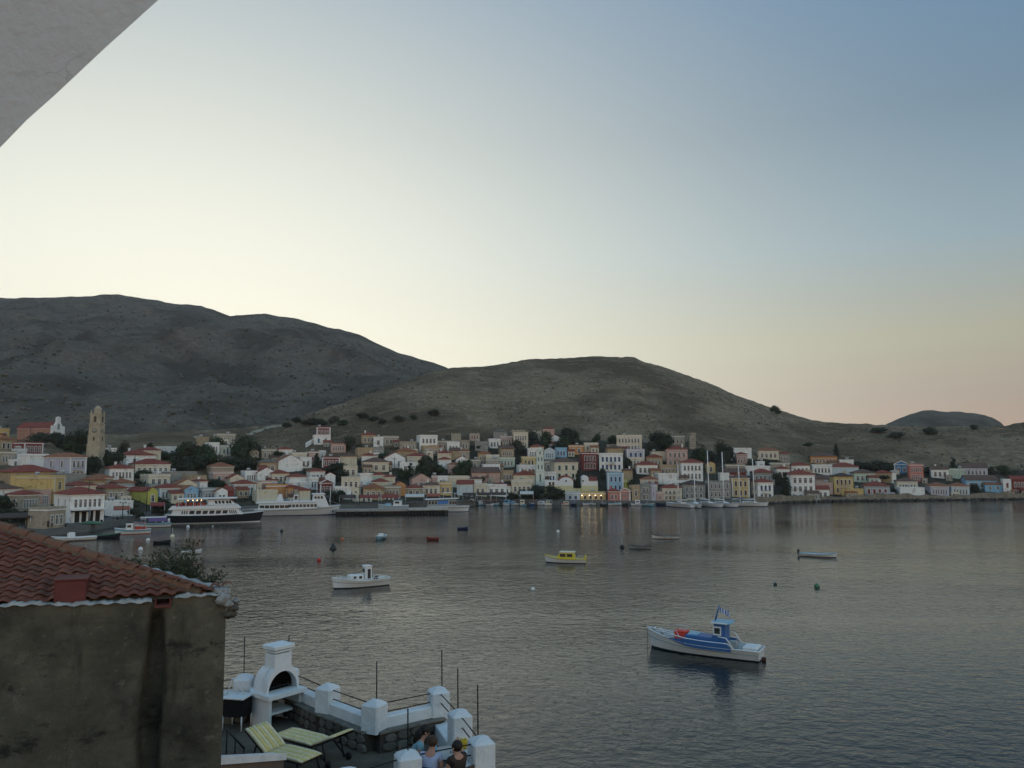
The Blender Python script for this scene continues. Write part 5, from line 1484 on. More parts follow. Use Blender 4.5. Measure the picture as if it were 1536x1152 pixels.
b = MB(); b.tube([(h.x(.93, 1), -.18, h.sheer(.93)+.12), (h.x(.93, 1), .18, h.sheer(.93)+.12)], .14, 10); b.tube([(h.x(.88, 1), -.1, h.sheer(.88)-.1), (h.x(.88, 1), -.1, h.sheer(.88)+.3)], .05, 6); b.ball((h.x(.86, 1), .12, h.sheer(.86)+.05), .17); b.build('anchor_winch', PAL, t)
b = MB(); b.tube([(L_/2+.10, 0, 1.55), (L_/2+.12, .02, .6), (L_/2+.16, .02, -.4)], .022, 5); b.build('mooring_rope', ROPE, t)
b = MB(); b.bevbox(-L_/2+.15, -.75, .72, -L_/2+1.25, .75, 1.02, .06); b.build('stern_seat', PW, t)
b = MB(); b.box(-L_/2-.32, -.06, -.4, -L_/2-.02, .06, .25); b.build('rudder', PBR, t)
b = MB()
for sg in (1, -1):
    b.tube([(h.x(.20, 1), sg*h.half(.2), h.sheer(.2)+.05), (h.x(.26, 1), sg*h.half(.26)*.95, h.sheer(.26)+.75), (h.x(.33, 1), sg*h.half(.33)*.9, h.sheer(.33)+.8)], .05, 6)
b.build('cockpit_coaming', PW, t)
b = MB(); b.bevbox(-2.75, .1, zd-.02, -2.15, .6, zd+.5, .04); b.build('fish_box', PG, t)
tr = Matrix.Translation(P0) @ Matrix.Rotation(rz, 4, 'Z')
t2 = thing('crate', 'red plastic box on the deck of the large blue and white fishing boat', 'crate', tr @ Vector((1.72, 0, h.sheer(.6)-.13)), rz)
b = MB(); b.bevbox(-.48, -.4, 0, .48, .4, .72, .05); b.build('body', PO if False else paint('crate_red', (.62, .05, .03), .5), t2)
b = MB(); b.bevbox(-.51, -.43, .722, .51, .43, .80, .03); b.build('lid', paint('crate_red', (.62, .05, .03)), t2)

# -- white caique
P0, rz = place(541, 880, math.pi+R(20)); S = P0.y/FPX
L_ = 80*S/math.cos(R(20))
t = thing('fishing_boat', 'white wooden fishing boat with low cabin and upright wheelhouse in the left bay', 'boat', P0, rz)
h = Hull(L_, 2.3, 1.35, .82, .95, .75, .5, .55)
h.side([-.4, -.2, 0, .10], 'bottom', PK, t); h.side([.10, .4, 1.0], 'hull', PW, t); h.side([.60, .66], 'rubbing_strake', PG, t, .04); h.rail(.05, 'gunwale', PW, t); h.deck(.18, 'deck', PCR, t)
zd = h.fm-.1
b = MB(); b.bevbox(-.2, -.62, zd, 1.5, .62, zd+.75, .07); c = b.build('fore_cabin', PW, t)
for x in (.25, .95):
    b = MB(); b.box(x-.17, -.64, zd+.28, x+.17, .64, zd+.62); b.build('window', GLASS, c)
wheelhouse(t, -.75, 0, zd, .85, 1.05, 1.65, PW, PW, False, .05, .08)
b = MB(); b.box(-1.03, -.545, zd+.15, -.66, .545, zd+1.35); b.build('door', PK, t)
b = MB(); b.box(-.34, -.3, zd+.95, -.29, .3, zd+1.4); b.build('window', GLASS, t)
b = MB(); b.tube([(-1.25, 0, zd+.6), (-2.5, 0, zd+1.1)], .03, 6); b.tube([(.5, 0, zd+.75), (.5, 0, zd+1.9)], .03, 6); b.build('boom', PG, t)
b = MB(); b.ball((-1.75, .3, zd+.15), .25); b.ball((-2.1, -.25, zd+.15), .22); b.build('net_pile', PK, t)
b = MB()
for k in range(9):
    u = .1+.8*k/8
    for sg in (1, -1): b.tube([(h.x(u, 1), sg*h.half(u), h.sheer(u)), (h.x(u, 1), sg*h.half(u), h.sheer(u)+.22)], .03, 5)
for sg in (1, -1): b.tube([(h.x(.1+.08*k, 1), sg*h.half(.1+.08*k), h.sheer(.1+.08*k)+.22) for k in range(11)], .03, 5)
b.build('guard_rail', PW, t)

# -- yellow cabin boat
P0, rz = place(848, 844, math.pi+R(-6)); S = P0.y/FPX; L_ = 60*S
t = thing('cabin_boat', 'small yellow cabin boat with pale roof in the middle of the bay', 'boat', P0, rz)
h = Hull(L_, 2.0, 1.15, .62, .62, .8, .4)
h.side([-.3, 0, .12], 'bottom', PK, t); h.side([.12, .5, .74], 'hull', PW, t); h.side([.74, 1.0], 'hull_stripe', PCR, t, .01); h.rail(.045, 'gunwale', PY, t); h.deck(.1, 'deck', PCR, t)
b = MB(); v = [(-1.5, -.75, .5), (1.35, -.7, .5), (1.35, .7, .5), (-1.5, .75, .5), (-1.35, -.68, 1.5), (.75, -.6, 1.5), (.75, .6, 1.5), (-1.35, .68, 1.5)]
b.add(v, [(0, 3, 2, 1), (4, 5, 6, 7), (0, 1, 5, 4), (1, 2, 6, 5), (2, 3, 7, 6), (3, 0, 4, 7)]); c = b.build('cabin', PY, t)
b = MB(); b.bevbox(-1.45, -.72, 1.502, .82, .72, 1.66, .06); b.build('cabin_roof', PCR, c)
for x0, x1 in ((-.1, .72), (-1.1, -.3)):
    b = MB(); b.box(x0, -.74, .92, x1, .74, 1.35); b.build('window', GLASS, c)
b = MB(); b.box(-L_/2-.1, -.25, .1, -L_/2+.15, .25, 1.15); b.build('outboard_motor', PY, t)
b = MB()
for sg in (1, -1): b.tube([(-1.6, sg*.8, .6), (-2.0, sg*.8, 1.05), (-2.6, sg*.75, 1.0), (-2.65, sg*.75, .6)], .025, 5)
b.build('stern_rail', PAL, t)

def open_boat(px, py, lpx, yaw, label, mh, mr, inside=None, cat='boat', name='rowing_boat', motor=False, group=BOATG, fb=.55, stripe=None, bottom=None):
    P, rz_ = place(px, py, yaw); S_ = P.y/FPX; L1 = lpx*S_/max(abs(math.cos(yaw)), .3)
    tt_ = thing(name, label, cat, P, rz_, group)
    fb = fb*.8; hh = Hull(L1, max(1.25, L1*.3), fb*1.6, fb, fb*1.1, .7, .25); hh.N = 12
    hh.side([-.2, 0, .12], 'bottom', bottom or PK, tt_); hh.side([.12, .5, 1], 'hull', mh, tt_)
    if stripe: hh.side([.7, .9], 'stripe', stripe, tt_, .01)
    hh.rail(.05, 'gunwale', mr, tt_)
    hh.deck(fb*.55, 'floor_boards', inside or PT, tt_)
    for u in (.3, .55):
        b_ = MB(); b_.box(hh.x(u, 1)-.13, -hh.half(u)*.95, hh.sheer(u)-.2, hh.x(u, 1)+.13, hh.half(u)*.95, hh.sheer(u)-.14); b_.build('thwart', mr, tt_)
    if motor:
        b_ = MB(); b_.bevbox(-L1/2-.28, -.16, .25, -L1/2+.05, .16, 1.0, .05); b_.box(-L1/2-.18, -.05, -.3, -L1/2-.08, .05, .25); b_.build('outboard_motor', PK, tt_)
    return tt_, hh
open_boat(1227, 835, 52, math.pi+R(172), 'white open motor boat lying alone at the right of the bay', PW, PL, PG, motor=True, bottom=PN)
open_boat(998, 808, 39, math.pi+R(8), 'long empty white rowing boat, farther of the close pair right of centre', PW, PK, PG, fb=.6)
open_boat(960, 823, 32, math.pi+R(4), 'grey rowing boat, nearer of the close pair right of centre', PG, PK, PG, fb=.5)
PRB = paint('red_brown', (.20, .045, .03)); open_boat(649, 810, 18, math.pi, 'small red brown boat adrift near the middle of the bay', PRB, PRB, PRB, fb=.5)
open_boat(694, 794.5, 16, 0, 'small navy blue dinghy, farthest out in the middle of the bay', PN, PN, PN, fb=.5)
tt_, hh = open_boat(571, 808, 14, R(-100), 'small pale blue motor boat heading in with a figure aboard, left of centre', PL, PW, PG, name='motor_boat', fb=.6)
b = MB(); b.bevbox(-.7, -.45, .3, .1, .45, .95, .05); b.build('console', PW, tt_)
# far left
tt_, hh = open_boat(110, 811, 60, math.pi+R(8), 'white speedboat with low console tied below the left quay', PW, PW, PW, name='speedboat', group='boats along the left quay', fb=.75)
b = MB(); b.bevbox(-.2, -.6, .5, 1.0, .6, 1.55, .1); b.build('console', PW, tt_)
b = MB(); b.box(.85, -.5, 1.2, .95, .5, 1.75); b.build('windscreen', GLASS, tt_)
open_boat(157, 807, 42, R(6), 'dark green rimmed rowing boat between speedboat and caique at the left quay', PK, PGR, PG, group='boats along the left quay', fb=.7)
open_boat(243, 815, 24, R(3), 'small dark rubber dinghy floating behind the bush on the left', PK, PK, PK, name='dinghy', group='boats along the left quay', fb=.45)
tt_, hh = open_boat(287, 831, 28, R(5), 'small white speedboat with windscreen right of the bush above the tiled roof', PW, PW, PL, name='speedboat', group='boats along the left quay', fb=.55)
b = MB(); b.add([(0, -.5, .5), (.5, -.45, .5), (.5, .45, .5), (0, .5, .5), (-.1, -.5, .95), (-.1, .5, .95)], [(0, 1, 4), (1, 2, 5, 4), (2, 3, 5)]); b.build('windscreen', GLASS, tt_)
# white and blue caique with red gear
P0, rz = place(199, 801, math.pi+R(5)); S = P0.y/FPX; L_ = 48*S
t = thing('fishing_boat', 'white caique with pale blue stripe and red gear under the left quay', 'boat', P0, rz, 'boats along the left quay')
h = Hull(L_, 2.3, 1.35, .9, .95, .75, .4); h.side([-.3, 0, .1], 'bottom', PR, t); h.side([.1, .6], 'hull', PW, t); h.side([.6, 1], 'hull_stripe', PL, t, .01); h.rail(.06, 'gunwale', PW, t); h.deck(.15, 'deck', PCR, t)
wheelhouse(t, .7, 0, .75, 1.4, 1.4, 1.25, PW, PW, True, .2)
b = MB(); b.bevbox(-1.6, -.8, .75, -.4, .8, 1.5, .05); b.ball((-2.1, .2, 1.1), .4); b.build('red_gear', PR, t)
b = MB()
for x in (-2.3, -.2):
    for y in (-.9, .9): b.tube([(x, y, .8), (x, y, 2.15)], .03, 5)
b.build('awning_pole', PAL, t)
b = MB(); b.bevbox(-2.45, -1.0, 2.15, -.1, 1.0, 2.22, .02); b.build('awning', paint('awning_rust', (.33, .10, .06), .9), t)
# boat with blue canopy
P0, rz = place(229, 791, math.pi+R(4)); S = P0.y/FPX; L_ = 49*S
t = thing('fishing_boat', 'white boat with blue and violet canopy at the end of the left quay', 'boat', P0, rz, 'boats along the left quay')
h = Hull(L_, 2.4, 1.3, .85, .9, .8, .4); h.side([-.3, 0, .1], 'bottom', PK, t); h.side([.1, .65], 'hull', PW, t); h.side([.65, 1], 'hull_stripe', PL, t, .01); h.rail(.06, 'gunwale', PL, t); h.deck(.15, 'deck', PCR, t)
b = MB()
for x in (-2.6, -.6, 1.6):
    for y in (-.95, .95): b.tube([(x, y, .8), (x, y, 2.2)], .035, 5)
b.build('canopy_pole', PAL, t)
b = MB(); b.bevbox(-2.8, -1.15, 2.2, 2.6, 1.15, 2.30, .02); b.build('canopy', PW, t)
b = MB(); b.box(-2.75, -1.1, 1.35, 1.0, -1.06, 2.198); b.box(-2.75, 1.06, 1.35, 1.0, 1.1, 2.198); b.build('canopy_curtain', PP, t)
wheelhouse(t, 2.0, 0, .7, 1.0, 1.4, 1.2, PB, PW)

# -- passenger ferry with black hull
P0, rz = place(322, 784, R(-2)); S = P0.y/FPX; L_ = 134*S
def mx(px): return (px-321.5)*S
def mz(py): return (784-py)*S
t = thing('passenger_ferry', 'white passenger ferry with black hull and slanted windows moored at the left quay', 'ferry', P0, rz)
h = Hull(L_, 5.4, mz(768.5), mz(772), mz(771), .92, 1.0, .60)
h.N = 24
h.side([-.6, 0, .10], 'bottom', PW, t); h.side([.10, .5, 1], 'hull', PK, t); h.rail(.07, 'gunwale', PW, t); h.deck(.05, 'deck', PG, t)
zd = mz(772)-.02
def prism_y(pts, y0, y1, name, m, parent):
    b_ = MB(); b_.prism([(mx(x), mz(y)) for x, y in pts], y0, y1); return b_.build(name, m, parent)
sup = prism_y([(262, 771.5), (361, 771.5), (353, 762.8), (265, 763.5)], -2.35, 2.35, 'superstructure', PW, t)
xs = [(276, 277.6), (279.2, 280.8), (282.4, 284)] + [(286.5+9.1*i, 293.2+9.1*i) for i in range(6)] + [(342.6, 344.2), (345.4, 347), (348.2, 349.6), (351, 352.4)]
for i, (a, c) in enumerate(xs):
    k = 1.6
    prism_y([(a, 770), (c, 770), (c+(-k if i > 8 else k*.6), 765.2), (a+(-k if i > 8 else k*.6), 765.2)], -2.40, 2.40, 'window', GLASS, sup)
prism_y([(258, 763.4), (358, 762.6), (352, 757.2), (262, 759.0)], -2.65, 2.65, 'upper_bulwark', PW, t)
prism_y([(312, 757.4), (350, 757.0), (341, 749.6), (312, 750)], -1.8, 1.8, 'bridge', PW, t)
for a in (322, 327, 332, 337.5, 341.5):
    prism_y([(a, 755.5), (a+3.0, 755.5), (a+1.6, 751.2), (a-1.4, 751.2)], -1.85, 1.85, 'window', GLASS, t)
prism_y([(270, 749.0), (352, 748.2), (352, 747.0), (270, 747.8)], -2.5, 2.5, 'sun_canopy', PW, t)
b = MB()
for a in (272, 282, 292, 302, 311):
    for y in (-2.3, 2.3): b.tube([(mx(a), y, mz(758.5)), (mx(a), y, mz(748.8))], .05, 5)
b.build('canopy_post', PW, t)
b = MB()
for a in range(268, 310, 6):
    b.bevbox(mx(a), -1.9, mz(758.4), mx(a+3.4), 1.9, mz(753.6), .1)
b.build('seat_row', paint('seat_red', (.30, .05, .04), .7), t)
M_lit = glow('warm_deck_light', (1, .5, .18), 3.5)
for a in (284.5, 291, 297, 302.5):
    b = MB(); b.ball((mx(a), -2.0, mz(750.2)), .13, 8, 5); b.build('deck_lamp', M_lit, t)
b = MB(); b.tube([(mx(330), 0, mz(747)), (mx(328), 0, mz(738))], .06, 6); b.tube([(mx(329), -.7, mz(742)), (mx(329), .7, mz(742))], .04, 5); b.build('mast', PW, t)
b = MB()
for i in range(14):
    u = .66+.33*i/13
    for sg in (1, -1): b.tube([(h.x(u, 1), sg*h.half(u)*.97, h.sheer(u)), (h.x(u, 1), sg*h.half(u)*.97, h.sheer(u)+.8)], .025, 4)
for sg in (1, -1): b.tube([(h.x(.66+.33*i/13, 1), sg*h.half(.66+.33*i/13)*.97, h.sheer(.66+.33*i/13)+.8) for i in range(14)], .03, 5)
b.build('bow_rail', PW, t)
for a in (251.5, 260):
    b = MB(); b.lathe([(.02, 0), (.28, .12), (.3, .9), (.2, 1.05), (.02, 1.1)], 10); b.build('fender', PW, t, (mx(a), -2.75 if a > 255 else -1.6, .35))

# -- white ferry behind it
P0, rz = place(446, 772.5, R(2)); S = P0.y/FPX; L_ = 121*S
def mx(px): return (px-446.5)*S
def mz(py): return (772.5-py)*S
t = thing('passenger_ferry', 'all white passenger ship with wheelhouse near the bow and dark window row', 'ferry', P0, rz)
h = Hull(L_, 5.6, mz(758.5), mz(763), mz(764), .9, 1.0, .72); h.N = 24
h.side([-.6, 0, .07], 'bottom', PN, t); h.side([.07, .5, 1], 'hull', PW, t); h.side([.80, .88], 'rubbing_strake', PG, t, .06); h.rail(.07, 'gunwale', PW, t); h.deck(.05, 'deck', PG, t)
sup = prism_y([(390, 764.5), (476, 764), (470, 753.8), (392, 754)], -2.4, 2.4, 'superstructure', PW, t)
for a in list(range(393, 430, 7)):
    prism_y([(a, 761.2), (a+6.2, 761.2), (a+6.2, 757), (a, 757)], -2.44, 2.44, 'window', GLASS, sup)
for a in [433.5+5.2*i for i in range(8)]:
    prism_y([(a, 760.2), (a+4.0, 760.2), (a+3.4, 756.2), (a-.6, 756.2)], -2.44, 2.44, 'window', GLASS, sup)
prism_y([(388, 754), (472, 753.4), (472, 752.0), (388, 752.6)], -2.6, 2.6, 'upper_deck', PW, t)
wh = prism_y([(466, 760), (492, 761), (484, 742.5), (469, 742.5)], -2.0, 2.0, 'wheelhouse', PW, t)
for a in (470, 474.5, 479):
    prism_y([(a, 748.4), (a+3.6, 748.4), (a+2.8, 744.8), (a, 744.8)], -2.04, 2.04, 'window', GLASS, wh)
prism_y([(466.5, 742.4), (486.5, 742.4), (485, 741.0), (467.5, 741.0)], -2.2, 2.2, 'wheelhouse_roof', PW, t)
prism_y([(416, 752.5), (426, 752.5), (424, 741.5), (419, 741.5)], -1.0, 1.0, 'funnel', PW, t)
prism_y([(440, 752.5), (447, 752.5), (447, 742.5), (441, 743)], -1.0, 1.0, 'locker', PW, t)
prism_y([(441.5, 750), (446, 750), (446, 744), (442, 744)], -1.05, 1.05, 'window', GLASS, t)
b = MB()
for a in range(390, 466, 6):
    for y in (-2.5, 2.5): b.tube([(mx(a), y, mz(752.4)), (mx(a), y, mz(748.2))], .03, 4)
for y in (-2.5, 2.5):
    for zz in (748.2, 750.2): b.tube([(mx(390), y, mz(zz)), (mx(465), y, mz(zz))], .03, 4)
b.build('guard_rail', PW, t)
b = MB(); b.tube([(mx(494), 0, mz(760)), (mx(494), 0, mz(732))], .07, 6); b.tube([(mx(474), 0, mz(741)), (mx(474), 0, mz(730))], .06, 6); b.tube([(mx(472), 0, mz(735)), (mx(476), 0, mz(735))], .04, 5); b.build('mast', PW, t)
prism_y([(496.5, 768.5), (498.5, 768.5), (498.5, 766.0), (496.5, 766.0)], -1.3, 1.3, 'anchor', PK, t)
b = MB(); b.tube([(mx(492), 0, mz(752)), (mx(505), 0, mz(756.5))], .03, 4); b.build('stay', PW, t)

# -- grey white boat at the pier
P0, rz = place(590, 768.5, R(176)); S = P0.y/FPX; L_ = 44*S
t = thing('tour_boat', 'grey white launch with dark bottom lying along the left part of the pier', 'boat', P0, rz)
h = Hull(L_, 3.4, 2.3, 1.9, 2.0, .85, .6); h.side([-.4, 0, .22], 'bottom', PK, t); h.side([.22, .6, 1], 'hull', paint('pale_grey', (.50, .53, .53)), t); h.side([.86, .93], 'stripe', PL, t, .03); h.rail(.07, 'gunwale', PW, t); h.deck(.1, 'deck', PG, t)
wheelhouse(t, -1.2, 0, 1.8, 2.4, 2.2, 1.5, PW, PL); b = MB(); b.bevbox(.6, -1.0, 1.8, 2.3, 1.0, 2.5, .1); b.build('cabin', PL, t)
# -- blue and white tour boat beyond the pier
P0, rz = place(672, 767.5, R(1)); S = P0.y/FPX; L_ = 62*S
def mx(px): return (px-672)*S
def mz(py): return (767.5-py)*S
t = thing('tour_boat', 'white tour boat with blue side panel and high bow beyond the pier end', 'boat', P0, rz)
h = Hull(L_, 3.8, mz(759), mz(759.5), mz(760), .85, .7); h.side([-.4, 0, .08], 'bottom', PN, t); h.side([.08, .5, 1], 'hull', PW, t); h.side([.72, .80], 'rubbing_strake', PN, t, .05); h.rail(.07, 'gunwale', PW, t); h.deck(.08, 'deck', PG, t)
prism_y([(642, 760), (684, 760), (684, 750), (642, 751)], -1.5, 1.5, 'saloon', PG, t)
prism_y([(656.5, 756.5), (672, 755.5), (672, 750.3), (656.5, 751)], -1.55, 1.55, 'side_panel', paint('panel_blue', (.05, .17, .45)), t)
for a in (643.5, 648, 652.4, 674, 678, 681.5): prism_y([(a, 756), (a+3, 756), (a+3, 751.6), (a, 751.6)], -1.54, 1.54, 'window', GLASS, t)
prism_y([(638, 749.8), (687, 748.4), (687, 747.3), (638, 748.7)], -1.8, 1.8, 'saloon_roof', PW, t)
prism_y([(664, 740.2), (678, 739.4), (678, 738.6), (664, 739.4)], -1.3, 1.3, 'sun_canopy', PW, t); prism_y([(680, 741), (690, 739.6), (690, 738.9), (680, 740.3)], -1.2, 1.2, 'sun_canopy', PL, t)
b = MB()
for a in (665, 677, 682, 688):
    for y in (-1.1, 1.1): b.tube([(mx(a), y, mz(748)), (mx(a), y, mz(740))], .04, 4)
b.tube([(mx(678.5), 0, mz(748)), (mx(678.5), 0, mz(731))], .05, 5); b.build('canopy_post', PW, t)

# -- small craft along the middle quay
SMALL = [(708, 'white', PW, PL, 12), (720, 'blue', PL, PB, 13), (733, 'white', PW, PB, 12), (745, 'blue', PL, PW, 11), (759, 'white', PW, PW, 11), (771, 'white', PW, PW, 12), (786, 'blue', PL, PB, 13), (797, 'blue', PB, PW, 10), (811, 'white', PW, PG, 11),
         (821, 'white', PW, PW, 12), (848, 'white', PW, PR, 14), (861, 'dark', PK, PB, 9), (879, 'white', PW, PW, 10), (890, 'grey', PG, PW, 9), (905, 'dark', PK, PG, 10), (923, 'long white', PW, PL, 24), (938, 'dark', PK, PK, 9), (954, 'long white', PW, PB, 20), (972, 'long pale blue', PL, PW, 22), (992, 'dark', PN, PK, 16)]
HN = {708: 'nearest the tour boat bow', 720: 'beside the tour boat', 733: 'below the grey waterfront box building', 745: 'below the cream shuttered waterfront house', 759: 'below the long balcony house', 771: 'left of the quay tree', 786: 'under the small round tree',
      797: 'beside the round quay tree trunk', 811: 'under the left round quay tree', 821: 'between the two round quay trees', 848: 'below the doors of the pale blue restaurant', 861: 'at the left end of the restaurant', 879: 'under the leftmost lit lamp', 890: 'under the third lit lamp', 905: 'at the right end of the lit restaurant',
      923: 'before the coral red wing', 938: 'before the temple-front house', 954: 'before the brown ruined facade', 972: 'before the grey stone waterfront house', 992: 'left of the white yachts'}
random.seed(31)
for px, cn, mh, mr, l in SMALL:
    yaw = random.choice((R(random.uniform(-30, 30)), math.pi+R(random.uniform(-30, 30))))
    tt_, hh = open_boat(px+random.uniform(-2, 2), 758.3+random.uniform(-.5, .6), l*random.uniform(.75, 1.05), yaw+random.uniform(-.3, .3), 'small %s boat moored %s' % (cn, HN[px]), mh, mr, PG, name='moored_boat', group='small boats along the middle quay', fb=.75, motor=l > 11)
    q_ = random.random()
    if l in (11, 12, 13, 14, 20, 22) and q_ < .75:
        cx_, ch, cl_ = random.uniform(-.5, .5), random.uniform(.9, 1.7), random.uniform(.5, 1.0)
        b = MB(); b.bevbox(cx_-cl_, -.55, .4, cx_+cl_, .55, .4+ch, .12); c = b.build('cabin', random.choice((PW, PW, PL, PCR)), tt_)
        b = MB(); b.box(cx_-cl_*.6, -.57, .4+ch*.5, cx_+cl_*.7, .57, .4+ch*.8); b.build('window', GLASS, c)
    if q_ > .6:
        b = MB(); b.bevbox(-1.5, -.7, 1.75, .6, .7, 1.82, .02)
        for x in (-1.4, .5):
            for y in (-.6, .6): b.tube([(x, y, .5), (x, y, 1.75)], .025, 4)
        b.build('sun_awning', random.choice((PB, PCR, PW, paint('awning_rust', (.33, .10, .06), .9))), tt_)
    if random.random() < .4:
        b = MB(); b.tube([(.2, 0, .4), (.1, 0, 3.4)], .04, 5); b.build('mast', PAL, tt_)

# -- sailing yachts
def yacht(px, py, lpx, yaw, mast_px, mast_top, label, L1=12.5, two=False):
    P, rz_ = place(px, py, yaw); S_ = P.y/FPX
    tt_ = thing('sailing_yacht', label, 'sailing yacht', P, rz_, 'white sailing yachts at the quay')
    hh = Hull(L1, 3.4, 1.45, 1.15, 1.1, .75, .5, .5); hh.side([-.3, 0, .12], 'bottom', PN, tt_); hh.side([.12, .6, 1], 'hull', PW, tt_); hh.rail(.06, 'gunwale', PG, tt_); hh.deck(.02, 'deck', PW, tt_)
    b_ = MB(); b_.loft([[(x, -w, 1.1), (x, -w*.8, 1.1+z), (x, w*.8, 1.1+z), (x, w, 1.1)] for x, w, z in ((-2.2, 1.1, .5), (0, 1.05, .55), (1.8, .8, .4), (2.8, .4, .1))], smooth=False); c_ = b_.build('coach_roof', PW, tt_)
    b_ = MB(); b_.box(-1.8, -1.04, 1.3, 1.2, -.98, 1.5); b_.box(-1.8, .98, 1.3, 1.2, 1.04, 1.5); b_.build('window', GLASS, c_)
    b_ = MB(); b_.bevbox(-4.2, -1.2, 2.5, -2.2, 1.2, 2.62, .05); b_.tube([(-4.1, -1.1, 1.1), (-4.1, -1.1, 2.5)], .03, 4); b_.tube([(-4.1, 1.1, 1.1), (-4.1, 1.1, 2.5)], .03, 4); b_.tube([(-2.3, -1.1, 1.1), (-2.3, -1.1, 2.5)], .03, 4); b_.tube([(-2.3, 1.1, 1.1), (-2.3, 1.1, 2.5)], .03, 4); b_.build('bimini', PB if two else PCR, tt_)
    Hm = at(mast_px, mast_top, P.y).z
    for mx_ in ([.6] if not two else [1.5, -3.0]):
        top = Hm if mx_ > 0 else Hm*.86
        b_ = MB(); b_.tube([(mx_, 0, 1.2), (mx_-.35, 0, top)], [.17, .13], 7); m_ = b_.build('mast', paint('mast', (.78, .78, .77), .5), tt_)
        b_ = MB()
        for f_ in (.45, .72): b_.tube([(mx_-.35*f_, -.9, 1.2+(top-1.2)*f_), (mx_-.35*f_, .9, 1.2+(top-1.2)*f_)], .035, 4)
        b_.build('spreader', PW, m_)
        b_ = MB()
        for e in ((L1/2-.1, 0, 1.45), (-L1/2+.2, 0, 1.2), (mx_-.2, 1.6, 1.15), (mx_-.2, -1.6, 1.15)): b_.tube([(mx_-.35, 0, top), e], .018, 3)
        b_.build('rigging', PG, m_)
        b_ = MB(); b_.tube([(mx_-.1, 0, 2.3), (mx_-(4.2 if mx_ > 0 else 2.6), 0, 2.25)], .17, 7); b_.build('boom', PW, tt_)
    return tt_
yacht(1019, 760.6, 30, math.pi+R(-48), 1023, 697, 'white sailing yacht, leftmost of the row, bow towards the left')
yacht(1042, 760.8, 20, R(-72), 1033, 699, 'white sailing yacht with stern to the quay, second from the left')
yacht(1062, 760, 32, R(-48), 1055.5, 676, 'large white sailing yacht with the tallest mast in the middle of the row', 14)
yacht(1084, 760, 26, R(-42), 1071.5, 678, 'white sailing yacht right of the tallest mast, pointed towards open water', 13)
yacht(1125, 759.3, 50, R(-3), 1119, 688, 'white two-masted sailing yacht lying broadside before the yellow mansion', 11.2, True)

# -- buoys
def buoy(px, py, r, c, label, tall=False):
    P = on_z(px, py, 0); t_ = thing('buoy', label, 'buoy', P, 0, 'buoys in the bay')
    b_ = MB(); b_.ball((0, 0, r*.35), r, 12, 8); b_.build('float', c, t_)
    b_ = MB(); b_.lathe([(r*.25, r*1.2), (r*.25, r*1.5), (.02, r*1.6)], 8)
    if tall: b_.tube([(0, 0, r), (0, 0, r*4)], r*.18, 6)
    b_.build('ring', PG, t_)
buoy(478.5, 841, .32, PR, 'round red buoy left of the white wooden fishing boat')
buoy(513.5, 809, .24, PO, 'small orange buoy beyond the dark float on the left')
buoy(837, 798, .34, PW, 'white buoy beyond the yellow cabin boat')
buoy(799.5, 885, .24, PW, 'white topped buoy in the middle of the near bay')
buoy(1225.5, 881, .34, PGR, 'green buoy, larger of two right of the blue fishing boat')
buoy(1163, 877, .22, paint('dark_green', (.03, .06, .05)), 'small dark buoy, left of the green buoy')
buoy(933, 821.5, .40, PK, 'dark buoy left of the grey rowing boat', True)
buoy(422.5, 797, .32, PK, 'dark buoy in front of the white ship', True)
buoy(211, 825, .38, PW, 'white buoy nearest the bush above the tiled roof')
buoy(222, 811, .34, PW, 'white buoy left of the dark rubber dinghy')
buoy(258.5, 806, .45, PCR, 'pale yellow buoy right of the dark rubber dinghy', True)
buoy(282, 791, .36, PW, 'white buoy in front of the black-hulled ferry')
buoy(319, 790.5, .26, PG, 'grey buoy under the side of the black-hulled ferry')
P = on_z(499.5, 824, 0)
t = thing('mooring_float', 'dark cone shaped mooring float left of the white wooden fishing boat', 'float', P)
b = MB(); b.lathe([(.55, -.1), (.62, .1), (.35, .5), (.18, .9), (.05, 1.05)], 10); b.build('cone', PK, t)
b = MB(); b.tube([(0, 0, 1.0), (.1, 0, 1.25)], .05, 5); b.build('ring', PK, t)
# ------------------------------------------------------------------ pier, awnings, poles, quay furniture
M_conc = mat('concrete', (.30, .29, .27), .95, .18, .8, .4, 4)
M_pile = mat('dark_pile', (.03, .027, .025), .9, .2, 2)
P0 = on_z(588, 772.5, 0); rz = -math.atan2(P0.x, P0.y)+R(1); S = P0.y/FPX
t = thing('pier', 'low concrete pier on dark fender piles reaching out between the boats', 'pier', P0, rz)
def sx(px): return (px-588)*S
b = MB(); b.bevbox(sx(506), 1.0, .95, sx(612), 5.0, 1.55, .06); b.build('deck_slab', M_conc, t)
b = MB(); b.bevbox(sx(612)+.01, .2, 1.15, sx(671), 3.6, 1.75, .06); b.build('deck_slab', mat('pale_concrete', (.42, .41, .38), .95, .15, .8), t)
b = MB(); b.box(sx(506), 1.6, -2, sx(612), 4.8, .949); b.build('footing', M_pile, t)
b = MB(); b.box(sx(612), 1.4, -2, sx(669), 3.2, 1.149); b.build('footing', M_pile, t)
for px in [612+4.75*i for i in range(13)]:
    b = MB(); b.bevbox(sx(px), .05, -1.5, sx(px)+.5, .6, 1.14, .05); b.build('pile', M_pile, t)
for px in (520, 536, 547, 556, 563, 568):
    b = MB(); b.tube([(sx(px), .8, -.2), (sx(px), .8, 1.0)], .32, 10); b.build('tyre_fender', M_pile, t)
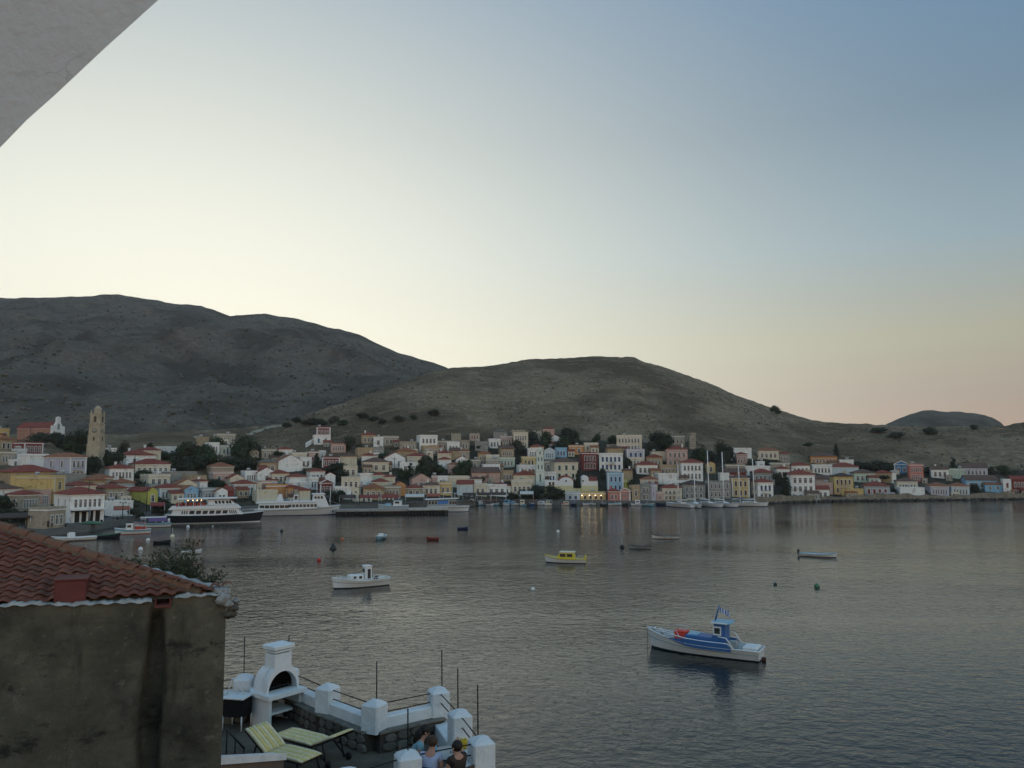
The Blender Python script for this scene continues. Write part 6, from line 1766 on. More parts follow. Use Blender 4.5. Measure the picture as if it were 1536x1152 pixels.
def awning(px, py, wpx, dep, c, label, h=2.6, parasol=False, group='awnings along the quay'):
    p = on_land(px, py); s = p.y/FPX; w = wpx*s
    t_ = thing('parasol' if parasol else 'awning', label, 'parasol' if parasol else 'awning', p, -math.atan2(p.x, p.y), group)
    m = paint('canvas_'+c, dict(red=(.22, .04, .035), white=(.55, .54, .50), dark=(.05, .035, .03), blue=(.10, .22, .45), rust=(.30, .09, .05), grey=(.36, .36, .37))[c], .95)
    if parasol:
        b_ = MB(); b_.lathe([(w/2, h), (w/2*.98, h+.02), (.05, h+.75)], 8, smooth=False); b_.lathe([(w/2, h-.02), (.05, h+.70)], 8); b_.build('canopy', m, t_)
        b_ = MB(); b_.tube([(0, 0, 0), (0, 0, h+.7)], .05, 6); b_.build('pole', PAL, t_)
    else:
        b_ = MB(); b_.prism([(-w/2, h), (w/2, h), (w/2, h+.06), (-w/2, h+.06)], 0, .1); v = [(-w/2, -dep, h-.35), (w/2, -dep, h-.35), (w/2, 0, h+.25), (-w/2, 0, h+.25)]
        b_.add(v+[(x, y, z-.05) for x, y, z in v], [(0, 1, 2, 3), (7, 6, 5, 4), (0, 4, 5, 1)]); v2 = [(-w/2, -dep, h-.35), (w/2, -dep, h-.35), (w/2, -dep-.02, h-.6), (-w/2, -dep-.02, h-.6)]; b_.add(v2, [(3, 2, 1, 0)])
        b_.build('canvas', m, t_)
        for x in (-w/2+.1, w/2-.1):
            b_ = MB(); b_.tube([(x, -dep, 0), (x, -dep, h-.36)], .05, 6); b_.build('post', PAL, t_)
    # tables and chairs in its shade
    rnd = random.Random(int(px)); b_ = MB()
    for i in range(max(2, int(w/1.6))):
        x = -w/2+.8+1.6*i; y = -dep*rnd.uniform(.2, .8)
        b_.box(x-.4, y-.4, .7, x+.4, y+.4, .74); b_.box(x-.04, y-.04, 0, x+.04, y+.04, .7)
        for sg in (-1, 1): b_.box(x+sg*.65-.2, y-.2, .42, x+sg*.65+.2, y+.2, .46); b_.box(x+sg*.83-.03, y-.2, 0, x+sg*.83+.03, y+.2, .9)
    o_ = b_.build('cafe_tables', M_bark, t_)
awning(483, 757, 22, 3, 'dark', 'dark awning behind the white ferry bow')
awning(521, 756, 24, 3.2, 'dark', 'dark brown awning on the quay left of the dark red awning')
awning(553, 756, 30, 3.2, 'red', 'long dark red awning behind the launch at the pier')
awning(585, 756, 26, 3.2, 'red', 'dark red awning right of the long one behind the pier')
awning(622, 757, 28, 3.4, 'white', 'broad white awning roof behind the pier')
awning(650, 756, 20, 3.0, 'rust', 'rust coloured awning behind the tour boat')
awning(704, 756, 20, 3.0, 'dark', 'dark awning before the windowless grey building')
awning(726, 756, 20, 3.0, 'dark', 'dark awning before the cream shuttered waterfront house')
awning(748, 756, 22, 3.0, 'dark', 'dark awning under the long balcony house')
awning(790, 755, 20, 4.5, 'white', 'pale canvas tent roof between the two round quay trees and boats', 2.9)
awning(22, 792, 40, 4, 'dark', 'dark awning over the cafe tables at the far left quay', 2.8)
awning(52, 790, 24, 4, 'rust', 'rust brown awning left of the beige stone ground storey', 2.6)
awning(120, 783, 26, 3.5, 'dark', 'dark awning of the cafe on the left quay', 3.0)
awning(182, 777, 22, 3.5, 'rust', 'rust red awning beside the low white kiosk building')
awning(236, 771, 20, 3.5, 'red', 'dark red awning below the lime yellow house')
def pole(px, yt, yb, label, lamp=False):
    p = on_land(px, yb); h_ = at(px, yt, p.y).z-p.z
    t_ = thing('street_lamp' if lamp else 'utility_pole', label, 'street lamp' if lamp else 'utility pole', p, -math.atan2(p.x, p.y), 'poles in the town')
    b_ = MB(); b_.tube([(0, 0, -.5), (0, 0, h_)], [.13, .09], 7); b_.build('post', mat('pole_wood', (.055, .04, .035), .8), t_)
    if lamp:
        for s in (-1, 1):
            b_ = MB(); b_.tube([(0, 0, h_-.4), (s*.55, 0, h_-.2)], .04, 5); b_.ball((s*.55, 0, h_-.05), .2, 8, 6); b_.build('lantern', PG, t_)
    else:
        b_ = MB(); b_.box(-.8, -.06, h_-.7, .8, .06, h_-.55); b_.build('crossarm', mat('pole_wood', (.055, .04, .035), .8), t_)
pole(131, 720, 783, 'dark red brown pole before the white house with open ground floor')
pole(45, 640, 664, 'thin dark pole in front of the white gabled church')
pole(201, 679, 716, 'dark pole in front of the long white six-window house')
pole(219.5, 732, 770, 'dark pole beside the lime yellow gabled house')
pole(591.5, 686, 707, 'dark pole before the broad white gabled house')
pole(575, 682, 704, 'dark pole beside the grey stone three-window house')
pole(183.5, 753, 779, 'two-armed quay lamp beside the low white kiosk building', True)
pole(539, 728, 757, 'slanting dark pole by the lavender house behind the awnings')
# quay block on the far left: mooring bollards, planter, upturned boat
P = on_land(138, 795)
t = thing('upturned_boat', 'dark green covered boat lying on the left quay edge', 'boat', P, R(-8))
b = MB(); b.loft([[(x, w*math.cos(a), .1+hh_*math.sin(a)) for a in [math.pi*i/8 for i in range(9)]] for x, w, hh_ in ((-2.2, .5, .35), (-1, .85, .6), (.6, .85, .6), (1.8, .45, .4), (2.3, .05, .15))]); b.build('hull', PGR, t)
b = MB(); b.box(-2.3, -.06, -.02, 2.3, .06, .12); b.build('keel_block', M_bark, t)
for i, px in enumerate((98, 152, 176)):
    p = on_land(px, np.interp(px, [98, 152, 176], [798, 792, 787])); t = thing('bollard', ('bollard on the quay edge above the white speedboat', 'bollard on the quay edge above the dark green rimmed boat', 'bollard on the quay edge by the white caique')[i], 'bollard', p, 0, 'bollards on the left quay')
    b = MB(); b.lathe([(.22, -.1), (.18, .3), (.28, .5), (.25, .62), (.05, .66)], 10); b.build('post', M_pile, t)
    b = MB(); b.lathe([(.34, -.1), (.34, .04), (.2, .05)], 10); b.build('base', M_conc, t)
# boundary walls and stairs among the houses
def garden_wall(px0, py0, px1, py1, hpx, c, label):
    a, c2 = on_land(px0, py0), on_land(px1, py1); s = a.y/FPX; H_ = hpx*s
    d = (c2-a); L_ = math.hypot(d.x, d.y); t_ = thing('garden_wall', label, 'wall', a, math.atan2(d.y, d.x), 'garden walls of the town')
    b_ = MB(); n = max(2, int(L_/3)); r = []
    for i in range(n+1):
        z = d.z*i/n; x = L_*i/n; r.append([(x, -.2, z-2.5), (x, .2, z-2.5), (x, .2, z+H_), (x, -.2, z+H_)])
    b_.loft(r, smooth=False); b_.build('masonry', wall_mat(c), t_)
    b_ = MB(); b_.loft([[(p[3][0], -.26, p[3][2]+.003), (p[3][0], .26, p[3][2]+.003), (p[3][0], .26, p[3][2]+.12), (p[3][0], -.26, p[3][2]+.12)] for p in r], smooth=False); b_.build('coping', wall_mat(c), t_)
garden_wall(459, 671, 476, 661, 6, 'w', 'white sloping wall stepping up to the lone dark red house')
garden_wall(476, 663, 496, 665, 5, 'w', 'white terrace wall under the lone dark red house')
garden_wall(910, 672, 955, 671, 5, 'e', 'stone terrace wall below the grand cream villa')
garden_wall(600, 735, 640, 733, 5, 'e', 'beige wall below the mint green house')
garden_wall(1000, 724, 1035, 725, 4, 'w', 'white wall behind the leftmost yacht mast')
garden_wall(1165, 712, 1215, 713, 5, 'e', 'beige wall below the blank white terrace house')
garden_wall(1230, 720, 1275, 722, 5, 'e', 'beige wall right of the big white sea wall house')
garden_wall(290, 724, 330, 722, 5, 'e', 'beige wall above the bright blue gabled house')
garden_wall(700, 716, 740, 715, 4, 'e', 'pale wall under the right mid slope tree clump')
garden_wall(390, 706, 420, 704, 5, 'e', 'beige wall left of the wide white gable')
# ------------------------------------------------------------------ people: one skinned body each, clothes and hair over it
SKIN = mat('skin', (.42, .22, .15), .6, .06, 6)
def skin_obj(name, verts, edges, radii, m, parent, sub=2, root=0):
    me = bpy.data.meshes.new(name); me.from_pydata([tuple(v) for v in verts], edges, []); me.materials.append(m)
    o = link(name, me, parent)
    md = o.modifiers.new('skin', 'SKIN'); md.use_smooth_shade = True
    me.skin_vertices[0].data
    for i, r in enumerate(radii):
        sv = me.skin_vertices[0].data[i]
        sv.radius = (r, r) if not isinstance(r, tuple) else r
        sv.use_root = (i == root)
    ss = o.modifiers.new('subsurf', 'SUBSURF'); ss.levels = sub; ss.render_levels = sub
    return o
def hand(V, E, Rr, wi, wrist, direction, side, spread=.5, curl=.4, s=1.0):
    """palm and five fingers beyond the wrist vertex wi"""
    d = Vector(direction).normalized(); sd = Vector(side); sd = (sd-d*sd.dot(d)).normalized(); nrm = d.cross(sd)
    pm = wrist+d*.055*s; V.append(pm); Rr.append((.034*s, .02*s)); E.append((wi, len(V)-1)); pi = len(V)-1
    for k, (off, ln) in enumerate(((-.034, .062), (-.012, .078), (.011, .074), (.033, .058))):
        a = pm + sd*off*s*1.0 + d*.036*s; dirn = (d + sd*off*10*spread).normalized()
        V.append(a); Rr.append(.0105*s); E.append((pi, len(V)-1)); i0 = len(V)-1
        m_ = a + dirn*ln*.5*s + nrm*curl*.012*s; V.append(m_); Rr.append(.0095*s); E.append((i0, len(V)-1))
        e_ = m_ + (dirn+nrm*curl).normalized()*ln*.5*s; V.append(e_); Rr.append(.008*s); E.append((len(V)-2, len(V)-1))
    a = pm - sd*.036*s - d*.02*s; V.append(a); Rr.append(.013*s); E.append((pi, len(V)-1))
    V.append(a - sd*.022*s + d*.034*s); Rr.append(.0095*s); E.append((len(V)-2, len(V)-1))
def person(label, loc, rz, J, shirt, trousers, hair, hairlen=.0, group=None, shirt_long=False, cat='person', detail=True):
    """J: joint positions in metres, facing -y; keys pelvis chest neck head shL elL wrL shR elR wrR hipL knL anL hipR knR anR"""
    t_ = thing('person', label, cat, loc, rz, group)
    J = {k: Vector(v) for k, v in J.items()}
    V, E, Rr, idx = [], [], [], {}
    def add(k, r, frm=None, p=None):
        V.append(p if p is not None else J[k]); Rr.append(r); idx[k] = len(V)-1
        if frm: E.append((idx[frm], idx[k]))
    add('pelvis', (.15, .11)); add('waist', (.125, .095), 'pelvis', (J['pelvis']*.55+J['chest']*.45)); add('chest', (.15, .105), 'waist'); add('collar', (.10, .08), 'chest', J['chest']*.35+J['neck']*.65); add('neck', .052, 'collar')
    hd = (J['head']-J['neck']).normalized(); fw = J.get('face', Vector((0, -1, 0))).normalized()
    add('jaw', (.062, .066), 'neck', J['neck']*.45+J['head']*.55+fw*.02); add('head', (.078, .09), 'jaw'); add('top', (.055, .06), 'head', J['head']+hd*.085)
    for s_ in 'LR':
        add('sh'+s_, .052, 'collar'); add('ua'+s_, .045, 'sh'+s_, (J['sh'+s_]+J['el'+s_])/2); add('el'+s_, .037, 'ua'+s_); add('fa'+s_, .034, 'el'+s_, (J['el'+s_]*.6+J['wr'+s_]*.4)); add('wr'+s_, .025, 'fa'+s_)
        add('hip'+s_, .085, 'pelvis'); add('th'+s_, .078, 'hip'+s_, (J['hip'+s_]+J['kn'+s_])/2); add('kn'+s_, .055, 'th'+s_); add('ca'+s_, .052, 'kn'+s_, J['kn'+s_]*.65+J['an'+s_]*.35); add('an'+s_, .035, 'ca'+s_)
        f_ = J['an'+s_]+Vector((0, -.15, -.045)); add('toe'+s_, (.04, .025), 'an'+s_, f_)
        dd = J['wr'+s_]-J['el'+s_]
        if detail: hand(V, E, Rr, idx['wr'+s_], J['wr'+s_], dd, Vector((1, 0, 0)) if abs(dd.normalized().x) < .8 else Vector((0, 1, 0)), 1.0 if J.get('open') else .4, .2 if J.get('open') else .7)
    skin_obj('body', V, E, Rr, SKIN, t_, 2, idx['pelvis'])
    # face
    if detail:
        sd = hd.cross(fw).normalized(); b_ = MB()
        for s_ in (-1, 1): b_.ball(J['head']+fw*.085+sd*.03*s_+hd*.012, .011, 6, 4)
        b_.build('eyes', mat('eye_dark', (.02, .015, .012), .3), t_)
        b_ = MB(); b_.loft([[J['head']+fw*.083+sd*x*.4+hd*.015 for x in (-.02, .02)]+[J['head']+fw*.08+hd*.0], [J['head']+fw*.10+sd*x-hd*.03 for x in (-.016, .016)]+[J['head']+fw*.118-hd*.022]], smooth=False); b_.build('nose', SKIN, t_)
        b_ = MB()
        for s_ in (-1, 1): b_.ball(J['head']+sd*.085*s_-hd*.012, .024, 6, 5)
        b_.build('ears', SKIN, t_)
        b_ = MB(); b_.tube([J['head']+fw*.083-hd*.055+sd*x for x in (-.024, 0, .024)], .006, 5); b_.build('mouth', mat('lips', (.3, .10, .09), .6), t_)
    # hair
    b_ = MB(); b_.ball((0, 0, 0), .103, 12, 8, sz=1.02); q = hd.to_track_quat('Z', 'Y').to_matrix().to_4x4()
    b_.v = [tuple(J['head']+hd*.022-fw*.024+(q @ Vector(p_))) for p_ in b_.v]
    if hairlen:
        b_.tube([J['head']-fw*.06+hd*.02, J['head']-fw*.10-hd*.08, J['neck']-fw*.10-hd*hairlen*.5, J['neck']-fw*.085-hd*hairlen], [.075, .085, .07, .03], 8)
    b_.build('hair', hair, t_)
    def garment(name, keys, m, links):
        v, r, e = [], [], []; ii = {}
        for k, rad, p_ in keys: v.append(p_ if p_ is not None else V[idx[k]]); r.append(rad); ii[k] = len(v)-1
        for a_, c_ in links: e.append((ii[a_], ii[c_]))
        skin_obj(name, v, e, r, m, t_, 2, 0)
    ks = [('pelvis', (.165, .125), None), ('waist', (.142, .112), None), ('chest', (.168, .122), None), ('collar', (.112, .094), None)]
    lk = [('pelvis', 'waist'), ('waist', 'chest'), ('chest', 'collar')]
    for s_ in 'LR':
        ks += [('sh'+s_, .068, None), ('ua'+s_, .062, None)]; lk += [('collar', 'sh'+s_), ('sh'+s_, 'ua'+s_)]
        if shirt_long: ks += [('el'+s_, .052, None), ('fa'+s_, .048, None)]; lk += [('ua'+s_, 'el'+s_), ('el'+s_, 'fa'+s_)]
    garment('shirt', ks, shirt, lk)
    ks = [('pelvis', (.168, .128), V[idx['pelvis']]+Vector((0, 0, -.02)))]; lk = []
    for s_ in 'LR':
        ks += [('hip'+s_, .102, None), ('th'+s_, .094, None), ('kn'+s_, .074, None), ('ca'+s_, .068, None)]; lk += [('pelvis', 'hip'+s_), ('hip'+s_, 'th'+s_), ('th'+s_, 'kn'+s_), ('kn'+s_, 'ca'+s_)]
    garment('trousers', ks, trousers, lk)
    return t_
def cloth(n, c): return mat('cloth_'+n, c, .95, .12, 9, .3, 40)
HAIRD = mat('hair_dark', (.018, .012, .010), .6, .2, 30); HAIRB = mat('hair_brown', (.06, .03, .018), .6, .2, 30)
def stand(arm=.1, stride=.0):
    return dict(pelvis=(0, 0, .95), chest=(0, 0, 1.28), neck=(0, 0, 1.48), head=(0, -.02, 1.62), shL=(.18, 0, 1.42), elL=(.24, .02+arm, 1.15), wrL=(.25, -.08+arm, .92), shR=(-.18, 0, 1.42), elR=(-.24, .02-arm, 1.15), wrR=(-.25, -.1-arm, .93),
                hipL=(.09, 0, .9), knL=(.10, -stride, .49), anL=(.10, stride*.8, .08), hipR=(-.09, 0, .9), knR=(-.10, stride*.3, .49), anR=(-.10, -stride, .08))
for i, (px, py, lab, sh, tr, az) in enumerate(((71.5, 796.5, 'person in dark clothes walking on the left quay, left of the pair', cloth('charcoal', (.03, .03, .035)), cloth('black', (.015, .015, .018)), .6),
                                     (77.5, 796.5, 'person with pale top walking on the left quay, right of the pair', cloth('pale', (.35, .36, .38)), cloth('black', (.015, .015, .018)), .9))):
    p = on_land(px, py); person(lab, (p.x, p.y, p.z), az, stand(.12, .16), sh, tr, HAIRD, 0, 'people on the left quay', detail=False)
# ------------------------------------------------------------------ the camera's own house, the old tiled house, the terrace with its barbecue
M_lime = mat('limewash', (.66, .67, .66), .85, .10, 1.6, .35, 14, detail=8)
# arch of the balcony the photograph is taken from
def arch_material():
    m = mat('aged_plaster', (.47, .445, .415), .9, .08, 1.3, .35, 22, detail=9)
    t = m.node_tree; b = t.nodes['Principled BSDF']
    tcn = t.nodes.new('ShaderNodeTexCoord'); vo = t.nodes.new('ShaderNodeTexVoronoi'); vo.feature = 'DISTANCE_TO_EDGE'; vo.inputs['Scale'].default_value = 3.2
    nz = t.nodes.new('ShaderNodeTexNoise'); nz.inputs['Scale'].default_value = 5; nz.inputs['Detail'].default_value = 8
    mxv = t.nodes.new('ShaderNodeMixRGB'); mxv.inputs['Fac'].default_value = .22
    t.links.new(tcn.outputs['Object'], nz.inputs['Vector']); t.links.new(tcn.outputs['Object'], mxv.inputs['Color1']); t.links.new(nz.outputs['Color'], mxv.inputs['Color2']); t.links.new(mxv.outputs[0], vo.inputs['Vector'])
    r = t.nodes.new('ShaderNodeMapRange'); r.inputs['From Min'].default_value = 0.0; r.inputs['From Max'].default_value = .012
    t.links.new(vo.outputs['Distance'], r.inputs['Value'])
    n3 = t.nodes.new('ShaderNodeTexNoise'); n3.inputs['Scale'].default_value = 2.4; r3 = t.nodes.new('ShaderNodeMapRange'); r3.inputs['From Min'].default_value = .50; r3.inputs['From Max'].default_value = .58
    t.links.new(tcn.outputs['Object'], n3.inputs['Vector']); t.links.new(n3.outputs['Fac'], r3.inputs['Value'])
    mxf = t.nodes.new('ShaderNodeMath'); mxf.operation = 'MAXIMUM'; inv = t.nodes.new('ShaderNodeMath'); inv.operation = 'SUBTRACT'; inv.inputs[0].default_value = 1; t.links.new(r3.outputs[0], inv.inputs[1])
    t.links.new(r.outputs[0], mxf.inputs[0]); t.links.new(inv.outputs[0], mxf.inputs[1])
    old = b.inputs['Base Color'].links[0].from_socket
    mx = t.nodes.new('ShaderNodeMixRGB'); mx.inputs['Color1'].default_value = (.36, .34, .31, 1); t.links.new(mxf.outputs[0], mx.inputs['Fac']); t.links.new(old, mx.inputs['Color2']); t.links.new(mx.outputs[0], b.inputs['Base Color'])
    return m
YA = 1.7
edge = [(-120, 390), (-60, 302), (0, 222), (22, 199), (41, 180), (80, 144), (124, 103), (160, 70), (199, 34), (219, 16), (238, 0), (300, -50), (380, -108), (480, -170), (600, -232), (760, -296)]
random.seed(3)
e3 = [at(px+random.uniform(-.8, .8), py+random.uniform(-.8, .8), YA) for px, py in edge]
top = EYE+2.6; left = -2.6
b = MB()
fr = [(p.x, YA, p.z) for p in e3]
out = [(left, YA, e3[0].z)] + [(left, YA, top)] + [(e3[-1].x, YA, top)]
bk = [(p.x-.20, YA+.3, p.z+.22) for p in e3]; outb = [(x, YA+.3, z) for x, _, z in out]
poly = fr + [out[2], out[1], out[0]]; polyb = bk + [outb[2], outb[1], outb[0]]
n = len(poly)
b.add(poly+polyb, [tuple(range(n)), tuple(range(2*n-1, n-1, -1))]+[((i+1) % n, i, n+i, n+(i+1) % n) for i in range(n)])
t = thing('balcony_arch', 'weathered grey plaster arch of the balcony cutting the upper left corner', 'arch', (0, 0, 0))
b.build('arch_wall', arch_material(), t)
# the house that carries the balcony stands behind the camera
b = MB(); b.box(-9, -6.5, 3, 2.4, -1.7, EYE-1.6); b.box(-9, -1.7, 3, 2.4, .9, EYE-1.62); b.box(-9.5, .9, 3, -2.2, 8.8, 10.9)  # last box: unseen low block added in front to shade the old wall's foot
o = b.build('balcony_house_and_shade_block', M_lime); tag(o, 'limewashed house with the balcony from which the bay is seen, with added shade block', 'house')

# ---- old house with tiled roof, left foreground
def old_wall_mat():
    m = bpy.data.materials.new('old_render'); m.use_nodes = True
    t = m.node_tree; b = t.nodes['Principled BSDF']; b.inputs['Roughness'].default_value = .95; b.inputs['Specular IOR Level'].default_value = .1
    tcn = t.nodes.new('ShaderNodeTexCoord')
    def noise(sc, det, ro, st=None):
        src = tcn.outputs['Object']
        if st:
            mp = t.nodes.new('ShaderNodeMapping'); mp.inputs['Scale'].default_value = st; t.links.new(src, mp.inputs[0]); src = mp.outputs[0]
        n_ = t.nodes.new('ShaderNodeTexNoise'); n_.inputs['Scale'].default_value = sc; n_.inputs['Detail'].default_value = det; n_.inputs['Roughness'].default_value = ro; t.links.new(src, n_.inputs['Vector']); return n_.outputs['Fac']
    def rng(v, a, z):
        r_ = t.nodes.new('ShaderNodeMapRange'); r_.inputs['From Min'].default_value = a; r_.inputs['From Max'].default_value = z; t.links.new(v, r_.inputs['Value']); return r_.outputs[0]
    def mix(f, a, z):
        x = t.nodes.new('ShaderNodeMixRGB'); t.links.new(f, x.inputs['Fac'])
        for k, c in (('Color1', a), ('Color2', z)):
            if isinstance(c, tuple): x.inputs[k].default_value = (*c, 1)
            else: t.links.new(c, x.inputs[k])
        return x.outputs[0]
    c = mix(rng(noise(1.1, 9, .7), .4, .62), (.072, .064, .047), (.118, .104, .077))
    c = mix(rng(noise(.5, 7, .65), .50, .66), c, (.026, .025, .022))           # damp stains
    c = mix(rng(noise(1.0, 8, .7, (2.2, 2.2, .35)), .57, .70), c, (.046, .041, .031))  # run-off streaks
    c = mix(rng(noise(3.3, 12, .8), .58, .62), c, (.135, .12, .09))
    c = mix(rng(noise(.8, 10, .75, (1, 1, 1.6)), .55, .62), c, (.030, .028, .024))
    t.links.new(c, b.inputs['Base Color'])
    bp = t.nodes.new('ShaderNodeBump'); bp.inputs['Strength'].default_value = .8; bp.inputs['Distance'].default_value = .04
    t.links.new(noise(9, 9, .7), bp.inputs['Height']); t.links.new(bp.outputs[0], b.inputs['Normal'])
    return m
M_old = old_wall_mat()
C = at(340, 890, 12.0); zt = C.z
A = on_z(0, 910, zt); Rr_ = on_z(274, 871, zt)
w_ = Vector((C.x-A.x, C.y-A.y, 0)); w_.normalize()
n_ = Vector((-w_.y, w_.x, 0))                        # inward (away from the camera)
r_ = Vector((Rr_.x-C.x, Rr_.y-C.y, 0)); r_.normalize()
rzw = math.atan2(w_.y, w_.x)
old = thing('old_house', 'old house with weathered brown rendered wall and red tiled hip roof at lower left', 'house', (C.x, C.y, 0), rzw)
inv = (Matrix.Translation((C.x, C.y, 0)) @ Matrix.Rotation(rzw, 4, 'Z')).inverted()
def loc(p): return inv @ Vector(p)
# local frame: x along the wall (C at 0, negative to the left), y inward
LW = 6.5; NX, NZ = 190, 110; z_lo = 7.0
xs_g = np.linspace(-LW, 0, NX); us = np.linspace(0, 1, NZ)
def x_of_px(px):
    d = ray(px, 1000); t_ = d.x/d.y
    # on wall line C + k w
    k = (t_*C.y-C.x)/(w_.x-t_*w_.y); return k
gx0, gx1 = x_of_px(213), x_of_px(247)
nx0, nx1 = x_of_px(227), x_of_px(254)
ztop = lambda x: zt + .03*math.sin(x*1.9+1)+.008*math.sin(x*7.1)-(.09 if nx0 < x < nx1 else 0)
V = []; 
for j, u in enumerate(us):
    for i, x in enumerate(xs_g):
        zz = z_lo+(ztop(x)-z_lo)*u
        y = .035*float(fbm(x*1.3, zz*1.3, 4, 71)) + .012*float(fbm(x*9, zz*9, 3, 72))
        # worn groove where a downpipe once ran
        c0 = gx0+.05*math.sin(zz*2.1); c1 = gx1+.02*math.sin(zz*3.3)
        e = min(max((x-c0)/.07, 0), 1)*min(max((c1-x)/.035, 0), 1)*min(max((zt-.12-zz)/.25, 0), 1)
        y += .34*e
        # shallow hollow under the coping
        y += .05*math.exp(-((x-x_of_px(112))/.33)**2-((zz-(zt-.34))/.10)**2)
        if j == NZ-1: y = max(y, -.01)
        V.append((x, y, zz))
F = [(j*NX+i, j*NX+i+1, (j+1)*NX+i+1, (j+1)*NX+i) for j in range(NZ-1) for i in range(NX-1)]
b = MB(); b.add(V, F, 0, True); b.build('front_wall', M_old, old)
rl = loc(C+r_*5.5); rl.z = 0
b = MB(); b.add([(0, .03, z_lo), (rl.x, rl.y, z_lo), (rl.x, rl.y, zt), (0, .03, zt), (-.4, .35, z_lo), (rl.x-.4, rl.y, z_lo), (rl.x-.4, rl.y, zt), (-.4, .35, zt)], [(0, 1, 2, 3), (3, 2, 6, 7), (7, 6, 5, 4)]); b.build('side_wall', M_old, old)
M_cap = mat('lime_mortar', (.42, .42, .40), .95, .3, 4, .7, 18, detail=9)
b = MB(); rings = []
for i in range(150):
    x = -LW+LW*i/149
    if nx0 < x < nx1:
        if rings: b.loft(rings, smooth=False); rings = []
        continue
    h_ = .030+.010*math.sin(x*9)+.010*math.sin(x*23+1)+.008*math.sin(x*57); z0 = ztop(x)-.02
    o_ = .015*math.sin(x*13)
    rings.append([(x, -.045+o_, z0-.012*math.sin(x*31)), (x, .16, z0), (x, .15, z0+h_), (x, -.02+o_, z0+h_)])
b.loft(rings, smooth=False); b.build('coping', M_cap, old)
b = MB(); rings = []
for i in range(40):
    k = 3.6*i/39; p = loc(C+r_*k); h_ = .06+.015*math.sin(k*11)
    s_ = loc(C+r_*(k)+w_*.05); q_ = loc(C+r_*k-w_*.14)
    rings.append([(s_.x, s_.y, zt-.05), (q_.x, q_.y, zt-.05), (q_.x, q_.y, zt+h_), (s_.x, s_.y, zt+h_)])
b.loft([r[::-1] for r in rings], smooth=False); b.build('side_coping', M_cap, old)
# broken corner
rnd = random.Random(8)
def lump(name, c, r, m, sz=.8, seed=1):
    b_ = MB(); blob(b_, (0, 0, 0), r, random.Random(seed), 9, 7, sz); b_.build(name, m, old, c)
lump('broken_plaster', (-.05, -.02, zt-.07), .10, M_cap, .9, 4); lump('broken_plaster', (.03, -.03, zt-.15), .08, M_cap, .7, 5)
lump('corner_stone', (.10, .02, zt-.22), .085, mat('dark_stone', (.13, .12, .10), .95, .25, 3), .6, 6); lump('corner_stone', (.14, .05, zt-.13), .06, M_cap, .6, 7); lump('corner_stone', (.05, -.02, zt-.30), .10, M_old, .6, 9); lump('corner_stone', (.12, .03, zt-.30), .05, M_cap, .5, 10)
# roof: front and right slopes meeting on the hip
ang = R(23.5); tn = math.tan(ang)
hx, hy = loc(C+(-w_+r_)*1.0).x, loc(C+(-w_+r_)*1.0).y     # hip direction in plan (local)
y_e = .10; z_e = zt+.0
def roof_z(y): return z_e+(y-y_e)*tn
hip_slope = hx/hy                                         # x along the hip per inward metre
M_under = mat('roof_bed', (.10, .075, .06), .95, .2, 3)
D_ = 3.6
b = MB()
hipx = lambda y: -.36+(y-y_e)*hip_slope
b.add([(-LW, y_e, roof_z(y_e)-.04), (hipx(y_e), y_e, roof_z(y_e)-.04), (hipx(D_), D_, roof_z(D_)-.04), (-LW-2, D_, roof_z(D_)-.04)], [(0, 1, 2, 3)])
pr = loc(C+r_*5.5-w_*.12)
b.add([(hipx(y_e), y_e, roof_z(y_e)-.04), (pr.x, pr.y, z_e-.04), (hipx(D_), D_, roof_z(D_)-.04)], [(0, 1, 2)])
b.build('roof_deck', M_under, old)
TILE_W, TILE_E = .200, .138
def tile_mesh():
    b_ = MB(); n_ = 12; L1 = TILE_E+.055; rows_ = []
    for yy, zz in ((0, .040), (L1, .004)):
        rr = []
        for i in range(n_+1):
            u = i/n_; x = (u-.5)*TILE_W*1.04
            prof = .034*max(0, math.sin(min(u/.62, 1)*math.pi))**.9 - .010*max(0, math.sin(max(0, (u-.62)/.38)*math.pi))
            rr.append((x, yy, zz+prof))
        rows_.append(rr)
    low = [(x, y, z-.014) for x, y, z in rows_[0]]
    b_.loft([low, rows_[0]], closed=False, smooth=False); b_.loft(rows_, closed=False, smooth=True)
    return b_.mesh('tile', mat('clay_tile', (.20, .066, .042), .9, .26, 5.5, .35, 40, c2=(.115, .047, .034), detail=8))
TM = tile_mesh()
TM2 = TM.copy(); TM2.materials.clear(); TM2.materials.append(mat('clay_tile_pale', (.24, .090, .058), .9, .26, 5.5, .35, 40, c2=(.14, .062, .043), detail=8))
TM3 = TM.copy(); TM3.materials.clear(); TM3.materials.append(mat('clay_tile_lichen', (.17, .066, .044), .95, .28, 6, .4, 40, c2=(.10, .060, .044), detail=8))
rnd = random.Random(12)
row = 0; s_ = 0.0
while s_ < 3.6:
    y = y_e+s_*math.cos(ang); 
    xmax = hipx(y)-.02
    x = xmax-.02-((row*.0) % TILE_W); k = 0
    x0 = math.floor(xmax/TILE_W)*TILE_W
    for k in range(40):
        xc = x0-k*TILE_W
        if xc < -LW+.3: break
        pw = Matrix.Translation((C.x, C.y, 0)) @ Matrix.Rotation(rzw, 4, 'Z') @ Vector((xc, y, roof_z(y)))
        if to_px(pw)[0] < -60: break
        link('tile', rnd.choice((TM, TM, TM, TM2, TM2, TM3)), old, (xc+rnd.uniform(-.008, .008), y+rnd.uniform(-.012, .012), roof_z(y)+rnd.uniform(-.004, .006)), (ang+rnd.uniform(-.015, .02), rnd.uniform(-.02, .02), rnd.uniform(-.015, .015)))
    s_ += TILE_E; row += 1
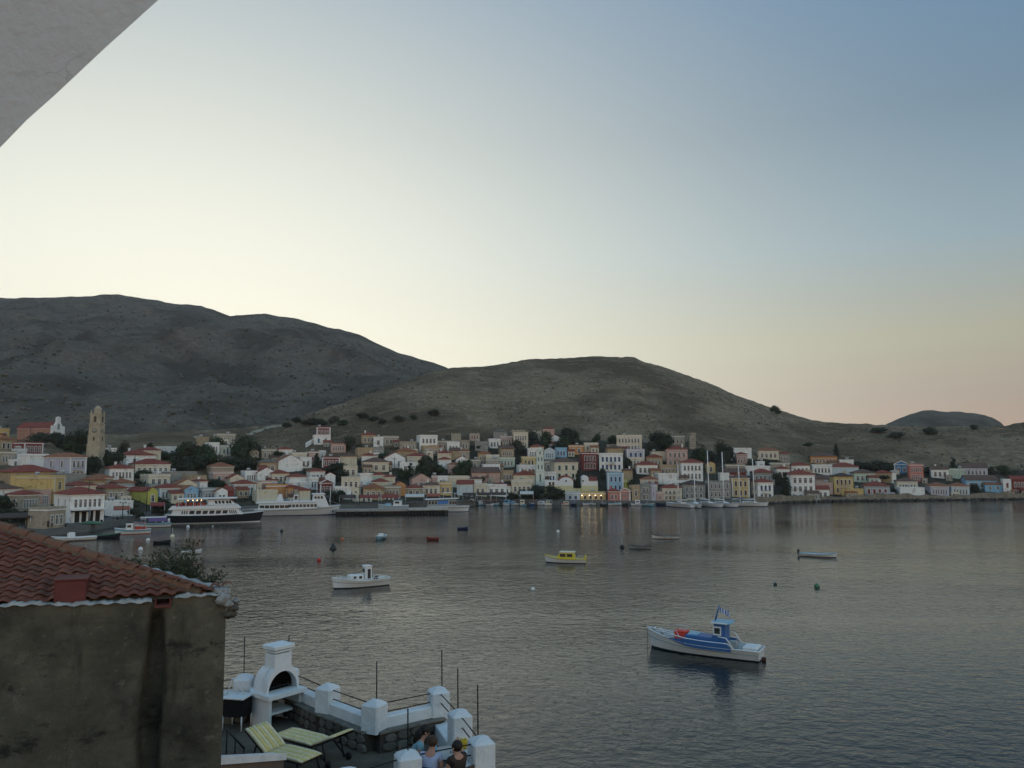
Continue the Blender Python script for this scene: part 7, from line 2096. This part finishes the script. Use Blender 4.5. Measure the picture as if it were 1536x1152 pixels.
# hip tiles bedded in mortar
b_ = MB(); prof = [(.085*math.cos(math.pi*i/8), .075*math.sin(math.pi*i/8)) for i in range(9)]
b_.loft([[(x*1.12, 0, z*1.1+.012) for x, z in prof], [(x*.92, .40, z*.92) for x, z in prof]], closed=False); b_.loft([[(x*1.12, 0, z*1.1) for x, z in prof], [(x*1.12, 0, z*1.1+.012) for x, z in prof]], closed=False)
HT = b_.mesh('hip_tile', mat('hip_tile_clay', (.20, .075, .045), .95, .28, 4, .4, 30, c2=(.13, .095, .065), detail=8))
a0 = Vector((hipx(y_e), y_e, roof_z(y_e))); a1 = Vector((hipx(D_), D_, roof_z(D_))); dh = (a1-a0); Lh = dh.length; dh.normalize()
for i in range(int(Lh/.33)):
    p = a0+dh*(i*.33+.12); q = dh.to_track_quat('Y', 'Z')
    eu = q.to_euler(); o_ = link('hip_tile', HT, old, p+Vector((0, 0, .03)), (eu.x, eu.y, eu.z))
b_ = MB(); b_.tube([a0+Vector((0, 0, -.0)), a1+Vector((0, 0, .0))], .10, 8); b_.build('hip_mortar', mat('old_mortar', (.17, .13, .095), .95, .3, 4, .5, 25), old)
# right slope tiles (seen at a glancing angle)
pr0 = loc(C-w_*.14+r_*.1)
rdir = (loc(C+r_)-loc(C)); rdir.z = 0; rdir.normalize(); up_r = Vector((-rdir.y, rdir.x, 0))
if up_r.x > 0: up_r = -up_r
for i in range(8):
    for j in range(12):
        base_ = Vector((pr0.x, pr0.y, 0))+rdir*(TILE_W*(i+.4))+up_r*(j*TILE_E*.92)
        if base_.x < hipx(base_.y)+.06: continue
        dist = j*TILE_E*.92
        link('tile', rnd.choice((TM, TM2, TM3)), old, (base_.x, base_.y, z_e+dist*tn), (ang, 0, math.atan2(up_r.y, up_r.x)-math.pi/2))
# red box on the eaves and the gutter outlet
xb0, xb1 = x_of_px(74), x_of_px(123)
M_redbox = mat('red_metal', (.13, .032, .026), .65, .15, 3, .15, 20)
b_ = MB(); b_.bevbox(xb0, .05, zt-.06, xb1, .55, zt+.29, .015, 0); b_.bevbox(xb0-.015, .04, zt+.291, xb1+.015, .56, zt+.312, .006, 0); b_.build('eaves_box', M_redbox, old)
b_ = MB(); b_.box(nx0+.01, -.05, zt-.14, nx1-.01, .3, zt-.105); b_.box(nx0+.01, -.05, zt-.105, nx0+.03, .3, zt-.02); b_.box(nx1-.03, -.05, zt-.105, nx1-.01, .3, zt-.02); b_.build('gutter_outlet', M_redbox, old)
b_ = MB()
for k in range(3): b_.loft([[(x*.9-.32+.17*k, yy, zt+.02+z+.02*k) for x, z in prof] for yy in (.10, .38)], closed=False)
b_.build('loose_tile', TM.materials[0], old)
# bank under it all
b_ = MB()
xs_, ys_2 = np.linspace(-60, 4, 33), np.linspace(-14, 46, 31); V = []
for y in ys_2:
    for x in xs_:
        lim = 20 if x > -9 else 20+min((-9-x)*1.2, 14)
        z = 7.2-max(0, (y-lim))*1.0 - max(0, x+.5)*2.6
        V.append((x, y, max(z, -3)+.15*float(fbm(x/2, y/2, 3, 5))-(1.5 if x > -6 else 0)))
b_.add(V, [(j*33+i, j*33+i+1, (j+1)*33+i+1, (j+1)*33+i) for j in range(30) for i in range(32)], 0, True)
o = b_.build('near_bank', M_land); tag(o, kind='structure')
# tamarisk behind the roof
P = at(268, 850, 24.0)
tz = thing('tamarisk_tree', 'wispy grey green tamarisk rising behind the tiled roof of the old house', 'tree', (P.x, P.y, 8.0))
rnd = random.Random(77); lv = MB(); br = MB()
br.tube([(0, 0, -1), (.05, .05, 1.2), (.12, 0, 2.2)], [.16, .12, .08], 8)
zc = P.z-8.0
for k in range(46):
    a = rnd.uniform(0, 6.28); l = rnd.uniform(.4, 1.35); x_end = math.cos(a)*l*1.15; y_end = math.sin(a)*l
    z_end = zc+rnd.uniform(-.75, .75)*(1.1-abs(x_end)/2.2)-.12*x_end
    p0 = Vector((.1*math.cos(a), .1*math.sin(a), rnd.uniform(1.2, 2.2))); p2 = Vector((x_end, y_end, z_end)); p1 = (p0+p2)/2+Vector((0, 0, .15))
    br.tube([p0, p1, p2], [.03, .018, .006], 4, cap=False)
    for q in range(rnd.randrange(110, 190)):
        f = rnd.uniform(.45, 1.08); c_ = (p1*(1-(f-.45)/.63)+p2*((f-.45)/.63))+Vector((rnd.gauss(0, .12), rnd.gauss(0, .12), rnd.gauss(0, .10)))
        d_ = Vector((rnd.gauss(0, 1), rnd.gauss(0, 1), rnd.gauss(.3, 1))).normalized(); sdv = d_.orthogonal().normalized()
        s1 = rnd.uniform(.035, .09)
        lv.add([c_-d_*s1, c_+sdv*s1*.3, c_+d_*s1, c_-sdv*s1*.3], [(0, 1, 2, 3)])
br.build('trunk', M_bark, tz); lv.build('crown', mat('tamarisk_leaf', (.050, .064, .034), .9, .3, 6), tz)

# ---- terrace
ZT = 9.63; ZF = 8.52; ZS = 8.94
M_floor = mat('terrace_floor_cement', (.135, .112, .085), .95, .25, 1.6, .5, 16, detail=9)
M_postw = mat('post_limewash', (.72, .74, .74), .8, .13, 2.2, .35, 16, detail=9)
M_iron = mat('black_iron', (.012, .012, .013), .6, .1, 8)
POSTS = [('X', 300, 1016), ('Z', 366, 1011), ('Y', 432, 1000), ('A', 492, 1025), ('B', 562, 1049), ('C', 658, 1030), ('D', 690, 1064), ('E', 722, 1104), ('F', 612, 1125), ('H', 520, 1152)]
PP_ = {k: on_z(px, py, ZT) for k, px, py in POSTS}
ter = thing('terrace_parapet', 'terrace parapet of white posts, black rails and stone base beside the sea', 'parapet', (PP_['B'].x, PP_['B'].y, ZF))
org = Vector((PP_['B'].x, PP_['B'].y, ZF))
def tl(p, z=None): v = Vector(p)-org; return Vector((v.x, v.y, (z if z is not None else p[2])-ZF))
poly = [PP_[k] for k in ('X', 'Z', 'Y', 'A', 'B', 'C', 'D', 'E', 'F', 'H')]
far = [(p.x, p.y) for p in poly]
b_ = MB()
outline = [(-1.5, 11.0), far[8], far[7], far[6], far[5], far[4], far[3], far[2], far[1], far[0], (-12.5, far[0][1]+.2), (-12.5, 11.0)]
b_.plate(outline, -2, ZF); o = b_.build('terrace_floor', M_floor); tag(o, kind='structure')
rodtop = {'Z': 955, 'Y': 953, 'B': 992, 'C': 975, 'D': 1003, 'E': 1027, 'F': 1063}
rodoff = {'Z': (366, 1008), 'Y': (433, 998), 'B': (565, 1047), 'C': (663, 1028), 'D': (687, 1060), 'E': (717, 1100), 'F': (610, 1125)}
import itertools
for k, px, py in POSTS:
    p = PP_[k]; s_ = .45
    ang_ = {'X': .1, 'Z': .1, 'Y': -.3, 'A': -.45, 'B': -.45, 'C': .35, 'D': .35, 'E': .35, 'F': .35, 'H': .35}[k]
    b_ = MB(); h_ = s_/2
    zb_ = ZS-ZF if k in 'XZYABC' else 0.0
    b_.bevbox(-h_, -h_, zb_, h_, h_, ZT-ZF-.075, .035)
    v = [(-h_+.035, -h_+.035, ZT-ZF-.0755), (h_-.035, -h_+.035, ZT-ZF-.0755), (h_-.035, h_-.035, ZT-ZF-.0755), (-h_+.035, h_-.035, ZT-ZF-.0755), (-.06, -.06, ZT-ZF), (.06, -.06, ZT-ZF), (.06, .06, ZT-ZF), (-.06, .06, ZT-ZF)]
    b_.add(v, [(4, 5, 6, 7), (0, 1, 5, 4), (1, 2, 6, 5), (2, 3, 7, 6), (3, 0, 4, 7)])
    q = tl(p); po = b_.build('post', M_postw, ter, (q.x, q.y, 0), (0, 0, ang_))
    if k in rodtop:
        rp = rodoff[k]; r0 = on_z(rp[0], rp[1], ZT) if k not in 'F' else p; r0 = p if (Vector(r0)-p).length > .3 else Vector(r0)
        top_z = at(rp[0], rodtop[k], r0.y).z
        rloc = Matrix.Rotation(-ang_, 3, 'Z') @ (Vector(r0)-p)
        b_ = MB(); b_.tube([(rloc.x, rloc.y, ZT-ZF-.06), (rloc.x-.012, rloc.y, top_z-ZF)], .0135, 6); b_.build('rod', M_iron, po)
M_rub = [mat('terrace_stone_a', (.155, .14, .115), .95, .25, 5, .6, 20), mat('terrace_stone_b', (.11, .10, .085), .95, .25, 5, .6, 20), mat('terrace_stone_c', (.20, .185, .155), .95, .25, 5, .6, 20)]
M_joint = mat('dark_joint', (.07, .062, .05), .95, .2, 5)
rnd = random.Random(4)
stone_meshes = []
for i in range(6):
    b_ = MB(); n = 8; pts = []
    for k in range(n):
        a = 2*math.pi*(k+.5)/n+rnd.uniform(-.12, .12); q = .5/max(abs(math.cos(a)), abs(math.sin(a)))**.85; pts.append((q*math.cos(a)*rnd.uniform(.9, 1.0), q*math.sin(a)*rnd.uniform(.9, 1.0)))
    v = [(x, .02, z) for x, z in pts]+[(x, -.025, z) for x, z in pts]+[(x*.75, -.045, z*.75) for x, z in pts]
    f = [tuple(range(2*n, 3*n))]+[(a*n+k, a*n+(k+1) % n, (a+1)*n+(k+1) % n, (a+1)*n+k) for a in (0, 1) for k in range(n)]
    b_.add(v, f); stone_meshes.append(b_.mesh('stone', M_rub[i % 3]))
def seg(a, b2, base=True, rails=True, white=True, zlow=None, thick=.46):
    pa, pb_ = tl(PP_[a]), tl(PP_[b2]); d = pb_-pa; d.z = 0; L1 = d.length; an = math.atan2(d.y, d.x); 
    g = Matrix.Translation((pa.x, pa.y, 0)) @ Matrix.Rotation(an, 4, 'Z')
    zs_ = ZS-ZF
    if base:
        b_ = MB(); b_.box(0, -thick/2-.04, -.1, L1, thick/2, zs_); b_.build('stone_base', M_joint, ter, (pa.x, pa.y, 0), (0, 0, an))
        b_ = MB(); b_.bevbox(-.02, -thick/2-.09, zs_+.002, L1+.02, thick/2+.03, zs_+.05, .012); b_.build('ledge', M_rub[2], ter, (pa.x, pa.y, 0), (0, 0, an))
        for j in range(2):
            x = rnd.uniform(.05, .12)
            while x < L1-.05:
                w1 = rnd.uniform(.2, .36); h1 = zs_/2*rnd.uniform(.88, 1.02)
                p_ = g @ Vector((x+w1/2, -thick/2-.04, zs_*(.26+.48*j)+rnd.uniform(-.015, .015)))
                link('stone', rnd.choice(stone_meshes), ter, p_, (0, 0, an), (w1*.98, 1, h1)); x += w1+.008
    if white:
        zl = zs_+.05 if base else .35
        b_ = MB(); b_.bevbox(.15, -.13, zl+.002, L1-.15, .13, zl+.25 if base else .62, .02); b_.build('low_wall', M_postw, ter, (pa.x, pa.y, 0), (0, 0, an))
    if rails:
        for zz in (ZT-ZF-.12, ZT-ZF-.32):
            b_ = MB(); b_.tube([(.15, 0, zz), (L1-.15, 0, zz)], .013, 6); b_.build('rail', M_iron, ter, (pa.x, pa.y, 0), (0, 0, an))
seg('X', 'Z'); seg('Z', 'Y'); seg('Y', 'A'); seg('A', 'B'); seg('B', 'C'); seg('C', 'D', base=False, white=False); seg('D', 'E', base=False, white=False); seg('F', 'E', base=False); seg('H', 'F', base=False, white=False)
pa = tl(PP_['C']); pb_ = tl(PP_['E']); d = pb_-pa; b_ = MB(); b_.bevbox(0, -.17, 0, math.hypot(d.x, d.y), .17, .36, .02); b_.build('low_wall', M_postw, ter, (pa.x, pa.y, 0), (0, 0, math.atan2(d.y, d.x)))

# barbecue oven
P = on_z(412, 1084, ZF); S = P.y/FPX
bbq = thing('barbecue_oven', 'white masonry barbecue with domed hood and banded chimney on the terrace', 'barbecue', (P.x, P.y, ZF), R(52))
W_ = .98; M_w = mat('oven_white', (.72, .74, .74), .8, .08, 3, .15, 20)
# base: half round back and two side legs
b_ = MB(); n = 14
ro, ri = W_/2, W_/2-.09
outp = [(-ro, -.42)]+[(-ro*math.cos(math.pi*i/n), .14+ro*1.0*math.sin(math.pi*i/n)) for i in range(n+1)]+[(ro, -.42), (ri, -.42)]+[(ri*math.cos(math.pi*i/n), .14+ri*1.0*math.sin(math.pi*i/n)) for i in range(n+1)]+[(-ri, -.42)]
b_.plate(outp[::-1], 0, .72); b_.build('base', M_w, bbq)
b_ = MB(); b_.box(-ri, -.30, .30, ri, .40, .35); b_.build('wood_shelf', M_w, bbq)
b_ = MB(); slab = [(-ro-.07, -.52), (ro+.07, -.52), (ro+.07, .05)]+[((ro+.05)*math.cos(math.pi*i/n), .14+(ro*1.0+.05)*math.sin(math.pi*i/n)) for i in range(n+1)]+[(-ro-.07, .05)]
b_.plate(slab, .722, .82); b_.build('counter', M_w, bbq)
b_ = MB(); rings = []                                    # hood: half dome open to the front
m = 8
aw, ah = .42, .47
for j in range(m+1):
    e = math.pi/2*j/m; rr = []
    for i in range(n+1):
        a = math.pi*i/n; rr.append((-ro*.97*math.cos(a)*math.cos(e)**.6 if j < m else 0, -.12+(.30+ro*1.0)*math.sin(a)*math.cos(e)**.6 if j < m else .10, .82+.60*math.sin(e)))
    rings.append(rr)
b_.loft(rings, closed=False); b_.build('hood', M_w, bbq)
fo = [(-ro*.97, .821)]; 
front = [(-ro*.97*math.cos(math.pi*i/20), .821+.64*math.sin(math.pi*i/20)**.9) for i in range(21)]
hole = [(-aw*math.cos(math.pi*i/20), .821+ah*math.sin(math.pi*i/20)) for i in range(21)]
b_ = MB(); v = []
for (x, z), (x2, z2) in zip(front, hole): v += [(x, -.30, z), (x2, -.30, z2), (x, -.10, z), (x2, -.10, z2)]
f = []
for i in range(20):
    a, c = 4*i, 4*i+4; f += [(a, a+1, c+1, c), (a+2, c+2, c+3, a+3), (a, c, c+2, a+2), (a+1, a+3, c+3, c+1)]
b_.add(v, f); b_.build('arch_front', M_w, bbq)
b_ = MB(); b_.plate([(-.40, -.08)]+[(-.40*math.cos(math.pi*i/10), -.05+.4*math.sin(math.pi*i/10)) for i in range(11)]+[(.40, -.08)], .823, .835); b_.lathe([(.44, .836), (.43, 1.1), (.31, 1.30), (.02, 1.37)], 12, 0, Matrix.Translation((0, -.04, 0)), 0, math.pi); b_.build('fire_box', mat('soot', (.014, .012, .011), .95, .2, 5), bbq)
b_ = MB()
for i in range(11): b_.tube([(-.30+.06*i, -.2, .93), (-.30+.06*i, .12, .93)], .007, 5)
b_.tube([(-.34, -.2, .93), (.34, -.2, .93)], .009, 5); b_.build('grill', M_iron, bbq)
b_ = MB(); b_.bevbox(-.25, -.29, 1.30, .25, .13, 1.72, .015); b_.build('chimney', M_w, bbq)
for z in (1.722, 1.800):
    b_ = MB(); b_.box(-.20, -.24, z, .20, .08, z+.028); b_.build('chimney_gap', mat('soot', (.014, .012, .011)), bbq)
    b_ = MB(); b_.bevbox(-.26 if z < 1.75 else -.30, -.30 if z < 1.75 else -.34, z+.0285, .26 if z < 1.75 else .30, .14 if z < 1.75 else .18, z+(.077 if z < 1.75 else .12), .015); b_.build('chimney_band', M_w, bbq)

# sun loungers
M_cy = cloth('lounger_yellow', (.78, .62, .25)); M_cc = cloth('lounger_cream', (.82, .71, .45))
def lounger(foot_px, hinge_px, back_ang, label):
    zc_ = ZF+.36; f_ = on_z(*foot_px, zc_); h_ = on_z(*hinge_px, zc_); d = f_-h_; L1 = max(1.05, d.length)
    t_ = thing('sun_lounger', label, 'sun lounger', (h_.x, h_.y, ZF), math.atan2(d.y, d.x), 'sun loungers on the terrace')
    Wd = .60; Lb = .72
    for part, (p0, p1) in dict(seat_cushion=((0, .36), (L1, .36)), back_cushion=((0, .36), (-Lb*math.cos(back_ang), .36+Lb*math.sin(back_ang)))).items():
        b_ = MB(); nst = 7; dx, dz = p1[0]-p0[0], p1[1]-p0[1]; ln = math.hypot(dx, dz); nx_, nz_ = -dz/ln, dx/ln
        if nz_ < 0: nx_, nz_ = -nx_, -nz_
        for i in range(nst):
            y0 = -Wd/2+Wd*i/nst; y1 = y0+Wd/nst; rings = []
            for s1 in np.linspace(0, 1, 7):
                x, z = p0[0]+dx*s1, p0[1]+dz*s1; th = .055*(1 if 0 < s1 < 1 else .55); r = []
                for a in range(8):
                    ca, sa = math.cos(math.pi*a/7), math.sin(math.pi*a/7); r.append((x+nx_*(th*sa**.6), (y0+y1)/2+(y1-y0)/2*.98*ca, z+nz_*(th*sa**.6)))
                rings.append(r)
            b_.loft(rings, i % 2, closed=True)
        b_.build(part, [M_cc, M_cy], t_)
    b_ = MB()
    for sg in (-1, 1):
        b_.tube([(L1, sg*.29, .33), (0, sg*.29, .33)], .022, 6); b_.tube([(0, sg*.29, .33), (-Lb*math.cos(back_ang), sg*.29, .33+Lb*math.sin(back_ang))], .022, 6)
        b_.tube([(-Lb*.45*math.cos(back_ang), sg*.27, .33+Lb*.45*math.sin(back_ang)), (-.42, sg*.27, .04)], .018, 6)
    for x in (.05, L1*.5, L1-.03): b_.tube([(x, -.29, .33), (x, .29, .33)], .018, 6)
    b_.build('frame', M_iron, t_)
    for x, x2 in ((-.35, -.52), (L1-.15, L1-.05)):
        for sg in (-1, 1):
            b_ = MB(); b_.tube([(x+.25 if x < 0 else x, sg*.28, .33), (x2, sg*.28, .02)], .02, 6); b_.build('leg', M_iron, t_)
    for sg in (-1, 1):
        b_ = MB(); b_.tube([(-.52, sg*.31-.02, .075), (-.52, sg*.31+.02, .075)], .075, 14); b_.build('wheel', M_iron, t_)
lounger((468, 1138), (413, 1124), R(33), 'yellow striped lounger with backrest raised at its left end')
lounger((424, 1098), (482, 1113), R(24), 'yellow striped lounger with low backrest raised at its right end')
# small black draped table and white folding frame beside the old house
P = on_z(355, 1092, ZF)
t = thing('covered_table', 'small white framed table under a black cover at the edge of the old wall', 'table', (P.x, P.y, ZF), R(-12))
b_ = MB(); b_.bevbox(-.27, -.24, .32, .27, .24, .74, .04); b_.build('black_cover', cloth('cover_black', (.008, .008, .010)), t)
b_ = MB(); b_.bevbox(-.30, -.27, .742, .30, .27, .775, .01); b_.build('table_top', M_postw, t)
for sx_ in (-.25, .25):
    for sy_ in (-.22, .22):
        b_ = MB(); b_.tube([(sx_, sy_, 0), (sx_, sy_, .34)], .018, 6); b_.build('leg', M_postw, t)
t = thing('folding_rack', 'white folding rack of crossed rods standing on the covered table', 'rack', (P.x-.05, P.y+.05, ZF+.777), R(-12))
b_ = MB()
for a, c in (((-.25, 0, 0), (-.12, 0, .38)), ((-.12, 0, .38), (.22, 0, .02)), ((-.05, .08, 0), (-.14, .08, .36)), ((.22, .06, .0), (.0, .06, .18))): b_.tube([a, c], .011, 6)
b_.build('rods', M_postw, t)
# stair: white parapet and black handrail at the bottom edge
a = on_z(336, 1156, 10.1); c = on_z(418, 1136, 9.55)
t = thing('stair_parapet', 'sloping white parapet of the stair at the bottom edge below the loungers', 'parapet', (a.x, a.y, 0), math.atan2(c.y-a.y, c.x-a.x))
L1 = math.hypot(c.x-a.x, c.y-a.y)
b_ = MB(); b_.prism([(-1.2, 7.5), (L1, 7.5), (L1, 9.50), (-1.2, 10.6)], -.10, .10); b_.build('wall', mat('stair_wall_brown', (.14, .105, .085), .9, .15, 3), t)
b_ = MB(); b_.prism([(-1.2, 10.602), (L1+.02, 9.502), (L1+.02, 9.62), (-1.2, 10.72)], -.14, .14); b_.build('coping', M_postw, t)
t = thing('handrail', 'black iron stair handrail beside the old wall at the bottom edge', 'handrail', on_z(352, 1140, ZF), R(-35))
b_ = MB(); b_.tube([(-.4, 0, .62), (.32, 0, .30)], .022, 6); b_.build('top_rail', M_iron, t)
for x in (-.3, 0, .3):
    b_ = MB(); b_.tube([(x, 0, 0), (x, 0, .62-(x+.4)*.44)], .014, 6); b_.build('baluster', M_iron, t)

# ---- people at the terrace table
zt_ = ZF
Pt = Vector((-1.28, 16.45, 0))
tb_ = thing('terrace_table', 'round pale table between the people in the terrace corner', 'table', (Pt.x, Pt.y, zt_))
b_ = MB(); b_.lathe([(.36, .68), (.37, .70), (.36, .72)], 20); b_.build('table_top', mat('table_cloth', (.46, .45, .42), .9, .1, 4), tb_)
b_ = MB(); b_.tube([(0, 0, 0), (0, 0, .68)], .03, 8); b_.lathe([(.2, 0), (.18, .03), (.03, .05)], 12); b_.build('pedestal', M_iron, tb_)
def seat(px, py, rz_, label, c):
    p = Vector((px, py, ZF)); t_ = thing('chair', label, 'chair', (p.x, p.y, ZF), rz_, 'chairs on the terrace')
    m = paint('chair_'+c, dict(navy=(.015, .02, .05), brown=(.07, .045, .03), white=(.5, .5, .5))[c], .8)
    b_ = MB(); b_.bevbox(-.21, -.21, .39, .21, .21, .43, .01); b_.build('seat', m, t_)
    b_ = MB(); b_.bevbox(-.21, .19, .44, .21, .23, .84, .01); b_.build('backrest', m, t_)
    for x in (-.18, .18):
        for y in (-.18, .18): b_ = MB(); b_.tube([(x, y, 0), (x*.95, y*.95, .39)], .015, 6); b_.build('leg', M_iron, t_)
    return p
def sit(lean=.05, armL=None, armR=None, face=(0, -1, -.1), head=None):
    J = dict(pelvis=(0, .02, .50), chest=(0, .04-lean, .82), neck=(0, .03-lean*1.5, 1.02), head=head or (0, -.02-lean*1.6, 1.16), shL=(.17, .03-lean*1.3, .96), elL=(.23, -.10, .72), wrL=(.12, -.32, .66), shR=(-.17, .03-lean*1.3, .96), elR=(-.23, -.10, .72), wrR=(-.12, -.32, .66),
             hipL=(.09, -.02, .48), knL=(.11, -.42, .50), anL=(.11, -.40, .09), hipR=(-.09, -.02, .48), knR=(-.11, -.42, .50), anR=(-.11, -.38, .09), face=face)
    if armL: J['elL'], J['wrL'] = armL
    if armR: J['elR'], J['wrR'] = armR
    return J
p = seat(-1.98, 16.3, R(100), 'dark chair at the left of the terrace table', 'brown')
person('woman with dark hair and pale blue top bending over the terrace table', (p.x, p.y, ZF), R(100), sit(.16, face=(.1, -1, -.5)), cloth('pale_blue', (.24, .42, .50)), cloth('dark_grey', (.04, .04, .05)), HAIRD, .14, 'people at the terrace table')
p = seat(-1.55, 15.55, R(165), 'navy chair with its back to the near white post', 'navy')
person('person in white and blue shirt seated with back to the near posts', (p.x, p.y, ZF), R(165), sit(.10, face=(.1, -1, -.2)), cloth('white_blue', (.42, .46, .62)), cloth('navy', (.015, .02, .06)), HAIRB, 0, 'people at the terrace table')
p = seat(-1.0, 15.5, R(225), 'brown chair by the right hand railing of the terrace', 'brown')
person('person in dark brown clothes at the right raising an open hand', (p.x, p.y, ZF), R(225), dict(sit(.05, face=(.2, -1, 0), armR=((-.30, -.16, .82), (-.24, -.24, 1.06)), head=(0, -.06, 1.14)), open=(0, 0, 1)), cloth('dark_brown', (.045, .032, .026)), cloth('dark_grey', (.04, .04, .05)), HAIRD, 0, 'people at the terrace table')
Tt = Matrix.Translation((Pt.x, Pt.y, ZF+.723))
def on_table(x, y): return (Pt.x+x, Pt.y+y, ZF+.723)
t = thing('bottle', 'light blue water bottle with green cap on the terrace table', 'bottle', on_table(-.24, -.08))
b_ = MB(); b_.lathe([(.04, 0), (.042, .02), (.042, .17), (.016, .23), (.016, .25)], 12); b_.build('body', mat('bottle_blue', (.18, .42, .52), .2, .05), t)
b_ = MB(); b_.lathe([(.02, .251), (.02, .28), (.001, .281)], 10); b_.build('cap', mat('cap_green', (.12, .45, .25), .5), t)
t = thing('glass', 'small glass beside the blue bottle on the terrace table', 'glass', on_table(.08, -.02))
b_ = MB(); b_.lathe([(.028, 0), (.034, .10), (.031, .10), (.026, .008)], 12); b_.build('tumbler', mat('pale_glass', (.5, .55, .55), .1, .02, spec=.6), t)
b_ = MB(); b_.lathe([(.024, .01), (.027, .06), (.001, .061)], 12); b_.build('drink', mat('drink_amber', (.35, .14, .05), .2), t)
pb2 = on_z(694, 1122, ZF+.37)
t = thing('bag', 'yellow bag lying on the low wall by the right railing', 'bag', pb2, R(20))
b_ = MB(); blob(b_, (0, 0, .10), .13, random.Random(3), 10, 7, .8); b_.build('body', cloth('bag_yellow', (.55, .40, .04)), t)
b_ = MB(); b_.tube([(-.06, 0, .19), (-.03, 0, .27), (.03, 0, .27), (.06, 0, .19)], .01, 6); b_.build('handle', cloth('bag_strap', (.3, .2, .03)), t)
# ------------------------------------------------------------------ evening haze over the bay
b = MB(); b.box(-1400, -120, -6, 1400, 1500, 330)
m = bpy.data.materials.new('haze'); m.use_nodes = True
t = m.node_tree; t.nodes.clear(); o_ = t.nodes.new('ShaderNodeOutputMaterial'); pv = t.nodes.new('ShaderNodeVolumePrincipled')
pv.inputs['Color'].default_value = (.92, .93, .95, 1); pv.inputs['Density'].default_value = .00013; pv.inputs['Anisotropy'].default_value = .55
t.links.new(pv.outputs[0], o_.inputs['Volume'])
hz = b.build('haze', m); tag(hz, kind='stuff')
scene.cycles.volume_bounces = 0
